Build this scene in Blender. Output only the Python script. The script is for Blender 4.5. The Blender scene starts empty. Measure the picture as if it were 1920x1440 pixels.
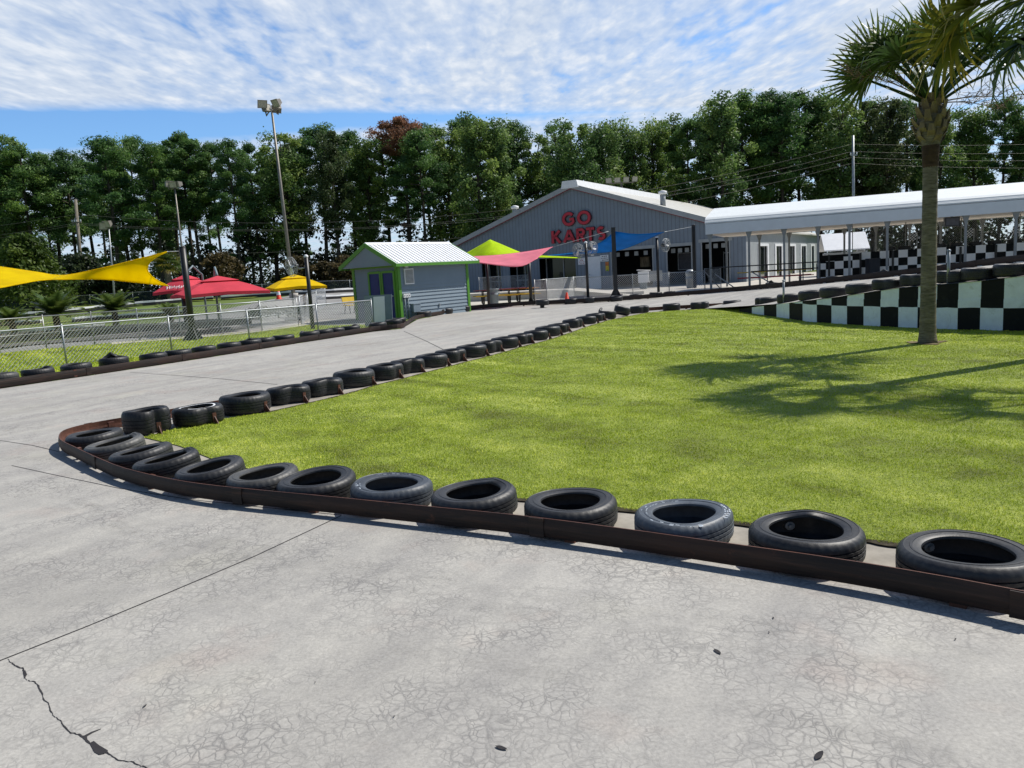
import bpy, bmesh, math, random
import numpy as np
from mathutils import Vector, Matrix, noise
from mathutils.geometry import tessellate_polygon

random.seed(7)
RNG = np.random.default_rng(11)
scene = bpy.context.scene
COL = scene.collection
PI = math.pi
rad = math.radians

# ------------------------------------------------------------------ survey of the place
# The photograph's viewpoint (eye 1.65 m up, tilted down and a little rolled) is used once,
# to turn sight lines into ground positions; everything is then built at its real place.
PITCH, ROLL, FOC, EYE = rad(8.2), rad(3.5), 1440.0, 1.65
cp, sp, cr, sr = math.cos(PITCH), math.sin(PITCH), math.cos(ROLL), math.sin(ROLL)
_U0 = Vector((0, sp, cp)); _R0 = Vector((1, 0, 0)); FW = Vector((0, cp, -sp))
RT = _R0 * cr - _U0 * sr
UP = _U0 * cr + _R0 * sr
CAM = Vector((0, 0, EYE))

def ray(px, py):
    return FW + RT * ((px - 960) / FOC) - UP * ((py - 720) / FOC)
def G(px, py, z=0.0):
    d = ray(px, py); t = (z - EYE) / d.z
    return Vector((d.x * t, d.y * t, z))
def D(px, py, y):
    d = ray(px, py); t = y / d.y
    return Vector((d.x * t, y, EYE + d.z * t))
def hor(px):
    # picture height of the horizon at px
    lo, hi = 300.0, 700.0
    for _ in range(40):
        m = (lo + hi) / 2
        if ray(px, m).z > 0: lo = m
        else: hi = m
    return lo
def sstep(t):
    t = max(0.0, min(1.0, t)); return t * t * (3 - 2 * t)
def zg(x, y):
    return 1.0 * sstep((-6 - x) / 10) * max(0.0, min(1.0, (y - 35) / 35))
def GT(px, py):
    d = ray(px, py); p = None
    y = 5.0
    while y < 200:
        t = y / d.y
        if EYE + d.z * t <= zg(d.x * t, y):
            return Vector((d.x * t, y, zg(d.x * t, y)))
        y += 0.1
    t = 90 / d.y
    return Vector((d.x * t, 90, zg(d.x * t, 90)))
def interp(x, tab):
    if x <= tab[0][0]: return tab[0][1]
    for (a, b), (c, e) in zip(tab, tab[1:]):
        if x <= c: return b + (e - b) * (x - a) / (c - a)
    return tab[-1][1]
ORD = ('first second third fourth fifth sixth seventh eighth ninth tenth eleventh twelfth thirteenth fourteenth '
       'fifteenth sixteenth seventeenth eighteenth nineteenth twentieth').split()

# ------------------------------------------------------------------ mesh helpers
class MB:
    def __init__(s):
        s.v = []; s.f = []; s.sm = []; s.mi = []; s.T = None
    def add(s, vs, fs, smooth=False, mi=0):
        b = len(s.v)
        for q in vs:
            q = Vector(q)
            s.v.append(s.T @ q if s.T else q)
        for q in fs:
            s.f.append([b + i for i in q]); s.sm.append(smooth); s.mi.append(mi)
        return s
    def box(s, c, d, M=None, mi=0):
        x, y, z = d[0] / 2, d[1] / 2, d[2] / 2
        vs = [Vector((i * x, j * y, k * z)) for k in (-1, 1) for j in (-1, 1) for i in (-1, 1)]
        if M: vs = [M @ q for q in vs]
        vs = [q + Vector(c) for q in vs]
        return s.add(vs, [(0, 2, 3, 1), (4, 5, 7, 6), (0, 1, 5, 4), (2, 6, 7, 3), (0, 4, 6, 2), (1, 3, 7, 5)], mi=mi)
    def bar(s, a, b, w, h, up=(0, 0, 1), mi=0):
        a, b = Vector(a), Vector(b); d = (b - a).normalized(); up = Vector(up)
        if abs(d.dot(up)) > 0.99: up = Vector((0, 1, 0))
        r = d.cross(up).normalized(); u = r.cross(d).normalized()
        vs = [p + r * (i * w / 2) + u * (j * h / 2) for p in (a, b) for i, j in ((-1, -1), (1, -1), (1, 1), (-1, 1))]
        return s.add(vs, [(3, 2, 1, 0), (4, 5, 6, 7), (0, 1, 5, 4), (1, 2, 6, 5), (2, 3, 7, 6), (3, 0, 4, 7)], mi=mi)
    def tube(s, pts, r, n=8, cap=True, smooth=True, mi=0):
        pts = [Vector(p) for p in pts]; m = len(pts)
        rs = r if isinstance(r, (list, tuple)) else [r] * m
        vs = []; ref = None
        for i, p in enumerate(pts):
            d = (pts[min(i + 1, m - 1)] - pts[max(i - 1, 0)]).normalized()
            if ref is None:
                ref = Vector((1, 0, 0)) if abs(d.x) < 0.9 else Vector((0, 1, 0))
            a = (ref - d * ref.dot(d)).normalized(); ref = a; b = d.cross(a)
            for k in range(n):
                t = 2 * PI * k / n
                vs.append(p + (a * math.cos(t) + b * math.sin(t)) * rs[i])
        fs = []
        for i in range(m - 1):
            for k in range(n):
                k2 = (k + 1) % n
                fs.append((i * n + k, i * n + k2, (i + 1) * n + k2, (i + 1) * n + k))
        s.add(vs, fs, smooth, mi)
        if cap:
            b0 = len(s.v) - len(vs)
            s.f.append([b0 + k for k in range(n)][::-1]); s.sm.append(False); s.mi.append(mi)
            s.f.append([b0 + (m - 1) * n + k for k in range(n)]); s.sm.append(False); s.mi.append(mi)
        return s
    def lathe(s, prof, n=24, M=None, closed=False, smooth=True, mi=0, a0=0.0, a1=2 * PI):
        m = len(prof); full = abs(a1 - a0 - 2 * PI) < 1e-6
        cnt = n if full else n + 1
        vs = []
        for k in range(cnt):
            t = a0 + (a1 - a0) * k / n
            for r, z in prof:
                q = Vector((r * math.cos(t), r * math.sin(t), z))
                vs.append(M @ q if M else q)
        fs = []
        for k in range(n):
            k2 = (k + 1) % cnt
            for i in range(m if closed else m - 1):
                j = (i + 1) % m
                fs.append((k * m + i, k2 * m + i, k2 * m + j, k * m + j))
        return s.add(vs, fs, smooth, mi)
    def prism(s, poly, M, d, mi=0):
        # poly: (u, w) outline in the plane of M's x and z axes, depth d along M's y axis
        n = len(poly)
        vs = [M @ Vector((u, 0, w)) for u, w in poly] + [M @ Vector((u, d, w)) for u, w in poly]
        tri = tessellate_polygon([[Vector((u, w, 0)) for u, w in poly]])
        fs = [t for t in tri] + [tuple(i + n for i in t[::-1]) for t in tri]
        fs += [(i, (i + 1) % n, (i + 1) % n + n, i + n) for i in range(n)]
        return s.add(vs, fs, mi=mi)
    def build(s, name, mats, parent=None, fix=True, loc=None):
        me = bpy.data.meshes.new(name)
        me.from_pydata([tuple(q) for q in s.v], [], s.f)
        for m in (mats if isinstance(mats, (list, tuple)) else [mats]): me.materials.append(m)
        me.polygons.foreach_set('use_smooth', s.sm)
        me.polygons.foreach_set('material_index', s.mi)
        if fix:
            bm = bmesh.new(); bm.from_mesh(me)
            bmesh.ops.recalc_face_normals(bm, faces=bm.faces); bm.to_mesh(me); bm.free()
        me.update()
        ob = bpy.data.objects.new(name, me); COL.objects.link(ob)
        if parent is not None: ob.parent = parent
        elif loc: ob.location = loc
        return ob

def tag(o, label=None, cat=None, group=None, kind=None):
    if label: o['label'] = label
    if cat: o['category'] = cat
    if group: o['group'] = group
    if kind: o['kind'] = kind
    return o
def thing(name, label, cat, loc=(0, 0, 0), rz=0.0, group=None):
    """An Empty at the thing's base; parts are given in its own coordinates (set mb.T for world ones)."""
    o = bpy.data.objects.new(name, None); COL.objects.link(o)
    o.location = loc; o.rotation_euler = (0, 0, rz); o.empty_display_size = 0.2
    return tag(o, label, cat, group)
def WB(root):
    """builder taking world coordinates for a part of root"""
    m = MB(); m.T = (Matrix.Translation(root.location) @ Matrix.Rotation(root.rotation_euler.z, 4, 'Z')).inverted(); return m
def copy_tree(o, parent=None):
    c = o.copy(); COL.objects.link(c); c.parent = parent
    for ch in list(o.children): copy_tree(ch, c)
    return c
def np_mesh(name, V, F, mat, parent=None, tint=None, smooth=False):
    """V (n,3), F (m,k) numpy arrays -> object"""
    me = bpy.data.meshes.new(name)
    n, (m, k) = len(V), F.shape
    me.vertices.add(n); me.vertices.foreach_set('co', V.astype(np.float32).ravel())
    me.loops.add(m * k); me.loops.foreach_set('vertex_index', F.astype(np.int32).ravel())
    me.polygons.add(m)
    me.polygons.foreach_set('loop_start', np.arange(0, m * k, k, dtype=np.int32))
    me.polygons.foreach_set('use_smooth', np.full(m, smooth))
    me.update(calc_edges=True)
    if tint is not None:
        a = me.attributes.new('tint', 'FLOAT', 'POINT'); a.data.foreach_set('value', tint.astype(np.float32))
    me.materials.append(mat)
    ob = bpy.data.objects.new(name, me); COL.objects.link(ob)
    if parent is not None: ob.parent = parent
    return ob

# ------------------------------------------------------------------ materials
def new_mat(name):
    m = bpy.data.materials.new(name); m.use_nodes = True
    nt = m.node_tree; b = nt.nodes['Principled BSDF']
    return m, nt, b
def N(nt, typ, **kw):
    n = nt.nodes.new(typ)
    for k, v in kw.items(): setattr(n, k, v)
    return n
def ramp(nt, fac, stops):
    r = N(nt, 'ShaderNodeValToRGB')
    el = r.color_ramp.elements
    while len(el) < len(stops): el.new(0.5)
    for e, (p, c) in zip(el, stops):
        e.position = p; e.color = (*c, 1) if len(c) == 3 else c
    nt.links.new(fac, r.inputs[0]); return r.outputs[0]
def noise_tex(nt, vec, scale, detail=4, rough=0.55, dist=0.0):
    t = N(nt, 'ShaderNodeTexNoise'); t.inputs['Scale'].default_value = scale
    t.inputs['Detail'].default_value = detail; t.inputs['Roughness'].default_value = rough
    t.inputs['Distortion'].default_value = dist
    if vec is not None: nt.links.new(vec, t.inputs['Vector'])
    return t.outputs['Fac']
def mixc(nt, fac, a, b, mode='MIX'):
    n = N(nt, 'ShaderNodeMix', data_type='RGBA', blend_type=mode)
    for s, v in ((n.inputs['Factor'], fac), (n.inputs['A'], a), (n.inputs['B'], b)):
        if isinstance(v, (int, float)): s.default_value = v
        elif isinstance(v, tuple): s.default_value = (*v, 1)
        else: nt.links.new(v, s)
    return n.outputs['Result']
def mth(nt, op, a, b=0.0, c=None):
    n = N(nt, 'ShaderNodeMath', operation=op)
    for i, v in enumerate((a, b) if c is None else (a, b, c)):
        if isinstance(v, (int, float)): n.inputs[i].default_value = v
        else: nt.links.new(v, n.inputs[i])
    return n.outputs[0]
def coords(nt, kind='Object'):
    return N(nt, 'ShaderNodeTexCoord').outputs[kind]
def worldpos(nt):
    return N(nt, 'ShaderNodeNewGeometry').outputs['Position']
def bump(nt, h, strength=0.3, dist=0.02):
    b = N(nt, 'ShaderNodeBump'); b.inputs['Strength'].default_value = strength; b.inputs['Distance'].default_value = dist
    nt.links.new(h, b.inputs['Height']); return b.outputs[0]
def simple(name, col, rough=0.6, metal=0.0, var=0.25, scale=6.0, bmp=0.0, spec=0.5, detail=5):
    m, nt, b = new_mat(name)
    v = coords(nt)
    f = noise_tex(nt, v, scale, detail, 0.6)
    lo = tuple(c * (1 - var) for c in col); hi = tuple(min(1, c * (1 + var)) for c in col)
    c = ramp(nt, f, [(0.3, lo), (0.7, hi)])
    nt.links.new(c, b.inputs['Base Color'])
    b.inputs['Roughness'].default_value = rough; b.inputs['Metallic'].default_value = metal
    b.inputs['Specular IOR Level'].default_value = spec
    if bmp: nt.links.new(bump(nt, noise_tex(nt, v, scale * 6, 4), bmp, 0.01), b.inputs['Normal'])
    return m

def m_concrete():
    m, nt, b = new_mat('track_concrete'); p = worldpos(nt)
    big = noise_tex(nt, p, 0.35, 4, 0.6)
    mp = N(nt, 'ShaderNodeMapping'); nt.links.new(p, mp.inputs[0])
    mp.vector_type = 'TEXTURE'; mp.inputs['Rotation'].default_value = (0, 0, rad(58)); mp.inputs['Scale'].default_value = (4.0, .6, 1)
    streak = noise_tex(nt, mp.outputs[0], 1.3, 5, 0.62)
    mid = noise_tex(nt, p, 4.0, 8, 0.75)
    fine = noise_tex(nt, p, 60, 5, 0.7)
    base = ramp(nt, big, [(0.32, (0.375, 0.360, 0.325)), (0.55, (0.44, 0.424, 0.386)), (0.72, (0.48, 0.463, 0.42))])
    base = mixc(nt, ramp(nt, streak, [(0.35, (0, 0, 0)), (0.62, (1, 1, 1))]), mixc(nt, 1.0, base, (0.8, 0.8, 0.82), 'MULTIPLY'), base)
    base = mixc(nt, 0.7, base, ramp(nt, mid, [(0.3, (0.78, 0.78, 0.79)), (0.7, (1.12, 1.11, 1.09))]), 'MULTIPLY')
    pink = noise_tex(nt, p, 1.1, 4, 0.6)
    base = mixc(nt, ramp(nt, pink, [(0.56, (0, 0, 0)), (0.74, (0.42, 0.42, 0.42))]), base, mixc(nt, 1.0, base, (1.06, 0.86, 0.80), 'MULTIPLY'))
    base = mixc(nt, ramp(nt, noise_tex(nt, p, 0.8, 3), [(0.57, (0, 0, 0)), (0.75, (0.3, 0.3, 0.3))]), base, mixc(nt, 1.0, base, (1.05, 1.05, 0.86), 'MULTIPLY'))
    base = mixc(nt, 0.6, base, ramp(nt, fine, [(0.3, (0.62, 0.62, 0.62)), (0.72, (1.26, 1.26, 1.26))]), 'MULTIPLY')
    # crazing: thin cracks round irregular plates, stronger in worn patches near the viewer
    warp = N(nt, 'ShaderNodeVectorMath', operation='ADD')
    wn = N(nt, 'ShaderNodeTexNoise'); wn.inputs['Scale'].default_value = 7; wn.inputs['Detail'].default_value = 4; nt.links.new(p, wn.inputs['Vector'])
    sc = N(nt, 'ShaderNodeVectorMath', operation='SCALE'); sc.inputs['Scale'].default_value = 0.10; nt.links.new(wn.outputs['Color'], sc.inputs[0])
    nt.links.new(p, warp.inputs[0]); nt.links.new(sc.outputs[0], warp.inputs[1])
    cracks = None
    for scale, w in ((10.5, 0.030), (20.0, 0.028)):
        vo = N(nt, 'ShaderNodeTexVoronoi', feature='DISTANCE_TO_EDGE'); vo.inputs['Scale'].default_value = scale
        nt.links.new(warp.outputs[0], vo.inputs['Vector'])
        line = ramp(nt, vo.outputs['Distance'], [(0.0, (1, 1, 1)), (w, (0.55, 0.55, 0.55)), (w * 3.2, (0, 0, 0))])
        msk = ramp(nt, noise_tex(nt, p, 0.9 if scale < 10 else 1.4, 4, 0.7), [(0.42, (0.08, 0.08, 0.08)), (0.62, (1, 1, 1))])
        line = mixc(nt, 1.0, line, msk, 'MULTIPLY')
        cracks = line if cracks is None else mixc(nt, 1.0, cracks, line, 'LIGHTEN')
    base = mixc(nt, mth(nt, 'MULTIPLY', cracks, 0.72), base, (0.15, 0.145, 0.14))
    nt.links.new(base, b.inputs['Base Color'])
    b.inputs['Roughness'].default_value = 0.82; b.inputs['Specular IOR Level'].default_value = 0.3
    h = mth(nt, 'SUBTRACT', mth(nt, 'ADD', mth(nt, 'MULTIPLY', fine, 0.5), mid), mth(nt, 'MULTIPLY', cracks, 0.6))
    nt.links.new(bump(nt, h, 0.25, 0.01), b.inputs['Normal'])
    return m
def m_lawn(name='lawn_grass', blades=False):
    m, nt, b = new_mat(name); p = worldpos(nt)
    mp = N(nt, 'ShaderNodeMapping'); nt.links.new(p, mp.inputs[0])
    mp.vector_type = 'TEXTURE'; mp.inputs['Rotation'].default_value = (0, 0, rad(-52)); mp.inputs['Scale'].default_value = (4.5, .75, 1)
    stripes = noise_tex(nt, mp.outputs[0], 1.0, 4, 0.6, 0.4)
    patch = noise_tex(nt, p, 2.2, 5, 0.65)
    sx = N(nt, 'ShaderNodeSeparateXYZ'); nt.links.new(p, sx.inputs[0])
    ph = mth(nt, 'ADD', mth(nt, 'MULTIPLY', sx.outputs[0], 4.6), mth(nt, 'MULTIPLY', sx.outputs[1], 3.3))
    ph = mth(nt, 'ADD', ph, mth(nt, 'MULTIPLY', noise_tex(nt, p, .22, 2), 16.0))
    band = mth(nt, 'MULTIPLY', mth(nt, 'SINE', ph), .022)
    f = mth(nt, 'ADD', mth(nt, 'ADD', mth(nt, 'MULTIPLY', stripes, 0.5), mth(nt, 'MULTIPLY', patch, 0.5)), band)
    if blades:
        c = ramp(nt, f, [(0.33, (0.29, 0.355, 0.028)), (0.5, (0.42, 0.52, 0.045)), (0.67, (0.60, 0.67, 0.11))])
        t = N(nt, 'ShaderNodeAttribute', attribute_name='tint').outputs['Fac']
        c = mixc(nt, 0.9, c, ramp(nt, t, [(0.0, (0.45, 0.55, 0.4)), (0.5, (1.0, 1.0, 0.9)), (0.9, (1.35, 1.25, 1.3)), (1.0, (1.9, 1.5, 1.9))]), 'MULTIPLY')
        sm = noise_tex(nt, p, 8, 6, 0.78)
        c = mixc(nt, 1.0, c, ramp(nt, sm, [(0.30, (0.55, 0.6, 0.55)), (0.43, (1, 1, 1)), (0.7, (1.12, 1.08, 1.0))]), 'MULTIPLY')
    else:
        c = ramp(nt, f, [(0.36, (0.135, 0.16, 0.017)), (0.5, (0.245, 0.31, 0.03)), (0.63, (0.39, 0.45, 0.08))])
        fine = noise_tex(nt, p, 45, 5, 0.75)
        c = mixc(nt, 1.0, c, ramp(nt, fine, [(0.3, (0.35, 0.4, 0.35)), (0.5, (0.95, 0.95, 0.9)), (0.7, (1.6, 1.5, 1.5))]), 'MULTIPLY')
        nt.links.new(bump(nt, fine, 0.8, 0.04), b.inputs['Normal'])
    nt.links.new(c, b.inputs['Base Color']); b.inputs['Roughness'].default_value = 0.55
    b.inputs['Specular IOR Level'].default_value = 0.25
    if blades:
        tr = N(nt, 'ShaderNodeBsdfTranslucent'); nt.links.new(c, tr.inputs[0])
        mx = N(nt, 'ShaderNodeMixShader'); mx.inputs[0].default_value = 0.22
        nt.links.new(b.outputs[0], mx.inputs[1]); nt.links.new(tr.outputs[0], mx.inputs[2])
        nt.links.new(mx.outputs[0], nt.nodes['Material Output'].inputs[0])
    return m
def m_leaf(name, stops, trans=0.4, rough=0.55):
    m, nt, b = new_mat(name)
    t = N(nt, 'ShaderNodeAttribute', attribute_name='tint').outputs['Fac']
    oi = N(nt, 'ShaderNodeObjectInfo').outputs['Random']
    c = ramp(nt, t, stops)
    c = mixc(nt, 0.8, c, ramp(nt, oi, [(0.0, (0.8, 0.9, 0.9)), (0.5, (1, 1, 1)), (1.0, (1.2, 1.15, 0.95))]), 'MULTIPLY')
    nt.links.new(c, b.inputs['Base Color']); b.inputs['Roughness'].default_value = rough
    b.inputs['Specular IOR Level'].default_value = 0.3
    tr = N(nt, 'ShaderNodeBsdfTranslucent'); nt.links.new(c, tr.inputs[0])
    mx = N(nt, 'ShaderNodeMixShader'); mx.inputs[0].default_value = trans
    nt.links.new(b.outputs[0], mx.inputs[1]); nt.links.new(tr.outputs[0], mx.inputs[2])
    nt.links.new(mx.outputs[0], nt.nodes['Material Output'].inputs[0])
    return m
def m_rubber(name, col, dust=0.5):
    m, nt, b = new_mat(name); v = coords(nt)
    oi = N(nt, 'ShaderNodeObjectInfo').outputs['Random']
    f = noise_tex(nt, v, 7, 5, 0.65); g = noise_tex(nt, v, 40, 4, 0.6)
    c = ramp(nt, f, [(0.35, tuple(q * 0.75 for q in col)), (0.7, tuple(q * 1.5 for q in col))])
    c = mixc(nt, 1.0, c, ramp(nt, oi, [(0, (0.75, 0.75, 0.78)), (1, (1.5, 1.5, 1.5))]), 'MULTIPLY')
    nrm = N(nt, 'ShaderNodeSeparateXYZ'); nt.links.new(N(nt, 'ShaderNodeNewGeometry').outputs['Normal'], nrm.inputs[0])
    d = mth(nt, 'MULTIPLY', ramp(nt, g, [(0.4, (0, 0, 0)), (0.75, (1, 1, 1))]), dust * 0.35)
    c = mixc(nt, d, c, (0.11, 0.10, 0.085))
    nt.links.new(c, b.inputs['Base Color']); b.inputs['Roughness'].default_value = 0.5
    b.inputs['Specular IOR Level'].default_value = 0.45
    nt.links.new(bump(nt, g, 0.15, 0.01), b.inputs['Normal'])
    return m
def m_rust():
    m, nt, b = new_mat('rusty_steel'); v = coords(nt)
    mp = N(nt, 'ShaderNodeMapping'); nt.links.new(v, mp.inputs[0]); mp.inputs['Scale'].default_value = (1, 1, 6)
    f = noise_tex(nt, mp.outputs[0], 2.5, 6, 0.65)
    g = noise_tex(nt, v, 30, 4, 0.6)
    c = ramp(nt, f, [(0.3, (0.055, 0.026, 0.018)), (0.5, (0.105, 0.042, 0.028)), (0.72, (0.15, 0.068, 0.044))])
    c = mixc(nt, 0.6, c, ramp(nt, g, [(0.35, (0.6, 0.6, 0.6)), (0.65, (1.2, 1.15, 1.1))]), 'MULTIPLY')
    nt.links.new(c, b.inputs['Base Color']); b.inputs['Roughness'].default_value = 0.6
    b.inputs['Metallic'].default_value = 0.0; b.inputs['Specular IOR Level'].default_value = 0.35
    nt.links.new(bump(nt, g, 0.2, 0.006), b.inputs['Normal'])
    return m
def m_shaded_scuffed():
    # rusty steel with rubber smears, its colour darkened for the rail's shaded outer face
    m, nt, b = new_mat('shaded_smeared_steel'); v = coords(nt)
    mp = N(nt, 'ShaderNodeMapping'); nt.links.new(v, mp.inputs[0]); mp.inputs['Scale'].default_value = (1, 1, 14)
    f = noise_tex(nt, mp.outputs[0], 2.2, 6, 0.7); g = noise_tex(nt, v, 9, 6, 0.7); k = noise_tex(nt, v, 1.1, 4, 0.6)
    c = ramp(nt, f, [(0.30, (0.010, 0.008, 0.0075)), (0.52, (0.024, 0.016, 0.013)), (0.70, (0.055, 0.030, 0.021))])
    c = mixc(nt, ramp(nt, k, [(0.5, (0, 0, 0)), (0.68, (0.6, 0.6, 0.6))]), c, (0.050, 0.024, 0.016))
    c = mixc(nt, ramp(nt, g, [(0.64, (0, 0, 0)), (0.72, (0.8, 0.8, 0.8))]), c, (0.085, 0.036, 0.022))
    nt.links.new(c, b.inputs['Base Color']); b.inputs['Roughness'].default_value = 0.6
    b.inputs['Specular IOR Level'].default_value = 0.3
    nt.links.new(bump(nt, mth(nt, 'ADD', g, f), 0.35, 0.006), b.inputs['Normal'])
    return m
def m_stripe(name, col, axis, freq, depth=0.4, rough=0.45, var=0.12, col2=None, metal=0.0):
    """ribbed sheet: sharp ribs across one object axis"""
    m, nt, b = new_mat(name); v = coords(nt)
    sx = N(nt, 'ShaderNodeSeparateXYZ'); nt.links.new(v, sx.inputs[0])
    t = mth(nt, 'FRACT', mth(nt, 'MULTIPLY', sx.outputs[axis], freq))
    h = ramp(nt, t, [(0.0, (0, 0, 0)), (0.08, (1, 1, 1)), (0.2, (1, 1, 1)), (0.3, (0, 0, 0))])
    f = noise_tex(nt, v, 1.2, 5, 0.6)
    c = ramp(nt, f, [(0.3, tuple(q * (1 - var) for q in col)), (0.7, tuple(min(1, q * (1 + var)) for q in col))])
    if col2: c = mixc(nt, mth(nt, 'MULTIPLY', h, 0.6), c, col2)
    nt.links.new(c, b.inputs['Base Color']); b.inputs['Roughness'].default_value = rough; b.inputs['Metallic'].default_value = metal
    nt.links.new(bump(nt, h, depth, 0.03), b.inputs['Normal'])
    return m
def m_cloth(name, col, trans=0.5):
    m, nt, b = new_mat(name); v = coords(nt)
    f = noise_tex(nt, v, 1.5, 3); c = ramp(nt, f, [(0.3, tuple(q * 0.9 for q in col)), (0.7, tuple(min(1, q * 1.08) for q in col))])
    nt.links.new(c, b.inputs['Base Color']); b.inputs['Roughness'].default_value = 0.8; b.inputs['Specular IOR Level'].default_value = 0.15
    tr = N(nt, 'ShaderNodeBsdfTranslucent'); nt.links.new(c, tr.inputs[0])
    mx = N(nt, 'ShaderNodeMixShader'); mx.inputs[0].default_value = trans
    nt.links.new(b.outputs[0], mx.inputs[1]); nt.links.new(tr.outputs[0], mx.inputs[2])
    nt.links.new(mx.outputs[0], nt.nodes['Material Output'].inputs[0])
    return m
def m_screen():
    m, nt, b = new_mat('windscreen_mesh')
    b.inputs['Base Color'].default_value = (0.03, 0.045, 0.04, 1); b.inputs['Roughness'].default_value = 0.9
    tr = N(nt, 'ShaderNodeBsdfTransparent'); mx = N(nt, 'ShaderNodeMixShader')
    f = noise_tex(nt, coords(nt), 0.6, 4)
    nt.links.new(ramp(nt, f, [(0.35, (0.25, 0.25, 0.25)), (0.7, (0.5, 0.5, 0.5))]), mx.inputs[0])
    nt.links.new(b.outputs[0], mx.inputs[1]); nt.links.new(tr.outputs[0], mx.inputs[2])
    nt.links.new(mx.outputs[0], nt.nodes['Material Output'].inputs[0])
    return m
def m_trunk(name, c1, c2, rings=0.0):
    m, nt, b = new_mat(name); v = coords(nt)
    mp = N(nt, 'ShaderNodeMapping'); nt.links.new(v, mp.inputs[0]); mp.inputs['Scale'].default_value = (1, 1, 0.3) if not rings else (1, 1, rings)
    f = noise_tex(nt, mp.outputs[0], 6, 6, 0.7)
    c = ramp(nt, f, [(0.3, c1), (0.7, c2)])
    g = noise_tex(nt, v, 2.0, 4)
    c = mixc(nt, 0.7, c, ramp(nt, g, [(0.3, (0.65, 0.7, 0.6)), (0.7, (1.2, 1.15, 1.1))]), 'MULTIPLY')
    nt.links.new(c, b.inputs['Base Color']); b.inputs['Roughness'].default_value = 0.9; b.inputs['Specular IOR Level'].default_value = 0.2
    nt.links.new(bump(nt, f, 0.7, 0.03), b.inputs['Normal'])
    return m
def m_painted_block(name, col, grime):
    m, nt, b = new_mat(name); p = worldpos(nt)
    f = noise_tex(nt, p, 5, 6, 0.7); c = ramp(nt, f, [(0.3, tuple(q * 0.86 for q in col)), (0.6, col)])
    g = noise_tex(nt, p, 2.2, 6, 0.75, 1.5)
    c = mixc(nt, ramp(nt, g, [(0.55, (0, 0, 0)), (0.66, (0.55, 0.55, 0.55))]), c, grime)
    nt.links.new(c, b.inputs['Base Color']); b.inputs['Roughness'].default_value = 0.75; b.inputs['Specular IOR Level'].default_value = 0.22
    nt.links.new(bump(nt, f, 0.35, 0.012), b.inputs['Normal'])
    return m

M = {}
M['concrete'] = m_concrete()
M['patio'] = simple('patio_concrete', (0.46, 0.43, 0.38), 0.85, var=0.15, scale=0.8, bmp=0.1, spec=0.2)
M['pad'] = simple('pad_concrete', (0.30, 0.275, 0.235), 0.9, var=0.35, scale=3, bmp=0.3, spec=0.2)
M['asphalt'] = simple('worn_asphalt', (0.24, 0.235, 0.225), 0.9, var=0.25, scale=0.5, bmp=0.2, spec=0.2)
M['mulch'] = simple('dark_mulch', (0.10, 0.095, 0.09), 0.95, var=0.6, scale=6, bmp=0.5, spec=0.1)
M['soil'] = simple('dark_soil', (0.045, 0.038, 0.026), 0.95, var=0.6, scale=14, bmp=0.6, spec=0.1)
M['soil_dry'] = simple('dry_soil', (0.15, 0.12, 0.07), 0.95, var=0.5, scale=10, bmp=0.6, spec=0.1)
M['joint'] = simple('joint_tar', (0.035, 0.033, 0.035), 0.9, var=0.3, scale=8, spec=0.2)
M['lawn'] = m_lawn()
M['blade'] = m_lawn('grass_blades', True)
M['earth'] = simple('far_ground', (0.11, 0.15, 0.04), 0.95, var=0.4, scale=0.12, bmp=0.3, spec=0.1)
M['rubber'] = m_rubber('tyre_rubber', (0.014, 0.0145, 0.016))
M['rubber_grey'] = m_rubber('faded_tyre_rubber', (0.055, 0.055, 0.052), 1.2)
M['rubber_blue'] = m_rubber('blue_grey_tyre_rubber', (0.05, 0.06, 0.072), 0.3)
M['chalk'] = simple('chalk_white_lettering', (0.5, 0.56, 0.62), 0.8, var=0.35, scale=20)
M['rust'] = m_rust()
M['rail_shade_side'] = m_shaded_scuffed()
M['galv'] = simple('galvanised_steel', (0.32, 0.34, 0.35), 0.45, 0.55, var=0.15, scale=4)
M['post_grey'] = simple('grey_painted_post', (0.20, 0.22, 0.235), 0.5, 0.2, var=0.12, scale=4)
M['wire'] = simple('galvanised_wire', (0.55, 0.57, 0.58), 0.5, 0.2, var=0.1, scale=4)
M['black'] = simple('black_paint', (0.012, 0.013, 0.015), 0.45, var=0.3, scale=3)
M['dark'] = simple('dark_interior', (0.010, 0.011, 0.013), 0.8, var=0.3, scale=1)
M['white'] = simple('white_paint', (0.74, 0.75, 0.76), 0.5, var=0.06, scale=2)
M['wall_grey'] = m_stripe('grey_ribbed_cladding', (0.172, 0.208, 0.252), 0, 3.3, 0.3, 0.5, 0.08, (0.10, 0.12, 0.145))
M['trim_grey'] = simple('grey_trim', (0.30, 0.32, 0.33), 0.5, var=0.1, scale=2)
M['trim_red'] = simple('red_trim', (0.20, 0.03, 0.04), 0.5, var=0.1, scale=2)
M['roof_beige'] = m_stripe('beige_metal_roof', (0.50, 0.49, 0.44), 1, 2.0, 0.4, 0.45, 0.08)
M['roof_white'] = m_stripe('white_metal_roof', (0.82, 0.83, 0.84), 0, 4.2, 0.7, 0.4, 0.05, (0.55, 0.56, 0.58))
M['canopy'] = m_stripe('white_canopy_sheet', (0.66, 0.69, 0.69), 1, 6.5, 0.35, 0.6, 0.04, (0.50, 0.54, 0.56))
M['canopy_under'] = simple('canopy_underside', (0.74, 0.68, 0.60), 0.7, var=0.15, scale=2)
M['fascia'] = simple('canopy_fascia', (0.52, 0.58, 0.64), 0.4, var=0.05, scale=2)
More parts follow.
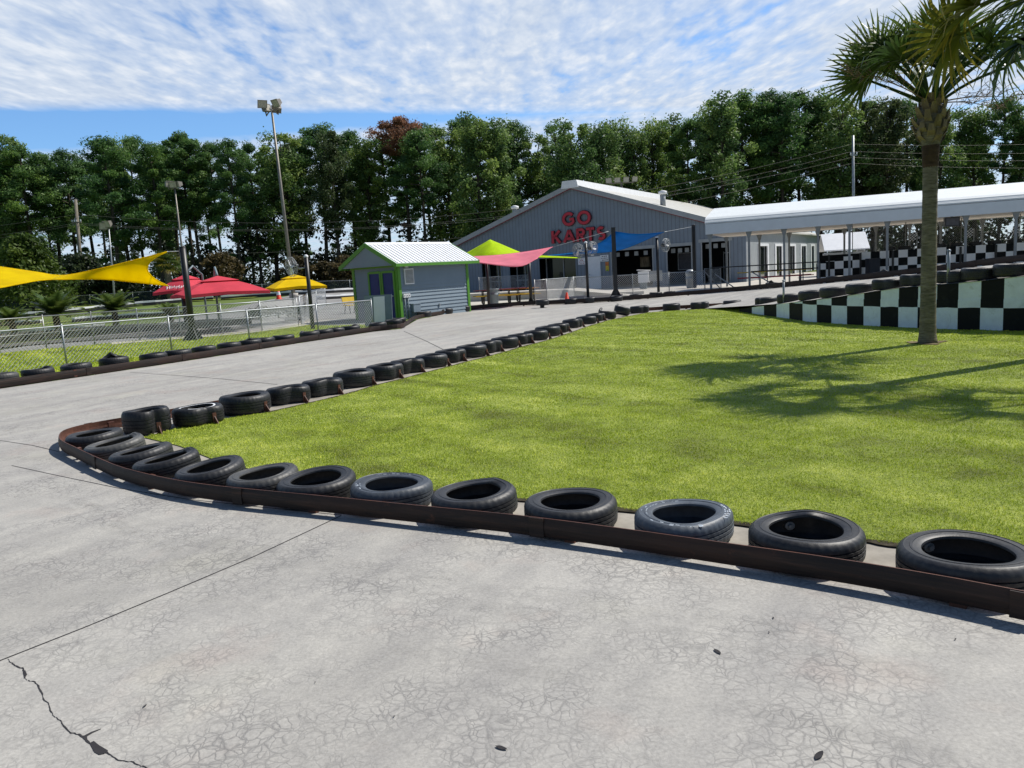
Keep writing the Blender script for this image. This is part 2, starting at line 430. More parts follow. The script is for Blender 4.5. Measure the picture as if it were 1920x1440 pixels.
M['siding'] = m_stripe('grey_lap_siding', (0.20, 0.255, 0.30), 2, 6.2, 0.0, 0.6, 0.06)
M['green'] = simple('lime_green_paint', (0.085, 0.26, 0.022), 0.5, var=0.08, scale=3)
M['blue_door'] = simple('blue_door_paint', (0.016, 0.030, 0.14), 0.6, var=0.15, scale=3)
M['red_letter'] = simple('red_sign_face', (0.44, 0.014, 0.034), 0.45, var=0.12, scale=3)
M['red_dark'] = simple('dark_red_sign_side', (0.07, 0.010, 0.016), 0.5, var=0.2, scale=3)
M['cloth_yellow'] = m_cloth('yellow_sail_cloth', (0.97, 0.75, 0.004), 0.65)
M['cloth_lime'] = m_cloth('lime_sail_cloth', (0.56, 0.76, 0.01), 0.4)
M['cloth_pink'] = m_cloth('coral_pink_sail_cloth', (0.85, 0.30, 0.38), 0.45)
M['cloth_blue'] = m_cloth('blue_sail_cloth', (0.015, 0.21, 0.48), 0.55)
M['cloth_red'] = m_cloth('red_umbrella_cloth', (0.74, 0.085, 0.12), 0.35)
M['cloth_gold'] = m_cloth('yellow_umbrella_cloth', (0.88, 0.64, 0.005), 0.4)
M['yellow'] = simple('yellow_plastic', (0.62, 0.42, 0.03), 0.5, var=0.12, scale=3)
M['orange_top'] = simple('orange_table_top', (0.55, 0.25, 0.04), 0.5, var=0.2, scale=3)
M['red_seat'] = simple('red_bench_paint', (0.42, 0.03, 0.05), 0.5, var=0.12, scale=3)
M['red_top'] = simple('dark_red_table_top', (0.17, 0.02, 0.03), 0.5, var=0.2, scale=3)
M['cone'] = simple('orange_cone_rubber', (0.75, 0.05, 0.012), 0.5, var=0.08, scale=5)
M['bin_grey'] = simple('grey_bin_plastic', (0.16, 0.21, 0.23), 0.55, var=0.12, scale=4)
M['bin_navy'] = simple('navy_bin_plastic', (0.006, 0.010, 0.022), 0.5, var=0.2, scale=4)
M['check_white'] = m_painted_block('white_block_paint', (0.74, 0.82, 0.90), (0.46, 0.52, 0.53))
M['check_black'] = m_painted_block('black_block_paint', (0.008, 0.009, 0.010), (0.022, 0.026, 0.025))
M['board_white'] = simple('white_board_paint', (0.90, 0.91, 0.92), 0.6, var=0.04, scale=3)
M['cap'] = simple('block_cap', (0.45, 0.48, 0.47), 0.8, var=0.2, scale=3)
M['screen'] = m_screen()
M['palm_bark'] = m_trunk('palm_bark', (0.075, 0.066, 0.050), (0.27, 0.24, 0.19), 6.0)
M['boot'] = m_trunk('palm_leaf_base', (0.085, 0.066, 0.045), (0.28, 0.225, 0.155))
M['fibre'] = m_trunk('palm_fibre', (0.035, 0.022, 0.016), (0.10, 0.065, 0.045), 3.0)
M['bark'] = m_trunk('tree_bark', (0.035, 0.028, 0.022), (0.10, 0.085, 0.07))
M['pole_wood'] = m_trunk('weathered_pole', (0.14, 0.12, 0.10), (0.30, 0.27, 0.23))
M['pine'] = m_leaf('pine_needles', [(0, (0.041, 0.090, 0.036)), (0.5, (0.089, 0.180, 0.050)), (1, (0.210, 0.329, 0.072))])
M['broad'] = m_leaf('broad_leaves', [(0, (0.054, 0.102, 0.036)), (0.5, (0.124, 0.210, 0.059)), (1, (0.325, 0.419, 0.098))])
M['olive'] = m_leaf('olive_leaves', [(0, (0.037, 0.056, 0.022)), (0.5, (0.080, 0.110, 0.039)), (1, (0.160, 0.197, 0.075))])
M['dead'] = m_leaf('brown_dead_needles', [(0, (0.12, 0.06, 0.035)), (0.5, (0.26, 0.125, 0.07)), (1, (0.40, 0.21, 0.12))])
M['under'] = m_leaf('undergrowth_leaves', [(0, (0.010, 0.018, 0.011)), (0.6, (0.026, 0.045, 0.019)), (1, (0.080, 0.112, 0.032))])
M['cypress'] = m_leaf('cypress_leaves', [(0, (0.03, 0.055, 0.010)), (0.5, (0.085, 0.13, 0.018)), (1, (0.18, 0.22, 0.035))])
M['magnolia'] = m_leaf('magnolia_leaves', [(0, (0.025, 0.025, 0.012)), (0.5, (0.075, 0.06, 0.025)), (1, (0.16, 0.12, 0.05))])
M['frond'] = m_leaf('palm_frond_green', [(0, (0.022, 0.046, 0.014)), (0.5, (0.052, 0.095, 0.024)), (1, (0.16, 0.20, 0.045))], 0.35, 0.38)
M['frond_old'] = m_leaf('palm_frond_yellowing', [(0, (0.06, 0.085, 0.012)), (0.5, (0.17, 0.18, 0.022)), (1, (0.42, 0.29, 0.04))], 0.4, 0.45)
M['sago'] = m_leaf('sago_frond', [(0, (0.03, 0.055, 0.012)), (0.5, (0.075, 0.12, 0.025)), (1, (0.18, 0.22, 0.05))], 0.35, 0.4)
M['stalk'] = simple('dry_flower_stalk', (0.24, 0.16, 0.11), 0.9, var=0.3, scale=4)
M['glass'] = simple('dark_glass', (0.012, 0.016, 0.015), 0.06, var=0.2, scale=1, spec=0.6)
M['lens'] = simple('lamp_lens', (0.42, 0.40, 0.34), 0.25, var=0.15, scale=6)
M['lamp_grey'] = simple('lamp_housing', (0.22, 0.20, 0.17), 0.5, 0.3, var=0.2, scale=5)
M['sign_green'] = simple('sign_green', (0.10, 0.28, 0.03), 0.5); M['sign_yellow'] = simple('sign_yellow', (0.65, 0.45, 0.03), 0.5)
M['sign_orange'] = simple('sign_orange', (0.6, 0.16, 0.03), 0.5); M['ink'] = simple('sign_ink', (0.06, 0.06, 0.07), 0.6)
M['ink_red'] = simple('sign_red_ink', (0.38, 0.05, 0.05), 0.6)

# ------------------------------------------------------------------ the ground
# ramp: height of the track along the checkered wall, known at sight lines px
WALL_BASE = [(1385, 585), (1430, 592), (1520, 605), (1640, 613), (1780, 619), (1900, 622)]
WALL_TOP = [(1385, 580), (1410, 576), (1557, 559), (1683, 540.5), (1756, 534.6), (1843, 526.5), (1920, 517)]
def wall_pt(px):
    q = G(px, interp(px, WALL_BASE)) if px <= 1900 else None
    if q is None:
        a = G(1900, 622); b = G(1850, interp(1850, WALL_BASE)); q = a + (a - b).normalized() * (px - 1900) * 0.022
        q = Vector((q.x + ((px - 1900) * 0.006), q.y, 0))
    return q
def wall_top(px):
    q = wall_pt(px)
    if px <= 1920: return D(px, interp(px, WALL_TOP), q.y).z
    return D(1915, interp(1915, WALL_TOP), wall_pt(1915).y).z + (px - 1915) * 0.0012

TYRE_R, TYRE_H = 0.315, 0.20
flat = lambda q, z=0.0: Vector((q.x, q.y, z))
near_px = [(1806, 1046), (1495, 1008), (1266, 976), (1055, 946), (875, 929), (728, 909), (589, 898), (477, 894),
           (379, 881), (291, 867), (247, 850), (205, 832), (159, 815)]
near_c = [G(x, y, .172) for x, y in near_px]
far_px = [(276, 795), (372, 779), (460, 758), (541, 741), (605, 727), (664, 711), (722, 698), (764, 687.5), (809, 677), (845, 668),
          (884, 659), (917, 651), (946, 643), (976, 636), (1004.5, 629), (1027, 622), (1048, 615.7), (1075, 607),
          (1099, 600.6), (1117, 595.5), (1136, 592), (1163, 587), (1199, 581), (1259, 576.5), (1312, 573.5), (1373, 570)]
far_c = [G(x, y, 0.11) for x, y in far_px]
near_top = [(2600, 1250), (1920, 1110), (1600, 1052), (1300, 1008), (1120, 984), (950, 964), (780, 947), (640, 933), (520, 922.5), (410, 911.7), (320, 898), (233, 877), (195, 863), (160, 848), (137, 837), (118, 828),
            (110, 820), (113, 811), (125, 804), (150, 797), (185, 790), (233, 782), (330, 765), (413, 749.5), (497, 733)]
nt_ = [flat(G(x, y, .145)) for x, y in near_top]
ramp_px = [1414, 1456, 1497, 1540, 1588, 1640, 1696, 1764, 1816, 1878, 1925]
def perp(a, b):
    d = (b - a); d.z = 0; d.normalize(); return Vector((-d.y, d.x, 0))
def offset_line(pts, k):
    out = []
    for i, p in enumerate(pts):
        a = pts[max(0, i - 1)]; b = pts[min(len(pts) - 1, i + 1)]
        out.append(p + perp(a, b) * k)
    return out
def smooth_line(pts, step=0.25):
    """Catmull-Rom through the points"""
    out = []
    P_ = [pts[0] * 2 - pts[1]] + list(pts) + [pts[-1] * 2 - pts[-2]]
    for i in range(1, len(P_) - 2):
        a, b, c, d = P_[i - 1], P_[i], P_[i + 1], P_[i + 2]
        n = max(2, int((c - b).length / step))
        for k in range(n):
            t = k / n
            out.append(0.5 * ((2 * b) + (c - a) * t + (2 * a - 5 * b + 4 * c - d) * t * t + (3 * b - a - 3 * c + d) * t ** 3))
    out.append(P_[-2]); return out

def push_off(c, line, d):
    for _ in range(3):
        q = min(line, key=lambda p: (p.x - c.x) ** 2 + (p.y - c.y) ** 2)
        v = Vector((c.x - q.x, c.y - q.y, 0))
        k = line.index(q); nn = perp(line[max(0, k - 1)], line[min(len(line) - 1, k + 1)]) * -1
        s_ = v.dot(nn)
        if s_ < d: c = c + nn * (d - s_)
    return c
_rl = smooth_line(nt_, .1)
near_c = [push_off(c, _rl, .325) for c in near_c]
# the lawn's outline: inside the tyre rows, then along the foot of the checkered wall
nrow = [flat(near_c[0]) + (flat(near_c[0]) - flat(near_c[1])) * 3] + [flat(p) for p in near_c[:8]]
near_in = offset_line(nrow, -0.36)
far_in = offset_line([flat(p) for p in far_c[1:]], -0.42)
tip = [flat(G(405, 866)), flat(G(335, 838)), flat(G(268, 822)), flat(G(330, 806)), flat(G(400, 790))]
wall_foot = [wall_pt(p) for p in range(1440, 2020, 20)]
lawn_poly = near_in + tip + [p for p in far_in if p.y > tip[-1].y + 0.2] + wall_foot
lawn_poly += [Vector((11.2, 10.5, 0)), Vector((11.2, -1.5, 0))]
def sheet(name, poly, z, mat, kind='structure', sub=None):
    b = MB(); vs = [Vector((p.x, p.y, z)) for p in poly]
    tri = tessellate_polygon([vs]); b.add(vs, tri)
    o = b.build(name, mat, fix=False)
    me = o.data
    bm = bmesh.new(); bm.from_mesh(me)
    for f in bm.faces:
        if f.normal.z < 0: f.normal_flip()
    bm.to_mesh(me); bm.free()
    return tag(o, kind=kind)
def grid_sheet(name, x0, x1, y0, y1, step, dz, mat, inside=None):
    nx = int((x1 - x0) / step); ny = int((y1 - y0) / step); b = MB()
    vs = [(x0 + i * step, y0 + j * step, zg(x0 + i * step, y0 + j * step) + dz) for j in range(ny + 1) for i in range(nx + 1)]
    fs = []
    for j in range(ny):
        for i in range(nx):
            if inside and not inside(x0 + (i + .5) * step, y0 + (j + .5) * step): continue
            a = j * (nx + 1) + i; fs.append((a, a + 1, a + nx + 2, a + nx + 1))
    b.add(vs, fs); return tag(b.build(name, mat, fix=False), kind='structure')

# far ground to the horizon, with the gentle rise on the left behind the second track
b = MB()
xs = [-900, -300, -120] + list(range(-80, 41, 2)) + [120, 300, 900]
ys = [-60, -10] + list(range(0, 92, 2)) + [140, 250, 500, 1500]
vs = [(x, y, zg(x, y) - 0.03) for y in ys for x in xs]
nx = len(xs)
fs = [(j * nx + i, j * nx + i + 1, (j + 1) * nx + i + 1, (j + 1) * nx + i) for j in range(len(ys) - 1) for i in range(nx - 1)]
b.add(vs, fs); tag(b.build('ground', M['earth'], fix=False), kind='structure')

# barrier on the far side of the track (base line), from beyond the left edge to the top of the ramp
leftb_px = [(0, 729), (150, 707), (300, 684.5), (400, 669), (500, 653), (600, 637.5), (700, 622), (752, 616.5)]
leftb = [flat(G(x, y)) for x, y in leftb_px]
leftb = [leftb[0] + (leftb[0] - leftb[1]).normalized() * 14] + leftb
kink = [flat(G(x, y)) for x, y in [(764, 610), (783, 599), (830, 590), (893, 581), (950, 576), (1000, 573), (1075, 570), (1150, 565.5), (1230, 559.5)]]
outer_ramp = []
for px, py, z in [(1300, 553.5, 0.07), (1400, 545, 0.22), (1500, 536, 0.44), (1600, 526.5, 0.60), (1700, 516.5, 0.75), (1800, 505, 0.90), (1900, 493.5, 1.05)]:
    outer_ramp.append(G(px, py, z))
outer_ramp.append(Vector((15.2, 15.0, 1.3)))
lawnside = [flat(G(x, y)) for x, y in [(1900, 1160)]]
track = leftb + kink + [flat(p) for p in outer_ramp[:2]] + [Vector((11.5, 33, 0)), Vector((13, 24, 0)), Vector((13, -8, 0)), Vector((-20, -8, 0)), Vector((-20, 4, 0))]
sheet('concrete_track', track, 0.0, M['concrete'])
# concrete pad that the tyre rows and rails stand on, inside the hairpin
pad = offset_line(nrow, 0.42) + [flat(G(240, 868)), flat(G(150, 838)), flat(G(118, 815)), flat(G(140, 800)), flat(G(230, 786))]
pad += offset_line([flat(p) for p in far_c[1:]], 0.42) + [wall_pt(1440)] + [p for p in far_in[::-1] if p.y > tip[-1].y + 0.2] + tip[::-1] + near_in[::-1]
lawn = sheet('lawn', lawn_poly, 0.016, M['lawn'])
rowpad = offset_line([flat(p) for p in far_c], 0.38) + offset_line([flat(p) for p in far_c], -0.60)[::-1]
sheet('tyre_pad', rowpad, 0.004, M['pad'])
rowpad2 = offset_line(nrow, 0.22) + [flat(G(200, 846)), flat(G(140, 822)), flat(G(200, 797)), flat(G(300, 790)), tip[2]] + offset_line(nrow, -0.62)[::-1]
sheet('tyre_pad', rowpad2, 0.008, M['pad'])

eb = MB(); rnd_e = random.Random(2)
for line in (near_in, [p for p in far_in if p.y > tip[-1].y]):
    L = smooth_line(line, .06); ws = [.02 + .05 * max(0, noise.noise(Vector((i * .17, 3, 0)))) + .015 * rnd_e.random() for i in range(len(L))]
    for i in range(len(L) - 1):
        na, nb_ = perp(L[max(0, i - 1)], L[i + 1]), perp(L[i], L[min(i + 2, len(L) - 1)])
        z = Vector((0, 0, .0185)); eb.add([L[i] - na * ws[i] + z, L[i] + na * ws[i] + z, L[i + 1] + nb_ * ws[i + 1] + z, L[i + 1] - nb_ * ws[i + 1] + z], [(3, 2, 1, 0)])
tag(eb.build('soil_edge', M['soil'], fix=False), kind='structure')
# expansion joints and the long crack: thin sunken tar lines
jb = MB()
def strip_on(b, pts, w, z=0.0016):
    pts = [flat(p) for p in pts]
    for i in range(len(pts) - 1):
        n0 = perp(pts[max(0, i - 1)], pts[min(i + 1, len(pts) - 1)]); n1 = perp(pts[i], pts[min(i + 2, len(pts) - 1)])
        w0 = w[i] if isinstance(w, list) else w; w1 = w[i + 1] if isinstance(w, list) else w
        zz = Vector((0, 0, z))
        b.add([pts[i] - n0 * w0 / 2 + zz, pts[i] + n0 * w0 / 2 + zz, pts[i + 1] + n1 * w1 / 2 + zz, pts[i + 1] - n1 * w1 / 2 + zz], [(3, 2, 1, 0)])
    return b
for pts, w in [([(-260, 1339), (0, 1239), (160, 1176), (320, 1110), (480, 1042), (640, 967)], 0.011),
               ([(-200, 798), (0, 826), (60, 835), (110, 847)], 0.012),
               ([(22, 873), (100, 890), (220, 915), (350, 936), (480, 950), (640, 966)], 0.010),
               ([(244, 698), (330, 704), (420, 711), (520, 721)], 0.022),
               ([(757, 621), (800, 640), (832, 656)], 0.026), ([(1220, 563), (1232, 571)], 0.03)]:
    strip_on(jb, [G(x, y) for x, y in pts], w)
tag(jb.build('expansion_joint', M['joint'], fix=False), kind='structure')
cb = MB(); random.seed(3)
cpx = [(15, 1236), (23, 1243), (31, 1249), (44, 1254), (47, 1264), (45, 1272), (55, 1277), (66, 1279), (73, 1290), (80, 1302), (81, 1310), (92, 1322), (97, 1336), (100, 1342), (114, 1351), (120, 1362), (133, 1375), (148, 1377), (158, 1382), (166, 1392), (178, 1402), (198, 1410), (208, 1416), (222, 1426), (245, 1428), (262, 1435), (276, 1441), (300, 1452), (340, 1475)]
cw = [0.006, 0.008, 0.010, 0.016, 0.022, 0.006, 0.007, 0.009, 0.012, 0.008, 0.009, 0.006, 0.008, 0.005, 0.006, 0.008, 0.011, 0.012, 0.024, 0.012, 0.018, 0.024, 0.008, 0.008, 0.007, 0.007, 0.006, 0.006, 0.006]
cw = [w * 0.55 for w in cw]
fine_pts, fine_w = [], []
for i in range(len(cpx) - 1):
    for k in range(4):
        t = k / 4; j = 0.0 if k == 0 else 1.6
        fine_pts.append(G(cpx[i][0] * (1 - t) + cpx[i + 1][0] * t + random.uniform(-j, j), cpx[i][1] * (1 - t) + cpx[i + 1][1] * t + random.uniform(-j, j)))
        fine_w.append((cw[i] * (1 - t) + cw[i + 1] * t) * random.uniform(0.5, 1.3))
strip_on(cb, fine_pts, fine_w, 0.0018)
strip_on(cb, [G(158, 1382), G(172, 1374), G(190, 1367)], [0.016, 0.012, 0.003], 0.0020)
hole = [G(x, y) for x, y in [(168, 1394), (176, 1390), (186, 1398), (203, 1408), (196, 1414), (186, 1416), (177, 1411)]]
cb.add([flat(p, 0.0022) for p in hole], [tuple(range(len(hole)))])
tag(cb.build('pavement_crack', M['joint'], fix=False), kind='structure')

def m_skid():
    m, nt, b = new_mat('tyre_skid'); b.inputs['Base Color'].default_value = (0.10, 0.098, 0.10, 1); b.inputs['Roughness'].default_value = .8
    tr = N(nt, 'ShaderNodeBsdfTransparent'); mx = N(nt, 'ShaderNodeMixShader'); p = worldpos(nt)
    f = mth(nt, 'MULTIPLY', noise_tex(nt, p, 14, 5, .7), noise_tex(nt, p, 1.3, 3, .6))
    nt.links.new(ramp(nt, f, [(.20, (0, 0, 0)), (.40, (.10, .10, .10))]), mx.inputs[0])
    nt.links.new(tr.outputs[0], mx.inputs[1]); nt.links.new(b.outputs[0], mx.inputs[2]); nt.links.new(mx.outputs[0], nt.nodes['Material Output'].inputs[0]); return m
M['skid'] = m_skid(); kb = MB()
for k, pts in enumerate([[(1500, 1180), (1200, 1128), (980, 1098), (760, 1070), (560, 1040), (300, 985), (60, 915)], [(1490, 1196), (1190, 1143), (970, 1112), (750, 1083), (540, 1052), (280, 998), (30, 930)],
                         [(1900, 1290), (1500, 1225), (1100, 1165), (800, 1118), (450, 1050), (100, 960)], [(600, 1150), (420, 1080), (250, 1000), (90, 900), (40, 840), (140, 770), (330, 728), (560, 690)],
                         [(-60, 930), (-20, 840), (90, 775), (300, 735), (520, 697), (700, 660), (860, 625)], [(-60, 905), (0, 820), (100, 765), (310, 722), (540, 682)], [(1800, 1420), (1400, 1330), (1000, 1260), (600, 1180), (300, 1090)]]):
    L = smooth_line([flat(G(*q)) for q in pts], .15); strip_on(kb, L, .10 + .02 * (k % 3), .0026 + .0002 * k)
tag(kb.build('skid_marks', M['skid'], fix=False), kind='structure')

# ramp of the track climbing behind the checkered wall
inner = [flat(p) for p in offset_line([flat(q) for q in far_c[20:]], -0.3)]
inner_r = [Vector((*wall_pt(px).xy, wall_top(px))) for px in list(range(1440, 2000, 20))]
b = MB(); outs = smooth_line(kink[-2:] + outer_ramp, 0.5); ins = smooth_line([flat(far_c[22], 0.0), flat(far_c[24], 0.0)] + inner_r[1:], 0.5)
n = 60
def resample(L, n):
    d = [0]
    for a, c in zip(L, L[1:]): d.append(d[-1] + (c - a).length)
    out = []
    for k in range(n + 1):
        s = d[-1] * k / n
        for i in range(len(L) - 1):
            if s <= d[i + 1] + 1e-9:
                t = (s - d[i]) / max(1e-9, d[i + 1] - d[i]); out.append(L[i].lerp(L[i + 1], t)); break
    return out
O_, I_ = resample(outs, n), resample(ins, n)
vs = []
for o, i in zip(O_, I_):
    for t in (0, .2, .4, .6, .8, 1): q = i.lerp(o, t); vs.append(Vector((q.x, q.y, max(q.z, 0) + 0.007)))
fs = [(k * 6 + j, (k + 1) * 6 + j, (k + 1) * 6 + j + 1, k * 6 + j + 1) for k in range(n) for j in range(5)]
b.add(vs, fs, True); tag(b.build('track_ramp', M['concrete'], fix=False), kind='structure')
# the outer side of the ramp is held by a low concrete bank
b = MB(); vs = []
for o in O_: vs += [Vector((o.x, o.y, o.z + 0.004)), Vector((o.x + 0.35, o.y + 0.25, o.z + 0.002)), Vector((o.x + 0.7, o.y + 0.5, -0.02))]
fs = [(k * 3 + j, (k + 1) * 3 + j, (k + 1) * 3 + j + 1, k * 3 + j + 1) for k in range(n) for j in range(2)]
b.add(vs, fs); tag(b.build('ramp_bank', M['pad'], fix=False), kind='structure')

# patio in front of the kart building, grass strip on the left, second small track
e_f, n_f = Vector((0.866, -0.5, 0)), Vector((0.5, 0.866, 0))
patio = [p + Vector((-0.15, 0.3, 0)) for p in kink[2:]] + [flat(p) + Vector((0.6, 0.4, 0)) for p in outer_ramp[:7]] + [Vector((40, 22, 0)), Vector((40, 75, 0)), Vector((-5.7, 75, 0)), Vector((-5.7, 33, 0))]
sheet('patio', patio, 0.004, M['patio'])
gs = [p + perp(leftb[0], leftb[3]) * 0.32 for p in leftb]
f2 = [GT(x, y) for x, y in [(-420, 722), (0, 664), (263, 640), (492, 622), (560, 611), (610, 612), (700, 610)]]
strip_poly = gs + [flat(p) for p in f2[::-1]]
sheet('grass_strip', strip_poly, 0.016, M['lawn'])
def in_track2(x, y):
    # left of the shed and beyond the second fence
    for a, c in zip(f2, f2[1:]):
        if a.x <= x <= c.x: return y > a.y + (c.y - a.y) * (x - a.x) / (c.x - a.x) + 0.3
    return False
grid_sheet('second_track', -62, -5, 16, 71.5, 0.5, 0.01, M['asphalt'], lambda x, y: in_track2(x, y))
def ribbon(name, pts, w, dz, mat, kind='structure'):
    b = MB(); L = smooth_line([Vector(p) for p in pts], 0.6); vs = []
    for i, p in enumerate(L):
        nn = perp(L[max(0, i - 1)], L[min(len(L) - 1, i + 1)])
        for t in (-.5, 0, .5):
            q = p + nn * w * t; vs.append((q.x, q.y, zg(q.x, q.y) + dz))
    fs = [(k * 3 + j, k * 3 + j + 1, (k + 1) * 3 + j + 1, (k + 1) * 3 + j) for k in range(len(L) - 1) for j in range(2)]
    b.add(vs, fs); return tag(b.build(name, mat, fix=False), kind=kind)
ribbon('mulch_bed', [GT(x, y) for x, y in [(-60, 655), (60, 645), (180, 632), (300, 622), (400, 612), (470, 606)]], .5, 0.05, M['mulch'])
ribbon('mulch_bed', [GT(x, y) for x, y in [(-120, 664), (0, 651), (88, 643.5), (178, 636.5), (263, 630.5), (341, 626), (400, 621), (440, 615)]], 2.6, 0.055, M['mulch'])
ribbon('mulch_bed', [GT(x, y) for x, y in [(60, 610), (150, 601), (260, 594), (360, 588), (430, 584)]], .5, 0.05, M['lawn'])
ribbon('verge', [GT(x, y) for x, y in [(-40, 592), (100, 579), (240, 571.5), (330, 567), (480, 558)]], 1.0, 0.05, M['lawn'])
ribbon('path', [GT(x, y) for x, y in [(210, 646), (330, 636), (430, 628), (520, 617), (590, 606), (660, 600)]], 1.5, 0.045, M['patio'])

# ------------------------------------------------------------------ tyres
def tyre_mb(dent=0.0, da=0.0, dw=0.5, seg=152, squash=1.0, tilt=0.0, sink=0.0, lug=True):
    R, W = TYRE_R, TYRE_H
    k = R / 0.312; h = W / 0.2
    prof = [(.197, .176), (.200, .188), (.208, .193), (.222, .196), (.238, .199), (.240, .203), (.250, .203), (.252, .200), (.276, .199), (.279, .202), (.287, .198), (.299, .186), (.308, .172), (.312, .152),
            (.312, .136), (.304, .134), (.304, .128), (.313, .126), (.313, .106), (.304, .104), (.304, .096), (.313, .094), (.313, .074), (.304, .072), (.304, .066),
            (.312, .064), (.312, .048), (.308, .028), (.299, .014), (.283, .004), (.262, 0), (.240, .001), (.208, .007), (.197, .024), (.205, .034), (.262, .030),
            (.288, .05), (.296, .08), (.296, .12), (.288, .15), (.262, .170), (.205, .166)]
    b = MB(); m = len(prof); vs = []
    for i in range(seg):
        t = 2 * PI * i / seg
        a = (t - da + PI) % (2 * PI) - PI
        g = math.exp(-(a / dw) ** 2)
        for j, (r, z) in enumerate(prof):
            rr = r * k; zz = z * h
            if lug and (11 <= j <= 13 or 26 <= j <= 28):
                rr -= 0.0032 * (i % 4 == 0)
            elif lug and 15 <= j <= 24: rr -= 0.0022 * ((i + j // 5 * 2) % 4 == 0)
            f = 1 - dent * g * (1.05 if r < .25 else 1.0)
            x, y = rr * f * math.cos(t) * squash, rr * f * math.sin(t)
            zz += tilt * g * (z / .2) - sink * (1 - g) * 0.0
            zz += 0.006 * math.sin(2 * t + 1.3) * (z / .2)
            vs.append((x, y, zz))
    fs = [(i * m + j, ((i + 1) % seg) * m + j, ((i + 1) % seg) * m + (j + 1) % m, i * m + (j + 1) % m) for i in range(seg) for j in range(m)]
    b.add(vs, fs, True); return b
def mark_sharp(o, ang=24):
    bm = bmesh.new(); bm.from_mesh(o.data)
    bm.edges.ensure_lookup_table()
    for e in bm.edges:
        if len(e.link_faces) == 2 and e.calc_face_angle(0) > rad(ang): e.smooth = False
    bm.to_mesh(o.data); bm.free()
TY = {}
for key, kw in {'round': {}, 'oval': dict(squash=0.93), 'dent': dict(dent=.30, da=-PI / 2, dw=.42), 'heart': dict(dent=.5, da=-PI / 2 + .25, dw=.40),
                'soft': dict(dent=.16, da=2.4, dw=.8), 'fold': dict(dent=.42, da=0.9, dw=.55, tilt=.10), 'kidney': dict(dent=.4, da=-PI / 2 - .3, dw=.6, tilt=.02),
                'pinch': dict(dent=.22, da=.4, dw=.45, tilt=.03)}.items():
    o = tyre_mb(**kw).build('tyre', M['rubber']); mark_sharp(o)
    TY[key] = o.data; bpy.data.objects.remove(o)
def put_tyre(key, loc, rz, label, group, tilt=(0, 0), mat=None, scale=1.0, hs=1.0):
    o = bpy.data.objects.new('tyre', TY[key]); COL.objects.link(o)
    o.location = loc; o.rotation_euler = (tilt[0], tilt[1], rz); o.scale = (scale, scale, scale * hs)
    if mat:
        o.data = TY[key].copy(); o.data.materials[0] = mat
    return tag(o, label, 'tyre', group)
def tyre_letters(o, a0, a1, n, seed, r0=.238, r1=.274, full=False):
    """raised chalk-white lettering blocks round the upper sidewall"""
    rr = random.Random(seed); b = MB()
    for i in range(n):
        t = a0 + (a1 - a0) * (i + .5) / n; w = abs(a1 - a0) / n * .36
        z = TYRE_H * 1.008
        def q(r, tt): return (r * math.cos(tt), r * math.sin(tt), z + 0.006 * math.sin(2 * tt + 1.3) - (0.004 if r > .27 else 0) - (0.002 if r < .245 else 0))
        st = rr.choice(['I', 'O', 'E', 'L', 'T', 'H'])
        def seg(ra, rb, ta, tb): b.add([q(ra, ta), q(rb, ta), q(rb, tb), q(ra, tb)], [(0, 1, 2, 3)])
        th = 0.32
        if st in 'IOELH': seg(r0, r1, t - w, t - w + w * th * 2)
        if st in 'OH': seg(r0, r1, t + w - w * th * 2, t + w)
        if st in 'OE': seg(r0, r0 + .008, t - w, t + w); seg(r1 - .008, r1, t - w, t + w)
        if st == 'L': seg(r0, r0 + .008, t - w, t + w)
        if st == 'T': seg(r0, r1, t - w * .3, t + w * .3); seg(r1 - .008, r1, t - w, t + w)
        if st in 'EH': seg((r0 + r1) / 2 - .004, (r0 + r1) / 2 + .004, t - w, t + w)
    return b.build('lettering', M['chalk'], o, fix=False)
def rim_line(o, a0, a1, r0, r1, dent_kw=None):
    b = MB(); n = 40; vs = []
    for i in range(n + 1):
        t = a0 + (a1 - a0) * i / n; f = 1.0
        if dent_kw:
            a = (t - dent_kw['da'] + PI) % (2 * PI) - PI; f = 1 - dent_kw['dent'] * math.exp(-(a / dent_kw['dw']) ** 2)
        for r in (r0, r1): vs.append((r * f * math.cos(t), r * f * math.sin(t), TYRE_H * 1.0 + 0.006 * math.sin(2 * t + 1.3)))
    b.add(vs, [(2 * i, 2 * i + 1, 2 * i + 3, 2 * i + 2) for i in range(n)]); return b.build('white_band', M['white'], o, fix=False)
def bolt(o, t, r=.27):
    b = MB(); c = Vector((r * math.cos(t), r * math.sin(t), .10)); d = Vector((math.cos(t), math.sin(t), 0))
    b.tube([c - d * .03, c - d * .012], .016, 6, smooth=False); b.tube([c - d * .012, c + d * .02], .03, 12)
    return b.build('bolt', M['galv'], o)

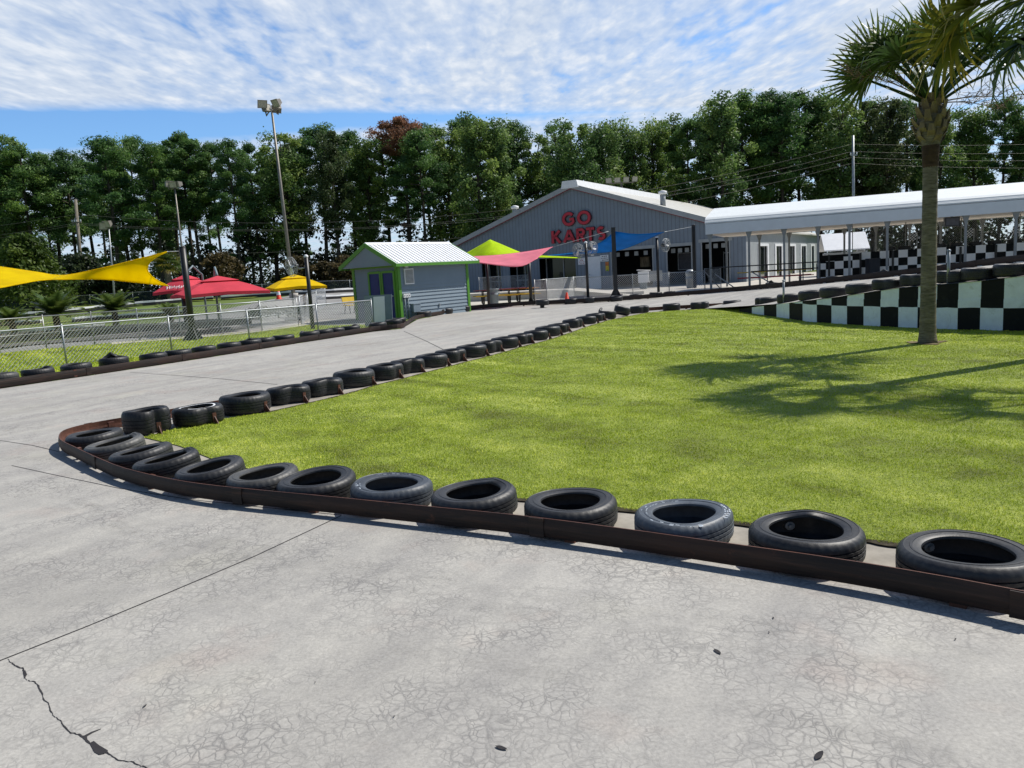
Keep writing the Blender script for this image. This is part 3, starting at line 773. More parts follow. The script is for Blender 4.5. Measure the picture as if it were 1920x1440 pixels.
def face(i, L):
    a = L[max(0, i - 1)]; c = L[min(len(L) - 1, i + 1)]; return math.atan2(c.y - a.y, c.x - a.x)
near_spec = [('oval', 'wide black tyre with a bolt showing inside, largest of the tyres behind the rail', 1.2, (0.0, 0.0), None),
             ('pinch', 'black tyre bent to a peak with a bolt inside, next to the largest tyre', 0.7, (0, 0), None),
             ('soft', 'black tyre with chalk white raised lettering round most of its blue grey sidewall', 3.0, (0, 0), 'blue'),
             ('round', 'plain round black tyre between the mostly lettered tyre and a bent one', 0, (0, 0), None),
             ('pinch', 'black tyre bent to a three-cornered opening beside the plain round tyre', 0.2, (0, -.05), None),
             ('soft', 'blue grey tyre with two short runs of smeared white lettering behind the rail', 2.6, (.0, -.05), 'blue'),
             ('round', 'black tyre with white scuffs on its tread, touching the tyre with smeared lettering', 1.0, (0, -.06), None),
             ('oval', 'greenish grey faded tyre with a scuffed sidewall near the rail weld', .3, (-.01, -.07), 'grey'),
             ('oval', 'black tyre with a blocky shoulder leaning on its neighbour, just before the faded tyre', .5, (-.02, -.12), None),
             ('pinch', 'dull black tyre leaning in the bend, behind the bare soil patch in the grass', .2, (-.03, -.14), None),
             ('oval', 'black tyre with a small white spot on its sidewall, leaning in the hairpin bend', .1, (-.02, -.12), None),
             ('pinch', 'brownish dusty tyre lying skewed over its neighbour at the hairpin', .3, (0, -.13), 'grey'),
             ('oval', 'black tyre tucked into the tip of the hairpin against the bent rail', .0, (0, -.03), None)]
near_t = []
for i, (key, lab, rz, tl, mm) in enumerate(near_spec):
    p = near_c[i]; lift = 0.012 + abs(tl[0]) * .2 + abs(tl[1]) * .12
    o = put_tyre(key, (p.x, p.y, lift), rz, lab, 'tyres behind the hairpin rail', tl, {'blue': M['rubber_blue'], 'grey': M['rubber_grey']}.get(mm), .96 if i else 1.0, .86)
    near_t.append(o)
tyre_letters(near_t[2], -1.5, 1.9, 26, 1); tyre_letters(near_t[2], 2.6, 3.6, 8, 2)
tyre_letters(near_t[5], -1.6, -0.3, 9, 3); tyre_letters(near_t[5], .6, 1.3, 5, 4)
bolt(near_t[0], 1.75 - 1.2); bolt(near_t[1], 1.55 - .7)
sb = MB(); sb.lathe([(0, .206), (.012, .205), (.014, .196)], 10, Matrix.Translation((-.24, .05, 0))); sb.build('white_spot', M['white'], near_t[10])

far_keys = ['heart', 'dent', 'round', 'kidney', 'kidney', 'round', 'dent', 'kidney', 'oval', 'dent', 'round', 'kidney', 'oval', 'dent', 'oval', 'round', 'dent', 'kidney', 'oval', 'dent', 'fold', 'fold', 'dent', 'oval', 'dent', 'round']
far_t = []; brk = MB()
for i, p in enumerate(far_c):
    a = face(i, far_c); key = far_keys[i]
    if i == 0: lab = 'tall dented black tyre with a heart-shaped hole, beside the hairpin tip of the lawn'
    elif i == 1: lab = 'black tyre with a white painted inner rim at the edge of the lawn'
    elif i == 21: lab = 'folded black tyre tilted up where the lawn edge starts to curve'
    elif i < 21: lab = f'black pegged tyre along the lawn edge, {ORD[i - 2]} beyond the white rimmed tyre'
    else: lab = f'black tyre on the curve before the checkered wall, {ORD[i - 22]} past the tilted folded tyre'
    big = .86 if i == 0 else 1.06 if i in (2, 5) else random.Random(i).uniform(.96, 1.05)
    o = put_tyre(key, (p.x, p.y, .012), a + random.Random(i * 7).uniform(-.25, .25), lab, 'tyres along the lawn edge', (0, 0), None, big, 1.6 if i == 0 else 1.1)
    if i in (20, 21): o.rotation_euler = (0.08 if i == 20 else .30, 0, a + 1.2); o.location.z = .03 if i == 20 else .085
    far_t.append(o)
rim_line(far_t[1], -2.6, 2.9, .198, .222, dict(dent=.30, da=-PI / 2, dw=.42))
for i, px in enumerate(ramp_px):
    q = wall_pt(px); a = wall_pt(px - 10); c = wall_pt(px + 10); nn = perp(a, c)
    side = -1 if nn.dot(Vector((1, .3, 0))) < 0 else 1
    p = q + nn * side * 0.36
    rnd = random.Random(50 + i)
    put_tyre(rnd.choice(['dent', 'oval', 'round', 'dent']), (p.x, p.y, wall_top(px) + .02), math.atan2(c.y - a.y, c.x - a.x) + rnd.uniform(-.3, .3),
             f'dark tyre on top of the black and white checkered ramp wall, {ORD[i]} up the slope', 'tyres on the ramp wall', (0, 0), None, rnd.uniform(1.0, 1.1), 1.12)

left_px = [(10, 716), (62, 705), (128, 695), (184, 684), (284, 674), (342, 667), (398, 659), (440, 652), (492, 645.5), (537, 641), (576, 635.5), (616, 628), (652, 624), (678, 620.5), (706, 616), (731, 611), (744, 604), (757, 600)]
for i, (x, y) in enumerate(left_px):
    # stand the tyre just behind the rail line at this sight line
    best = G(x, y + 9); q = None
    for a, c in zip(leftb + kink, (leftb + kink)[1:]):
        for t in range(20):
            w = a.lerp(c, t / 20)
            if q is None or (w - flat(best)).length < (q[0] - flat(best)).length: q = (w, perp(a, c))
    p = q[0] + q[1] * (0.40 if i < 15 else 0.42)
    if i == 3: lab, key = 'black tyre folded up to a ridge behind the brown rail by the fence post', 'fold'
    elif i < 3: lab, key = f'worn tyre behind the brown rail, {ORD[2 - i]} before the folded tyre, away from the shed', ['oval', 'pinch', 'soft'][i]
    elif i in (4, 5): lab, key = ['chunky tread black tyre behind the brown rail, alone past the gap in the row', 'chunky tread black tyre behind the rail, touching the fence post foot'][i - 4], 'round'
    else: lab, key = f'flattened black tyre behind the brown rail, {ORD[i - 6]} past the chunky tread pair', ['oval', 'round', 'pinch'][i % 3]
    o = put_tyre(key, (p.x, p.y, .02 if i != 3 else .05), random.Random(i).uniform(0, 6), lab, 'tyres behind the far rail', (random.Random(i).uniform(-.05, .05), 0), None, 1.0, 1.2)
    if i == 0: o.data = o.data.copy(); o.data.materials[0] = M['rubber_grey']
kt = [(806, 591), (847, 584), (880, 580), (1085, 565), (1120, 563), (1170, 560), (1207, 556.5), (1245, 552.5), (1272, 550.5)]
for i, (x, y) in enumerate(kt):
    p = flat(G(x, y + 5)) + Vector((-.3, .55, 0))
    put_tyre('round' if i % 2 else 'soft', (p.x, p.y, .02), i * 1.3, f'black tyre half hidden behind the rail, {ORD[i]} counted from the shed corner', 'tyres behind the patio rail', (0.05 * (i % 3), 0), None, 1.02, 1.15)
rt = resample(outs, 40)
for i, k in enumerate(range(9, 40, 3)):
    p = rt[k] + perp(rt[k - 1], rt[min(40, k + 1)]) * .42
    put_tyre(['soft', 'fold', 'round'][i % 3], (p.x, p.y, p.z + .01 + .03 * (i % 2)), i * .9, f'dark lumpy tyre behind the ramp outer rail, {ORD[i]} from the patio gate', 'tyres behind the ramp outer rail', (.08 * (i % 2), 0), None, 1.05, .98)
# the loose tyre left on the track
p = G(1017, 577)
o = put_tyre('oval', (p.x, p.y, .13), .4, 'loose black tyre propped off the ground on the open track by the cone', None, (.06, .02), None, 1.05, 1.1)
b = MB(); b.lathe([(0, -.12), (.09, -.12), (.10, -.02), (.06, .02), (.0, .02)], 12); b.build('hub', M['black'], o)

# ------------------------------------------------------------------ steel rails
def rail(name, label, top, hh, gap, posts, inward, group=None, weld=2.4):
    """flat steel strip on edge, standing gap above the ground on short posts"""
    root = thing(name, label, 'barrier', (top[0].x, top[0].y, 0), 0, group)
    L = smooth_line(top, 0.2); b = WB(root); th = .008; vs = []
    rnd = random.Random(5); m = len(L); s = 0
    for i, p in enumerate(L):
        nn = perp(L[max(0, i - 1)], L[min(m - 1, i + 1)]) * inward
        z0 = p.z + gap; z1 = p.z + gap + hh
        wv = .004 * noise.noise(Vector((i * .13, 0, 0))) * 2
        bulge = .012
        for q, zz in ((0, z0), (bulge * .7, z0 + hh * .25), (bulge, z0 + hh * .5), (bulge * .7, z0 + hh * .75), (0, z1), (-th, z1), (-th + bulge * .8, (z0 + z1) / 2), (-th, z0)):
            vs.append(p * 1 + Vector((0, 0, zz - p.z + wv)) - nn * q)
    k = 8
    fs = [(i * k + j, (i + 1) * k + j, (i + 1) * k + (j + 1) % k, i * k + (j + 1) % k) for i in range(m - 1) for j in range(k)]
    b.add(vs, fs, False)
    b.mi = [1 if (idx % k) < 4 else 0 for idx in range(len(fs))]  # outer faces carry their shade in a darker steel colour, the rest plain rust
    o = b.build('rail', [M['rust'], M['rail_shade_side']], root)
    # short posts behind the strip and splice plates over the welds
    d = 0; acc = 0.6
    for i in range(1, m):
        acc += (L[i] - L[i - 1]).length
        if acc >= posts:
            acc = 0; p = L[i]; nn = perp(L[i - 1], L[min(m - 1, i + 1)]) * inward
            a = Vector((p.x, p.y, p.z)) + nn * .045
            pb = WB(root); pb.bar(a + Vector((0, 0, -.01)), a + Vector((0, 0, gap + hh * .8)), .07, .05, nn); pb.build('post', M['rust'], root)
    acc = weld * .6; splice = WB(root); has = False
    for i in range(1, m - 1):
        acc += (L[i] - L[i - 1]).length
        if acc >= weld:
            acc = 0; p = L[i]; t = (L[i + 1] - L[i - 1]).normalized(); nn = perp(L[i - 1], L[i + 1]) * inward
            c = Vector((p.x, p.y, p.z + gap + hh / 2)) - nn * .012
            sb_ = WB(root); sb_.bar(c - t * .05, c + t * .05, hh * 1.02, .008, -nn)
            sb_.build('splice_plate', M['rail_shade_side'], root)
    return root
more = offset_line([flat(q) for q in far_c[4:26]], 0.40)
inner_rail = [q for q in more if q.y > nt_[-1].y + .5]
rail('barrier_rail', 'long rusty brown steel rail bending round the hairpin in front of the tyres', nt_ + inner_rail, .122, .023, 1.9, -1)
ir2 = []
for px in range(1400, 1960, 30):
    q = wall_pt(px); nn = perp(wall_pt(px - 10), wall_pt(px + 10)); side = -1 if nn.dot(Vector((1, .3, 0))) < 0 else 1
    w = q + nn * side * .78; ir2.append(Vector((w.x, w.y, wall_top(px))))
rail('barrier_rail', 'dark steel rail behind the tyres on top of the checkered ramp wall', ir2, .16, .04, 2.2, -1)
rail('barrier_rail', 'straight brown steel rail across the track beside the grass strip, kinking out at the shed', leftb + kink[:3], .155, .02, 2.0, 1)
rail('barrier_rail', 'brown steel rail between the track and the patio from the shed to the ramp', kink[2:], .20, .03, 2.0, 1)
rail('barrier_rail', 'tall dark steel rail along the outer side of the ramp before the white canopy', [kink[-1]] + outer_ramp, .19, .03, 2.0, 1)
# pegs that hold the lawn-side tyres
for i, p in enumerate(far_c[:20]):
    nn = perp(far_c[max(0, i - 1)], far_c[i + 1]); a = math.atan2(nn.y, nn.x)
    t = (far_c[i + 1] - far_c[max(0, i - 1)]).normalized(); t.z = 0
    q = flat(p) - nn * (.27 if far_keys[i] in ('dent', 'heart', 'kidney') else .335) + t * .05
    lab = ('rusty steel peg pushed into the tall heart-holed tyre' if i == 0 else 'rusty steel peg beside the white rimmed tyre' if i == 1 else
           f'rusty steel peg at the lawn edge, {ORD[i - 2]} beyond the white rimmed tyre')
    r_ = thing('steel_peg', lab, 'peg', (q.x, q.y, 0), a, 'pegs along the lawn edge')
    b = MB(); b.box((0, 0, .075), (.012, .05, .15)); b.build('upright', M['rust'], r_)
    b = MB(); b.prism([(-.09, 0), (-.006, 0), (-.006, .11)], Matrix.Translation((0, -.006, 0)), .012); b.build('brace', M['rust'], r_)

# ------------------------------------------------------------------ chain-link fences
def fence(label, pts, h, mesh=0.075, rw=.0036, post_r=.024, rail_r=.021, every=None, midrail=False, bottom=True, group=None, screen=False, braces=False, name='chain_link_fence'):
    """pts: post feet. parts: top rail, every post, the woven wire (or a wind screen)"""
    pts = [Vector(p) for p in pts]
    root = thing(name, label, 'fence', pts[0], 0, group)
    b = WB(root); b.tube([p + Vector((0, 0, h)) for p in pts], rail_r, 8); b.build('top_rail', M['galv'], root)
    if midrail:
        b = WB(root); b.tube([p + Vector((0, 0, h * .5)) for p in pts], rail_r * .8, 6); b.build('middle_rail', M['galv'], root)
    for p in pts:
        b = WB(root); b.tube([p + Vector((0, 0, -.05)), p + Vector((0, 0, h + .03))], post_r, 8); b.lathe([(post_r * 1.2, h + .02), (post_r * 1.1, h + .05), (0, h + .06)], 8, Matrix.Translation(p)); b.build('post', M['galv'], root)
    w = WB(root)
    for a, c in zip(pts, pts[1:]):
        L = (c - a); L.z = 0; ln = L.length; d = L / ln; nn = Vector((-d.y, d.x, 0))
        if screen:
            w.add([a + Vector((0, 0, .03)), c + Vector((0, 0, .03)), c + Vector((0, 0, h - .03)), a + Vector((0, 0, h - .03))], [(0, 1, 2, 3)]); continue
        hb = .04; H = h - hb; k = int((ln + H) / mesh) + 1
        def at(s, z): return a + d * s + Vector((0, 0, hb + z + (c.z - a.z) * s / ln))
        for i in range(k):
            for sg in (1, -1):
                s0 = i * mesh - H; z0, z1 = 0, H; s1 = s0 + H
                if s0 < 0: z0 = -s0; s0 = 0
                if s1 > ln: z1 = H - (s1 - ln); s1 = ln
                if z1 - z0 < .02: continue
                if sg < 0: p, q = at(ln - s0, z0), at(ln - s1, z1)
                else: p, q = at(s0, z0), at(s1, z1)
                o1 = nn * rw * sg; o2 = Vector((0, 0, rw)); o3 = d * rw
                w.add([p + o1 + o3, p + o2 - o3, p - o1, q + o1 + o3, q + o2 - o3, q - o1], [(0, 1, 4, 3), (1, 2, 5, 4), (2, 0, 3, 5)])
        if bottom: w.tube([a + Vector((0, 0, hb)), c + Vector((0, 0, hb))], .003, 4)
    w.build('screen_cloth' if screen else 'wire_mesh', M['screen'] if screen else M['wire'], root, fix=False)
    return root
off_ = lambda q, n_: q
def fence_feet(px_list):
    return [flat(G(x, y)) for x, y in px_list]
ff = fence_feet([(126, 687), (323, 662.6), (469, 645.6), (598, 631), (700, 618)])
d0 = (ff[0] - ff[1]).normalized()
ff = [ff[0] + d0 * 7.5, ff[0] + d0 * 5, ff[0] + d0 * 2.5] + ff
fence('silver chain link fence standing in the grass strip behind the brown rail', ff, 1.02, .10, .0058)
f2p = [GT(x, y) for x, y in [(-260, 698), (-120, 680), (0, 664), (88, 655), (178, 647), (263, 640), (341, 635), (419, 629), (492, 622), (560, 611)]]
fence('second chain link fence with a middle rail along the far edge of the grass strip', f2p, 1.15, .11, .006, midrail=True)
f3p = [f2p[-1], GT(590, 590), GT(610, 578), GT(585, 568)]
fence('chain link fence running back from the black fan post to the second track', [f2p[-1] + Vector((.1, .1, 0)), GT(580, 597), GT(596, 585), GT(612, 574)], 1.2, .22, .003, group=None)
ffar = [Vector((x, 72 - (x + 60) * .05, zg(x, 72))) for x in range(-62, 1, 4)]
fence('long low fence with dark green screen cloth in front of the tall trees', ffar, 1.0, screen=True)
pf = fence_feet([(1103, 558), (1187, 553.5), (1255, 551.8), (1322, 548)])
fence('chain link fence across the patio before the dark garage bays', pf, 1.15, .12, .007)
pf2 = fence_feet([(1020, 567), (1028, 566)]) 
rp = fence_feet([(1004, 568), (1026, 566), (1077, 559)])
rp2 = [flat(p) for p in rp] + [flat(G(1103, 556.5))]
rroot = fence('grey mesh ramp fence between the yellow picnic table and the fan post', rp2, 1.2, .05, group=None)
fence('low mesh fence on the raised walk behind the picnic tables', [Vector((*G(900, 556).xy, .35)), Vector((*G(955, 552).xy, .35)), Vector((*G(992, 549).xy, .35))], 1.1, .07)

# ------------------------------------------------------------------ the kart building
A0 = None
d = ray(1240, 536); base = G(1240, 536)
F0 = Vector((base.x, base.y, 0))
def fac(px, py):
    """sight line -> (s along the facade, height)"""
    d = ray(px, py); nn = n_f
    t = (F0 - CAM).dot(nn) / d.dot(nn); q = CAM + d * t
    return (q - F0).dot(e_f), q.z
sA, zA = fac(1072, 348)
sR, zR = fac(1398, 430); SL = sA - (sR - sA)
slope = (zA - zR) / (sR - sA)
bld = thing('kart_building', 'grey metal kart building with a low gable, pale roof trim and dark garage bays', 'building', F0, math.atan2(e_f.y, e_f.x))
def roofz(s): return zA - slope * abs(s - sA)
S = lambda px, py=500: fac(px, py)[0]
Zf = lambda px, py: fac(px, py)[1]
zl1 = Zf(1200, 467); zl2 = Zf(1030, 484)
bays = [(S(902), S(941), zl2), (S(954), S(991), zl2), (S(1010), S(1082), zl2), (S(1146), S(1226), zl1), (S(1250), S(1299), zl1), (S(1315), S(1370), Zf(1340, 453))]
# local frame: x along facade, y back into the building
b = MB(); T = .16
edge = SL + .1
def pier(x0, x1, z0, z1, y0=0.0):
    b.prism([(x0, z0), (x1, z0), (x1, z1), (x0, z1)] if z1 is not None else [(x0, z0), (x1, z0), (x1, roofz(x1) - .05), (x0, roofz(x0) - .05)], Matrix.Translation((0, y0, 0)), T)
cur = SL
for x0, x1, zt in bays:
    pier(cur, x0, -.05, None) if not (cur < sA < x0) else (pier(cur, sA, -.05, None), pier(sA, x0, -.05, None))
    if x0 < sA < x1:
        b.prism([(x0, zt), (x1, zt), (x1, roofz(x1) - .05), (sA, zA - .05), (x0, roofz(x0) - .05)], Matrix.Identity(4), T)
    else: b.prism([(x0, zt), (x1, zt), (x1, roofz(x1) - .05), (x0, roofz(x0) - .05)], Matrix.Identity(4), T)
    cur = x1
pier(cur, sR, -.05, None)
DEP = 25.0
b.build('front_wall', M['wall_grey'], bld)
b = MB(); b.box((SL + T / 2, DEP / 2 + T, zR / 2 - .05), (T, DEP, zR)); b.build('side_wall', M['wall_grey'], bld)
# right side wall with the white framed openings
b = MB(); fr = MB(); gl = MB()
y = T; ops = []
nrm_side = e_f
def sidey(px, py):
    dd = ray(px, py); P0 = F0 + e_f * sR; t = (P0 - CAM).dot(e_f) / dd.dot(e_f); q = CAM + dd * t
    return (q - P0).dot(n_f), q.z
ops = [(sidey(1421, 480)[0], sidey(1440, 480)[0]), (sidey(1452, 480)[0], sidey(1467, 480)[0]), (sidey(1478, 480)[0], sidey(1491, 480)[0]), (sidey(1500, 480)[0], sidey(1512, 480)[0]), (sidey(1519, 480)[0], sidey(1527, 480)[0])]
ops = [(a, c) for a, c in ops if 0 < a < c < 60]
zt = 2.75; cur = T; sideL = max(DEP, ops[-1][1] + 3 if ops else DEP)
b.box((sR - T / 2, (T + sideL) / 2, (zt + zR) / 2), (T, sideL - T, zR - zt))
for a, c in ops:
    b.box((sR - T / 2, (cur + a) / 2, zt / 2), (T, a - cur, zt)); cur = c
b.box((sR - T / 2, (cur + sideL) / 2, zt / 2), (T, sideL - cur, zt))
b.build('side_wall', M['trim_grey'], bld)
for a, c in ops:
    f = MB(); w = min(.5, (c - a) * .2)
    f.box((sR + .03, a + w / 2, zt / 2), (.10, w, zt)); f.box((sR + .03, c - w / 2, zt / 2), (.10, w, zt)); f.box((sR + .03, (a + c) / 2, zt - .1), (.09, c - a - 2 * w, .2))
    fo = f.build('window_frame', M['white'], bld)
    g = MB(); g.box((sR - .08, (a + c) / 2, zt / 2), (.02, c - a - .02, zt - .02)); g.build('pane', M['glass'], fo)
# interior: floor, dark partition with openings that look out at the back
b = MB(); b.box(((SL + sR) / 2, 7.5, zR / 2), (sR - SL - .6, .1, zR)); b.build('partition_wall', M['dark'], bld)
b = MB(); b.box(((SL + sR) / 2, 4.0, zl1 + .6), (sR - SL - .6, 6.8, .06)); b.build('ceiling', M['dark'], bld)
for k, (x0, x1, zt_) in enumerate(bays):
    jb_ = MB(); tt = .09
    jb_.box((x0 + tt / 2, -.02, zt_ / 2), (tt, .07, zt_)); jb_.box((x1 - tt / 2, -.02, zt_ / 2), (tt, .07, zt_))
    jb_.box(((x0 + x1) / 2, -.03, zt_ + .12), (x1 - x0 + .3, .12, .24)); jb_.build('bay_frame', M['trim_grey'] if k > 2 else M['wall_grey'], bld)
    if k < 3:
        # glazed bay: mullions and panes set back
        gq = MB(); gq.box(((x0 + x1) / 2, 1.2, zt_ / 2), (x1 - x0, .02, zt_)); g_ = gq.build('glass_door', M['glass'], bld)
        fm = MB()
        for xx in (x0 + .15, (x0 + x1) / 2, x1 - .15): fm.box((xx, 1.14, zt_ / 2), (.08, .06, zt_))
        fm.box(((x0 + x1) / 2, 1.14, 1.0), (x1 - x0, .06, .06)); fm.build('mullion', M['trim_grey'], g_)
    else:
        # checker frieze inside the top of the bay
        q = MB(); n_ = max(3, int((x1 - x0) / .75))
        for i in range(n_): q.box((x0 + .35 + i * (x1 - x0 - .4) / n_, .6, zt_ - .30), (.32, .03, .32))
        q.build('checker_frieze', M['trim_grey'], bld)
q = MB(); x0, x1, zt_ = bays[4]; cx = (x0 + x1) / 2; w = (x1 - x0) * .7
q.box((cx, 2.0, 1.75), (w, .06, 1.25)); qo = q.build('menu_board', M['ink'], bld)
q = MB()
for xx, zz, sx, sz in ((cx, 2.38, w, .05), (cx, 1.12, w, .05), (cx - w / 2, 1.75, .05, 1.3), (cx + w / 2, 1.75, .05, 1.3)): q.box((xx, 1.95, zz), (sx, .05, sz))
q.build('board_frame', M['trim_grey'], qo)
x0, x1, zt_ = bays[3]; q = MB(); q.box((x0 + (x1 - x0) * .55, 2.5, 1.9), (.75, .3, .8)); q.build('wall_cabinet', M['boot'], bld)
x0, x1, zt_ = bays[5]; q = MB()
for xx in (x0 + .9, x0 + 1.5): q.box((xx, 3.0, 1.2), (.05, .05, 2.2))
q.box((x0 + 1.2, 3.0, 2.2), (.65, .05, .08)); q.build('door_frame', M['trim_grey'], bld)
# roof slabs, gable trim, ridge cap, vent pipes
for sgn in (1, -1):
    xe = sR + .35 if sgn > 0 else SL - .35
    b = MB(); yb = sideL - .4
    zc = zA; ze = roofz(xe)
    b.prism([(sA, zc), (xe, ze), (xe, ze + .12), (sA, zc + .12)], Matrix.Translation((0, -.25, 0)), yb + .6)
    b.build('roof', M['roof_beige'], bld)
    g = MB(); g.prism([(sA, zc - .22), (xe, ze - .22), (xe, ze + .16), (sA, zc + .16)], Matrix.Translation((0, -.36, 0)), .105)
    go = g.build('gable_trim', M['trim_grey'], bld)
    g = MB(); g.prism([(sA, zc - .28), (xe, ze - .28), (xe, ze - .222), (sA, zc - .222)], Matrix.Translation((0, -.30, 0)), .045); g.build('trim_line', M['trim_red'], go)
_, zrt = fac(1075, 337)
rid = MB(); rid.prism([(sA - .75, zA - .22), (sA + .75, zA - .22), (sA + .62, zA + .36), (sA - .62, zA + .36)], Matrix.Translation((0, -.45, 0)), DEP * .86); rid.build('ridge_vent', M['white'], bld)
for (px, py, dy) in ((1243, 380, 3.0), (966, 404, 2.0)):
    s_, z_ = fac(px, py); s_ += 0
    qd = ray(px, py); Pq = F0 + n_f * dy; t = (Pq - CAM).dot(n_f) / qd.dot(n_f); qq = CAM + qd * t; s_ = (qq - F0).dot(e_f)
    v = MB(); v.tube([(s_, dy, roofz(s_) - .1), (s_, dy, roofz(s_) + 1.0)], .22, 12); vo = v.build('vent_pipe', M['trim_grey'], bld)
    v = MB(); v.lathe([(.22, 0), (.34, .04), (.34, .22), (.1, .3), (0, .3)], 12, Matrix.Translation((s_, dy, roofz(s_) + .98))); v.build('vent_cap', M['white'], vo)
# white door
x0, x1 = S(1103), S(1126); zd = Zf(1115, 481)
dd_ = MB(); dd_.box(((x0 + x1) / 2, -.02, zd / 2), (x1 - x0, .06, zd)); do = dd_.build('door', M['white'], bld); do['label'] = 'plain white door'
dd_ = MB(); dd_.tube([(x0 + .12, -.10, zd * .45), (x0 + .12, -.05, zd * .45)], .04, 8); dd_.build('handle', M['galv'], do)

# big red letters
def arc(cx, cz, r, a0, a1, n=14, ry=None):
    ry = ry or r
    return [(cx + r * math.cos(a0 + (a1 - a0) * i / n), cz + ry * math.sin(a0 + (a1 - a0) * i / n)) for i in range(n + 1)]
STROKE = {  # centre lines in a 0.8 x 1 cell
 'G': [arc(.42, .5, .34, rad(42), rad(330), 22, .41) + [(.72, .47), (.47, .47)]],
 'O': [arc(.42, .5, .34, 0, 2 * PI, 28, .41)],
 'K': [[(.12, 0), (.12, 1)], [(.70, .98), (.17, .44)], [(.30, .56), (.72, .02)]],
 'A': [[(.04, 0), (.40, .95)], [(.76, 0), (.40, .95)], [(.16, .28), (.64, .28)]],
 'R': [[(.12, 0), (.12, 1)], [(.12, .92), (.45, .92)] + arc(.45, .71, .21, PI / 2, -PI / 2, 10) + [(.12, .5)], [(.40, .48), (.70, 0)]],
 'T': [[(.40, 0), (.40, 1)], [(.04, .92), (.76, .92)]],
 'S': [arc(.40, .72, .24, rad(40), rad(250), 12, .20) + arc(.40, .28, .27, rad(70), rad(-140), 14, .20)]}
def letter(b, ch, x, z, w, h, t, y0, y1):
    for line in STROKE[ch]:
        P = [Vector((x + u / .8 * w, 0, z + v * h)) for u, v in line]
        closed = (P[0] - P[-1]).length < 1e-3; n = len(P)
        L_, R_ = [], []
        for i in range(n):
            a = P[(i - 1) % (n - 1)] if closed else P[max(0, i - 1)]; c = P[(i + 1) % (n - 1)] if closed and i == n - 1 else P[min(n - 1, i + 1)]
            tt = (c - a).normalized(); nn = Vector((-tt.z, 0, tt.x)); L_.append(P[i] + nn * t / 2); R_.append(P[i] - nn * t / 2)
        for i in range(n - 1):
            q = [L_[i], L_[i + 1], R_[i + 1], R_[i]]
            vs = [Vector((p.x, y0, p.z)) for p in q] + [Vector((p.x, y1, p.z)) for p in q]
            b.add(vs, [(0, 1, 2, 3), (4, 7, 6, 5), (0, 4, 5, 1), (1, 5, 6, 2), (2, 6, 7, 3), (3, 7, 4, 0)])
sign = thing('go_karts_sign', 'big red raised GO KARTS letters on the grey gable wall', 'sign', F0, math.atan2(e_f.y, e_f.x))
def row(txt, pxs, ztop, zbot):
    for i, ch in enumerate(txt):
        a, c = pxs[i]; x0, x1 = S(a, 430), S(c, 430); w = x1 - x0; h = ztop - zbot; t = h * .29
        m1 = MB(); letter(m1, ch, x0, zbot, w, h, t, -.20 - i * .0011, -.02); lo = m1.build('letter', M['red_dark'], sign)
        m1 = MB(); letter(m1, ch, x0, zbot, w, h, t * .70, -.226 - i * .0011, -.19); m1.build('letter_face', M['red_letter'], lo)
zt1, zb1 = Zf(1082, 397), Zf(1082, 422); zt2, zb2 = Zf(1085, 429), Zf(1085, 453)
row('GO', [(1057, 1080), (1085, 1109)], zt1, zb1)
row('KARTS', [(1035, 1053), (1058, 1079), (1082, 1099), (1100, 1117), (1120, 1137)], zt2, zb2)
def plate(name, label, px0, px1, py0, py1, mat, off, cat='sign'):
    x0, x1 = S(px0), S(px1); z1, z0 = Zf((px0 + px1) / 2, py0), Zf((px0 + px1) / 2, py1)
    r = thing(name, label, cat, F0, math.atan2(e_f.y, e_f.x))
    m = MB(); m.box(((x0 + x1) / 2, -off, (z0 + z1) / 2), (x1 - x0, .03, z1 - z0)); m.build('panel', mat, r); return r, x0, x1, z0, z1
def lines_on(r, x0, x1, z0, z1, n, mat, off, th=.04):
    m = MB(); rn = random.Random(n)
    for i in range(n):
        zz = z1 - (z1 - z0) * (i + .7) / (n + .4); ww = (x1 - x0) * rn.uniform(.5, .8)
        xx = (x0 + x1) / 2 - ww / 2
        while xx < (x0 + x1) / 2 + ww / 2:
            l = rn.uniform(.06, .16); m.box((xx + l / 2, -off, zz), (l, .01, th)); xx += l + .05
    m.build('lettering', mat, r)
r, *q = plate('notice_sign', 'white notice with red lettering on the wall beside the white door', 1085, 1099, 483.5, 496, M['white'], .05); lines_on(r, *q, 4, M['ink_red'], .07)
r, *q = plate('rules_sign', 'white rules board with dark print above the coloured height strip', 1126.5, 1142, 478, 490, M['white'], .05); lines_on(r, *q, 3, M['ink'], .07, .06)
r, x0, x1, z0, z1 = plate('height_strip', 'narrow orange, yellow and green height chart beside the dark bay', 1136, 1142, 491, 508, M['sign_yellow'], .05)
m = MB(); m.box(((x0 + x1) / 2, -.07, z1 - (z1 - z0) * .22), (x1 - x0, .012, (z1 - z0) * .4)); m.build('orange_band', M['sign_orange'], r)
m = MB(); m.box(((x0 + x1) / 2, -.07, z0 + (z1 - z0) * .08), ((x1 - x0) * .6, .012, (z1 - z0) * .14)); m.build('green_arrow', M['sign_green'], r)

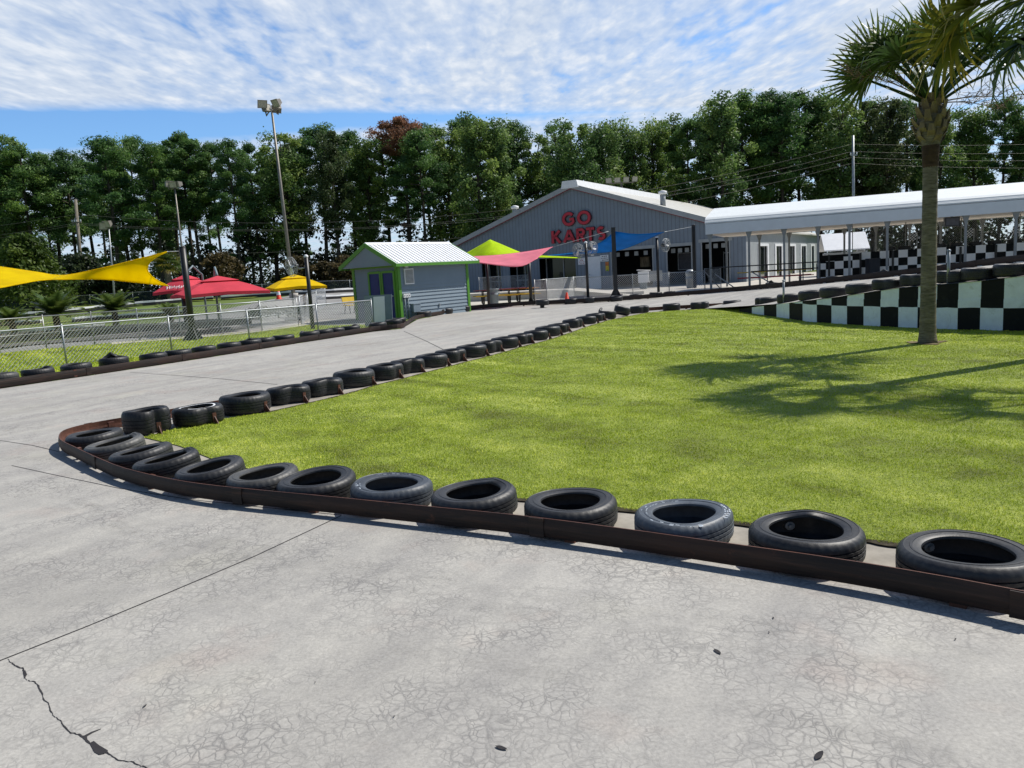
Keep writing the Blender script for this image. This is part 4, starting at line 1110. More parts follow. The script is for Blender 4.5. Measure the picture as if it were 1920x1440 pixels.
# ------------------------------------------------------------------ green trimmed shed
C0 = flat(G(752, 599)); us = Vector((.61, .79, 0)).normalized(); vs_ = Vector((-us.y, us.x, 0))
shed = thing('green_trim_shed', 'small grey clapboard shed with lime green trim, blue doors and white metal roof', 'shed', C0, math.atan2(us.y, us.x))
LN, WD, HW = 4.5, 2.75, 2.32; RP = .92; OV = .38; OG = .42
b = MB(); n_l = 15; lap = HW / n_l
for i in range(n_l):          # each course of lap siding stands a little proud at its lower edge
    z0, z1 = i * lap, (i + 1) * lap
    for a, c, o in (((0, 0), (LN, 0), (0, -1)), ((LN, WD), (0, WD), (0, 1)), ((LN, 0), (LN, WD), (1, 0)), ((0, WD), (0, 0), (-1, 0))):
        e0 = .034; o = Vector((*o, 0)); a_, c_ = Vector((*a, 0)), Vector((*c, 0))
        b.add([a_ + o * e0 + Vector((0, 0, z0)), c_ + o * e0 + Vector((0, 0, z0)), c_ + o * .002 + Vector((0, 0, z1)), a_ + o * .002 + Vector((0, 0, z1)), a_ + Vector((0, 0, z0)), c_ + Vector((0, 0, z0))], [(0, 1, 2, 3), (4, 5, 1, 0)])
b.build('wall', M['siding'], shed, fix=False)
for x in (-OG + .06, LN):
    b = MB(); b.prism([(-.3, HW - .02), (WD + .3, HW - .02), (WD / 2, HW + RP * (WD / 2 + .3) / (WD / 2 + OV) - .05)], Matrix.Translation((x, 0, 0)) @ Matrix.Rotation(PI / 2, 4, 'Z'), .05); b.build('gable_panel', M['siding'], shed)
b = MB(); b.box((-OG / 2, WD / 2, HW - .03), (OG, WD + .5, .04)); b.build('soffit', M['siding'], shed)
rz0 = HW - .02
for sg in (-1, 1):
    b = MB(); ye = -OV if sg < 0 else WD + OV; yr = WD / 2
    b.prism([(yr, rz0 + RP), (ye, rz0), (ye, rz0 + .05), (yr, rz0 + RP + .05)], Matrix.Translation((LN + OG, 0, 0)) @ Matrix.Rotation(PI / 2, 4, 'Z'), LN + 2 * OG)
    # standing ribs
    x = -OG + .12
    while x < LN + OG:
        p0 = Vector((x, ye, rz0 + .06)); p1 = Vector((x, yr, rz0 + RP + .06)); b.bar(p0, p1, .04, .035); x += .24
    b.build('roof', M['white'], shed)
    b = MB()
    for x in (-OG - .02, LN + OG + .02): b.bar((x, ye, rz0 - .03), (x, yr, rz0 + RP - .03), .035, .17, (1, 0, 0) if False else (0, 0, 1))
    b.bar((-OG - .02, ye - .02 * sg * -1, rz0 - .04), (LN + OG + .02, ye - .02 * sg * -1, rz0 - .04), .035, .12)
    b.build('fascia', M['green'], shed)
b = MB(); b.prism([(WD / 2 - .18, rz0 + RP - .03), (WD / 2 + .18, rz0 + RP - .03), (WD / 2, rz0 + RP + .085)], Matrix.Translation((LN + OG, 0, 0)) @ Matrix.Rotation(PI / 2, 4, 'Z'), LN + 2 * OG); b.build('ridge_cap', M['white'], shed)
for x, y in ((0, 0), (LN, 0), (0, WD), (LN, WD)):
    b = MB(); b.box((x + (-.03 if x == 0 else .03), y + (.05 if y == 0 else -.05), HW / 2), (.04, .15, HW)); b.box((x + (.05 if x == 0 else -.05), y + (-.035 if y == 0 else .035), HW / 2), (.15, .04, HW)); b.build('corner_trim', M['green'], shed)
b = MB(); b.box((-.045, WD / 2, HW - .07), (.04, WD + .2, .10)); b.build('header_trim', M['green'], shed)
for y0 in (.16, .98):
    b = MB(); b.box((-.045, y0 + .35, 1.0), (.05, .62, 1.96)); do = b.build('door', M['blue_door'], shed)
    for zz in (.5, 1.1, 1.6): b = MB(); b.box((-.075, y0 + .35, zz), (.012, .44, .3)); b.build('door_panel', M['blue_door'], do)
    b = MB(); b.tube([(-.08, y0 + .1, 1.0), (-.13, y0 + .1, 1.0)], .03, 8); b.build('handle', M['galv'], do)
    b = MB(); b.box((-.055, y0 - .005, 1.0), (.09, .09, 2.1)); b.box((-.055, y0 + .705, 1.0), (.09, .09, 2.1)); b.box((-.055, y0 + .35, 2.02), (.088, .62, .10)); b.build('door_frame', M['green'], shed)
b = MB(); b.box((.62, -.05, 1.78), (.55, .05, .66)); lo = b.build('louver_vent', M['white'], shed)
b = MB()
for i in range(11): b.box((.62, -.085, 1.52 + i * .052), (.46, .04, .022), Matrix.Rotation(rad(35), 3, 'X'))
b.build('louver_blade', M['trim_grey'], lo)
for x in (.22, .36, .50):
    b = MB(); b.box((x, -.07, .98), (.11, .09, .16)); eo = b.build('outlet_box', M['white'], shed)
    b = MB(); b.box((x, -.118, .98), (.03, .012, .05)); b.build('socket', M['ink'], eo)
for x in (.25, .44):
    b = MB(); b.tube([(x, -.06, .02), (x, -.06, .90)], .028, 8); b.build('conduit', M['bin_grey'], shed)
b = MB(); b.box((.85, -.10, .42), (.42, .14, .34)); b.box((.85, -.10, .60), (.46, .17, .03)); b.build('meter_box', M['siding'], shed)
b = MB(); b.box((.42, -.12, HW - .14), (.16, .10, .05)); b.build('wall_lamp', M['white'], shed)
b = MB(); b.box((2.4, -.05, .45), (.06, .05, .12)); b.build('hose_tap', M['galv'], shed)

# board panel leaning at the fence end before the shed doors
p = flat(G(712, 612)); r = thing('leaning_panel', 'pale metal panel with a white sheet propped against the fence end by the shed', 'panel', p, -.12)
b = MB(); Mx = Matrix.Rotation(rad(-8), 3, 'X'); b.box((0, 0, .58), (1.05, .03, 1.15), Mx); b.build('sheet_metal', M['bin_grey'], r)
b = MB(); b.box((.05, -.03, .60), (.42, .012, 1.0), Mx); b.build('white_sheet', M['white'], r)

# ------------------------------------------------------------------ canopy over the queue
cE0 = D(1323, 440, 41.0); cz = cE0.z; c1 = G(1920, 397, cz) if False else None
dd = ray(1920, 396); t = (cz - EYE) / dd.z; cE1 = CAM + dd * t
cdir = (cE1 - cE0); cdir.z = 0; cl = cdir.length; cdir.normalize(); cn = Vector((-cdir.y, cdir.x, 0))
can = thing('white_canopy', 'long white metal canopy on slim grey posts over the kart queue', 'canopy', (cE0.x, cE0.y, 0), math.atan2(cdir.y, cdir.x))
LC = cl + 14; FH = .42; Wc = 5.6
dd = ray(1365, 389)
# profile across (y back, z): fascia, rounded eave with two beads, straight slope to the ridge
prof = [(0, cz), (-.04, cz + .55), (.02, cz + .56), (.0, cz + .60), (.08, cz + .70), (.14, cz + .71), (.20, cz + .79), (.42, cz + .90)]
RY = 4.2
ddr = ray(1362, 389); Pr = flat(cE0) + cn * RY; tr_ = (Pr - CAM).dot(cn) / ddr.dot(cn); ridge = (RY, (CAM + ddr * tr_).z)
full = prof + [ridge] + [(2 * RY - y, z) for y, z in prof[::-1]]
b = MB(); vs = []
for x in (0, LC):
    vs += [Vector((x + (.0 if x else min(2.2, (z - cz) * 1.05) * 0 + 0), y, z)) for y, z in full]
n = len(full); b.add(vs, [(i, i + 1, n + i + 1, n + i) for i in range(1, n - 2)])
b.build('roof', M['canopy'], can)
b = MB(); b.box((LC / 2, -.02, cz + .265), (LC, .04, .53)); b.build('fascia', M['fascia'], can)
b = MB(); b.box((LC / 2, 2 * RY + .02, cz + .265), (LC, .04, .53)); b.build('fascia', M['fascia'], can)
b = MB(); b.prism([(y, z) for y, z in full[1:-1]], Matrix.Translation((.0, 0, 0)) @ Matrix.Rotation(PI / 2, 4, 'Z'), .03); b.build('gable_end', M['white'], can)
b = MB(); b.box((LC / 2, RY, cz + .06), (LC - .06, 2 * RY - .14, .05)); b.build('ceiling', M['canopy_under'], can)
postx = []
for px in (1331, 1404, 1470, 1534, 1593, 1664, 1740, 1811, 1905):
    ddx = ray(px, 480); o = cE0; den = ddx.x * cdir.y - ddx.y * cdir.x
    # intersect the plan ray with the eave line
    tt = (o.x * cdir.y - o.y * cdir.x) / den; q = Vector((ddx.x * tt, ddx.y * tt, 0)); s = (q - flat(o)).dot(cdir); postx.append(s)
postx += [postx[-1] + 4, postx[-1] + 8]
for s in postx:
    for y in (.22, 2 * RY - .3):
        b = MB(); b.box((s, y, (cz + .1) / 2 - .05), (.11, .11, cz + .1)); po = b.build('post', M['post_grey'], can)
        b = MB(); b.prism([(-.06, cz - .32), (.06, cz - .32), (.16, cz + .02), (-.16, cz + .02)], Matrix.Translation((s, y - .05, 0)), .10); b.build('bracket', M['post_grey'], po)
for a_, c_ in ((1331, 1368), (1409, 1433)):
    pass
b = MB(); b.box((postx[7] - .55, .5, cz - .22), (.62, .5, .46)); bo = MB()
sp_ = thing('loudspeaker', 'black loudspeaker hanging under the canopy eave beside a post', 'speaker', (cE0 + cdir * (postx[7] - .55) + cn * .5) * 1, math.atan2(cdir.y, cdir.x)); sp_.location.z = cz - .45
b = MB(); b.box((0, 0, .22), (.62, .5, .44)); b.build('cabinet', M['black'], sp_)
b = MB(); b.box((0, -.26, .22), (.52, .02, .34)); b.build('grille', M['ink'], sp_)
b = MB(); b.box((0, 0, .46), (.1, .1, .06)); b.build('bracket', M['galv'], sp_)
# black hand rails between the first posts
hr = thing('hand_rail', 'black two-bar hand rail along the front of the canopy queue', 'railing', (cE0.x, cE0.y, 0), math.atan2(cdir.y, cdir.x))
b = MB()
b.tube([(postx[0], .0, 1.28), (postx[3], .0, 1.28)], .028, 8); b.build('top_bar', M['black'], hr)
b = MB(); b.tube([(postx[1] + .1, .0, .98), (postx[3], .0, .98)], .028, 8); b.build('lower_bar', M['black'], hr)
for s in (postx[1] + .9, postx[2] + .9, postx[2] + 1.7):
    b = MB(); b.tube([(s, 0, 0), (s, 0, 1.28)], .025, 8); b.build('upright', M['black'], hr)
b = MB(); b.tube([(postx[0] + 1.4, -.05, .05), (postx[0] + .25, -.05, .95)], .03, 8); b.build('brace', M['galv'], hr)
b = MB(); b.tube([(postx[1] + 1.5, -.05, .05), (postx[1] + .15, -.05, .95)], .03, 8); b.build('brace', M['galv'], hr)

# far checkered barrier wall behind the canopy's front posts
cw0 = thing('checkered_barrier', 'low barrier painted in small black and white checks behind the canopy posts', 'barrier', flat(cE0) + cn * 3.4, math.atan2(cdir.y, cdir.x))
o_ = flat(cE0) + cn * 3.4
def plan_s(px):
    ddx = ray(px, 480); den = ddx.x * cdir.y - ddx.y * cdir.x; tt = (o_.x * cdir.y - o_.y * cdir.x) / den
    return (Vector((ddx.x * tt, ddx.y * tt, 0)) - o_).dot(cdir)
s0, s1 = plan_s(1532), plan_s(1990); sq = .44; nq = int((s1 - s0) / sq)
b = MB()
for i in range(nq):
    hmax = 1.62 if i > 4 else 1.15 + .1 * i
    for j in range(4):
        z0, z1 = j * sq * .93, min((j + 1) * sq * .93, hmax)
        if z0 >= hmax: continue
        x0 = s0 + i * sq
        b.add([(x0, 0, z0), (x0 + sq, 0, z0), (x0 + sq, 0, z1), (x0, 0, z1)], [(0, 1, 2, 3)], mi=(i + j) % 2)
    b.add([(s0 + i * sq, 0, hmax), (s0 + (i + 1) * sq, 0, hmax), (s0 + (i + 1) * sq, .5, hmax), (s0 + i * sq, .5, hmax)], [(0, 1, 2, 3)], mi=1)
b.box((s0 - .02, .25, .58), (.04, .5, 1.15), mi=1); b.box(((s0 + s1) / 2, .52, .8), (s1 - s0, .04, 1.55), mi=1)
b.build('painted_boards', [M['board_white'], M['check_black']], cw0, fix=False)
s = s0 + .6; k = 0
while s < s1:
    b = MB(); b.box((s, -.06, .8), (.10, .08, 1.6)); b.build('post', M['black'], cw0); s += 1.55
for i, px in enumerate((1668, 1697, 1762, 1795, 1829, 1866, 1903)):
    s = plan_s(px); q = o_ + cdir * s + cn * .27
    put_tyre(['soft', 'round', 'dent'][i % 3], (q.x, q.y, 1.63), i, f'black tyre on top of the small checkered barrier, {ORD[i]} from the white roofed hut', 'tyres on the checkered barrier', (0, 0), None, 1.0, .9)
# tall chain link fence along the canopy's back
tf = [flat(cE0) + cn * 4.6 + cdir * plan_s_ for plan_s_ in [plan_s(1600) + i * 2.6 for i in range(10)]]
fence('tall chain link fence under the back of the canopy', tf, 3.3, .10, .0028, every=None, group=None)
for i, (px, py) in enumerate(((1722, 438), (1830, 420), (1917, 418))):
    s = plan_s(px); q = o_ + cdir * s + cn * .7
    r = thing('checkered_flag', ['small white and black checkered flag on a pole next to the palm trunk', 'checkered flag on a pole past the hanging loudspeaker', 'checkered flag near the outermost canopy post'][i], 'flag', (q.x, q.y, 1.6), math.atan2(cdir.y, cdir.x), 'checkered flags'); r.scale = (.65,) * 3
    b = MB(); b.tube([(0, 0, 0), (0, 0, 1.35)], .02, 6); b.build('pole', M['white'], r)
    b = MB()
    for a in range(4):
        for c in range(6):
            x0, z0 = -.02 - a * .11 - c * .015, 1.35 - c * .11
            b.add([(x0, .03 * math.sin(a), z0), (x0 - .11, .03 * math.sin(a + 1), z0 - .03), (x0 - .125, .03 * math.sin(a + 1), z0 - .14), (x0 - .015, .03 * math.sin(a), z0 - .11)], [(0, 1, 2, 3)], mi=(a + c) % 2)
    b.build('cloth', [M['white'], M['check_black']], r, fix=False)
# small hut with white roof beyond
p = flat(G(1580, 498)); p = Vector((25.5, 58.5, 0)); r = thing('white_roofed_hut', 'small hut with a pale metal gable roof beyond the checkered barrier', 'hut', p, math.atan2(-.25, .97))
wL = 2.5; b = MB(); b.box((0, 0, .85), (wL, 2.6, 1.7)); b.build('wall', M['trim_grey'], r)
b = MB(); b.prism([(-wL / 2 - .2, 1.55), (wL / 2 + .2, 1.55)][:0] or [(-1.7, 1.65), (1.7, 1.65), (0, 3.05)], Matrix.Translation((wL / 2 + .02, 0, 0)) @ Matrix.Rotation(PI / 2, 4, 'Z'), .05); b.build('gable', M['white'], r)
for sg in (-1, 1):
    b = MB(); b.prism([(0, 3.05), (1.8 * sg, 1.82), (1.8 * sg, 1.90), (0, 3.13)], Matrix.Translation((wL / 2 + .3, 0, 0)) @ Matrix.Rotation(PI / 2, 4, 'Z'), wL + .6); b.build('roof', M['white'], r)

# ------------------------------------------------------------------ near checkered ramp wall
cols = [1386, 1410, 1432.5, 1456, 1480, 1505, 1531.6, 1559, 1588, 1619, 1650.5, 1684, 1720, 1755, 1795, 1837, 1880, 1926, 1974, 2024]
wl = thing('checkered_ramp_wall', 'curved block wall painted in big black and white squares holding up the ramp', 'wall', wall_pt(1386))
b = WB(wl); zrow = .445
sub = 4
for i in range(len(cols) - 1):
    for k in range(sub):
        pa, pb = cols[i] + (cols[i + 1] - cols[i]) * k / sub, cols[i] + (cols[i + 1] - cols[i]) * (k + 1) / sub
        A, B_ = wall_pt(pa), wall_pt(pb); ta, tb = max(.03, wall_top(pa)), max(.03, wall_top(pb))
        ja = .006 * math.sin(pa * 1.7); jb2 = .006 * math.sin(pb * 1.7)
        ra, rb = min(zrow + ja, ta), min(zrow + jb2, tb)
        up = lambda q, z: Vector((q.x, q.y, z))
        b.add([up(A, -.05), up(B_, -.05), up(B_, rb), up(A, ra)], [(0, 1, 2, 3)], mi=(i + 1) % 2)
        if ta > zrow + .01 or tb > zrow + .01:
            nn = perp(A, B_); nn = nn if nn.dot(Vector((1, .3, 0))) > 0 else -nn
            zm = zrow + .16
            b.add([up(A, ra), up(B_, rb), up(B_, max(rb, min(tb, zm))), up(A, max(ra, min(ta, zm)))], [(0, 1, 2, 3)], mi=i % 2)
            if ta > zm or tb > zm:
                o2 = nn * .012
                b.add([up(A, max(ra, min(ta, zm))), up(B_, max(rb, min(tb, zm))), up(B_, max(rb, min(tb, zm))) + o2, up(A, max(ra, min(ta, zm))) + o2], [(0, 1, 2, 3)], mi=i % 2)
                b.add([up(A, min(ta, zm)) + o2, up(B_, min(tb, zm)) + o2, up(B_, tb) + o2, up(A, ta) + o2], [(0, 1, 2, 3)], mi=i % 2)
        nn = perp(A, B_); nn = nn if nn.dot(Vector((1, .3, 0))) > 0 else -nn
        b.add([up(A, ta) - nn * .01, up(B_, tb) - nn * .01, up(B_, tb + .012) + nn * .25, up(A, ta + .012) + nn * .25], [(0, 1, 2, 3)], mi=2)
b.build('painted_blocks', [M['check_white'], M['check_black'], M['cap']], wl, fix=False)
for i, (px, ht) in enumerate(((1461, .62), (1768, .66), (1908, .95))):
    q = wall_pt(px); nn = perp(wall_pt(px - 8), wall_pt(px + 8)); nn = nn if nn.dot(Vector((1, .3, 0))) > 0 else -nn
    q = q + nn * .13; z = wall_top(px)
    b = MB(); b.tube([(0, 0, -.02), (0, 0, ht)], .03, 10); b.lathe([(.04, ht - .01), (.036, ht + .02), (0, ht + .03)], 10)
    o = b.build('steel_post', M['galv'], loc=(q.x, q.y, z)); tag(o, ['short grey steel post at the low end of the checkered ramp wall', 'short grey steel post on the ramp wall just beyond the palm trunk', 'taller grey steel post at the high end of the ramp wall'][i], 'post', 'posts on the ramp wall')

# ------------------------------------------------------------------ shade sails and their posts
def sail_sheet(name, label, rows, mat, cat='shade sail', n=14, hem=None):
    """rows: list of lines of world points from one edge of the cloth to the other (all the same length)"""
    root = thing(name, label, cat, (rows[0][0].x, rows[0][0].y, 0))
    L = [smooth_line(r, .35) for r in rows]; m = max(len(q) for q in L)
    L = [resample(q, m) for q in L]
    cols_ = []
    for k in range(m + 1):
        c = [q[k] for q in L]
        cols_.append(resample(smooth_line(c, .2) if len(c) > 2 else c, 8))
    b = WB(root); vs = [p for c in cols_ for p in c]
    b.add(vs, [(i * 9 + j, (i + 1) * 9 + j, (i + 1) * 9 + j + 1, i * 9 + j + 1) for i in range(m) for j in range(8)], True)
    o = b.build('cloth', mat, root, fix=False)
    sol = o.modifiers.new('thickness', 'SOLIDIFY'); sol.thickness = .006
    for e in (0, 8):
        h = WB(root); h.tube([c[e] for c in cols_], .02, 6); h.build('hem', hem or mat, root)
    return root
def cable(root, a, c, r=.012, sag=.0, name='cable'):
    b = WB(root); pts = [Vector(a).lerp(Vector(c), t / 8) - Vector((0, 0, sag * 4 * (t / 8) * (1 - t / 8))) for t in range(9)]
    b.tube(pts, r, 5); return b.build(name, M['galv'], root)
# yellow sail, left
top = [D(-260, 462, 24), D(-120, 482, 25), D(0, 500, 25.6), D(75, 511, 25.8), D(118, 516.5, 25.8), D(190, 503, 25.6), D(250, 488, 25.4), D(313, 472, 25.2)]
bot = [D(-260, 590, 20), D(-120, 561, 21.5), D(0, 539.5, 23.2), D(75, 525.5, 24.8), D(118, 524, 25.4), D(190, 523.5, 25.6), D(250, 529, 25.5), D(315, 536, 25.3)]
# concave end by the post: the two edges stop where the hem curve starts
sl = thing('shade_sail', 'yellow twisted shade sail stretched to the black post by the red umbrellas', 'shade sail', (top[-1].x, top[-1].y, 0))
Lt, Lb = resample(smooth_line(top, .3), 60), resample(smooth_line(bot, .3), 60)
b = WB(sl); vs = []
for k in range(61):
    for j in range(11):
        v = j / 10; q = Lt[k].lerp(Lb[k], v)
        bow = (1 - (2 * v - 1) ** 2)
        q = q + (Lt[0] - Lt[60]).normalized() * (bow * .62 * (k / 60) ** 6)
        vs.append(q)
b.add(vs, [(k * 11 + j, (k + 1) * 11 + j, (k + 1) * 11 + j + 1, k * 11 + j + 1) for k in range(60) for j in range(10)], True)
o = b.build('cloth', M['cloth_yellow'], sl, fix=False); mm = o.modifiers.new('thickness', 'SOLIDIFY'); mm.thickness = .006
b = WB(sl); b.tube([vs[60 * 11 + j] for j in range(11)], .022, 6); b.tube([vs[k * 11] for k in range(61)], .016, 5); b.tube([vs[k * 11 + 10] for k in range(61)], .016, 5); b.build('hem', M['cloth_yellow'], sl)
seam = WB(sl); k = 36; seam.tube([vs[k * 11 + j] + Vector((0, -.012, 0)) for j in range(11)], .006, 4); seam.build('seam', M['boot'], sl)
def big_post(label, px, pyb, h, r=.10, foot=.45, group=None, lean=0.0, base=None, square=False):
    q = base or flat(G(px, pyb)); root = thing('sail_post', label, 'post', q, 0, group)
    b = MB()
    if square: b.bar((0, 0, 0), (lean, 0, h), r * 1.8, r * 1.8)
    else: b.tube([(0, 0, 0), (lean, 0, h)], r, 14)
    b.build('shaft', M['black'], root)
    if foot:
        b = MB()
        for a in range(4):
            Mx = Matrix.Rotation(a * PI / 2 + PI / 4, 4, 'Z')
            b.add([Mx @ Vector(p) for p in [(r * .8, -.012, .02), (foot * .75, -.012, .02), (r * .8, -.012, foot), (r * .8, .012, .02), (foot * .75, .012, .02), (r * .8, .012, foot)]], [(0, 1, 2), (3, 5, 4), (0, 3, 4, 1), (1, 4, 5, 2), (2, 5, 3, 0)])
        b.box((0, 0, .012), (foot * 1.2, foot * 1.2, .024)); b.build('base_plate', M['black'], root)
    b = MB(); b.lathe([(r * 1.05, h - .02), (r * 1.05, h + .02), (0, h + .03)], 12, Matrix.Translation((lean, 0, 0))); b.build('cap', M['black'], root)
    return root
q = flat(G(363, 639)); h = D(341, 464, q.y).z
P1 = big_post('stout black post with a flared base plate standing in the grass strip', 363, 639, h, .105, .5)
q2 = GT(352, 618); P2 = big_post('shorter black post just behind the stout one, under the red umbrella', 352, 618, D(336, 539, q2.y).z, .12, .4, base=q2)
cable(sl, Lt[60], P1.location + Vector((-.1, 0, h - .12))); cable(sl, Lb[60], P2.location + Vector((-.1, 0, 1.9)))
P3 = big_post('black post with a flared foot holding the corner of the blue sail', 1155, 559, 4.0, .10, .55)
h3 = D(1157, 427, P3.location.y).z; bpy.data.objects.remove([c for c in P3.children if c.name.startswith('shaft')][0]); bpy.data.objects.remove([c for c in P3.children if c.name.startswith('cap')][0])
b = MB(); b.bar((0, 0, 0), (0, 0, h3), .2, .2); b.build('shaft', M['black'], P3); b = MB(); b.box((0, 0, h3 + .012), (.22, .22, .03)); b.build('cap', M['black'], P3)
q4 = flat(G(1303, 540)); h4 = D(1300, 422, q4.y).z
P4 = big_post('square black post against the grey wall beyond the blue sail', 1303, 540, h4, .10, 0, base=q4, square=True)
# blue sail
A_ = Vector((P3.location.x + .1, P3.location.y, h3 - .18)); B_ = Vector((q4.x - .1, q4.y, h4 - .1))
y3 = P3.location.y
rows = [[D(1022, 479, 47), D(1080, 472, 45.5), D(1125, 455, 43), A_],
        [D(1024, 479.5, 46.8), D(1090, 474, 45), D(1150, 462, 43), D(1195, 438.5, 40.3)],
        [D(1026, 480, 46.6), D(1095, 476, 45), D(1165, 468, 43.5), D(1245, 435, 42)]]
bs = sail_sheet('shade_sail', 'blue shade sail sagging between two black posts before the kart building', rows, M['cloth_blue'])
cable(bs, D(1245, 435, 42), B_); cable(bs, D(1022, 479, 47), D(1003, 482, 48))
# pink sail
rows = [[D(880, 481, 41), D(930, 478.5, 41), D(985, 472, 40.5), D(1037, 463, 40)],
        [D(884, 486, 39.5), D(940, 492, 38.5), D(990, 484, 39), D(1030, 467, 39.8)],
        [D(889, 491, 38.2), D(925, 496, 37.6), D(975, 499.5, 37.4), D(1008, 484, 38.6)]]
ps = sail_sheet('shade_sail', 'coral pink shade sail slung between the green trimmed shed and the blue sail post', rows, M['cloth_pink'])
cable(ps, D(1037, 463, 40), A_ + Vector((-.2, 0, .05)))
# lime sail: a peak above the pink one
rows = [[D(919, 449, 45), D(919.5, 449.3, 45), D(920, 449.6, 45)], [D(893, 464, 45), D(921, 461, 44), D(945, 460, 44.4)], [D(868, 478, 45.5), D(920, 476, 43), D(972, 471.5, 44)], [D(860, 484, 45), D(925, 486, 42.6), D(995, 479, 43.6)]]
ls = sail_sheet('shade_sail', 'lime green peaked shade sail showing above the pink one', rows, M['cloth_lime'])
rows = [[D(1000, 478.5, 43.6), D(1040, 480.5, 44), D(1088, 483.2, 45)], [D(1000, 482.5, 43.3), D(1040, 483, 43.8), D(1088, 484, 44.9)]]
sail_sheet('shade_sail', 'thin lime green sail edge seen below the pink and blue sails', rows, M['cloth_lime'])
qp = flat(G(921, 566)); big_post('black sail post between the picnic tables behind the grey bin', 921, 566, 2.6, .08, 0, base=Vector((qp.x, 41.0, 0)))
qp = flat(G(996, 567)); big_post('black sail post at the end of the orange topped picnic table', 996, 567, 2.4, .09, .3, base=qp)

# ------------------------------------------------------------------ post fans
FAN = {}
def fan_parts(root, at, yaw, pitch=0.0, R=.36):
    Mx = Matrix.Translation(at) @ Matrix.Rotation(yaw, 4, 'Z') @ Matrix.Rotation(pitch, 4, 'X')
    b = MB()                                   # wire cage: rings and ribs, front at -y
    for rr, yy in ((R, 0), (R * .98, -.09), (R * .72, -.15), (R * .42, -.17), (R * .98, .08), (R * .7, .14)):
        b.lathe([(rr + .008 * math.cos(t), .008 * math.sin(t) * 1.0) for t in [i * PI / 2 for i in range(4)]], 28, Mx @ Matrix.Translation((0, yy, 0)) @ Matrix.Rotation(PI / 2, 4, 'X'), True)
    for k in range(26):
        a = 2 * PI * k / 26; c, s = math.cos(a), math.sin(a)
        b.tube([Mx @ Vector((c * r_, y_, s * r_)) for r_, y_ in ((.06, -.18), (R * .42, -.17), (R * .72, -.15), (R * .98, -.09), (R, 0), (R * .98, .08), (R * .7, .14), (.10, .16))], .0035, 3, False)
    co = b.build('cage', M['galv'], root)
    b = MB()
    for k in range(3):
        a0 = 2 * PI * k / 3
        pts = []
        for i in range(6):
            r_ = .05 + (R * .86 - .05) * i / 5; w = .5 - .08 * i
            for sg in (-1, 1): pts.append(Mx @ Vector((r_ * math.cos(a0 + sg * w), -.02 + sg * .03, r_ * math.sin(a0 + sg * w))))
        b.add(pts, [(2 * i, 2 * i + 1, 2 * i + 3, 2 * i + 2) for i in range(5)], True)
    b.lathe([(0, -.05), (.05, -.04), (.06, .04)], 12, Mx @ Matrix.Rotation(-PI / 2, 4, 'X')); b.build('blade', M['white'], root, fix=False)
    b = MB(); b.lathe([(0, .02), (.09, .03), (.10, .2), (.06, .27), (0, .28)], 14, Mx @ Matrix.Rotation(-PI / 2, 4, 'X')); b.build('motor', M['black'], root)
    return Mx
def fan_post(label, px, pyb, pyt, fans, base=None):
    q = base or flat(G(px, pyb)); h = D(px - (pyb - pyt) * .04, pyt, q.y).z
    root = thing('fan_post', label, 'fan post', q)
    b = MB(); b.tube([(0, 0, 0), (0, 0, h)], .075, 12); b.build('pole', M['black'], root)
    b = MB(); b.lathe([(.08, h), (.085, h + .06), (.03, h + .10), (0, h + .10)], 12); b.build('cap', M['white'], root)
    for dx, dz, yaw, pt in fans:
        at = Vector((dx, -.05, h + dz)); fan_parts(root, at, yaw, pt)
        b = MB(); b.tube([(0, 0, h + dz - .05), (dx * .5, .05, h + dz - .08), at + Vector((-.1 if dx > 0 else .1, .12, 0))], .025, 8); b.build('arm', M['galv'], root)
    return root
fan_post('black fan post with one cage fan, near the yellow umbrella', 587, 618, 482, [(-.56, -.32, -1.0, .1)])
fan_post('black fan post carrying two cage fans back to back before the GO KARTS sign', 1103, 563, 456, [(-.40, -.35, -.9, .25), (.32, -.30, .8, .2)])
fan_post('black fan post with one cage fan turned towards the white canopy', 1235, 553, 446, [(.45, -.42, .9, .15)])

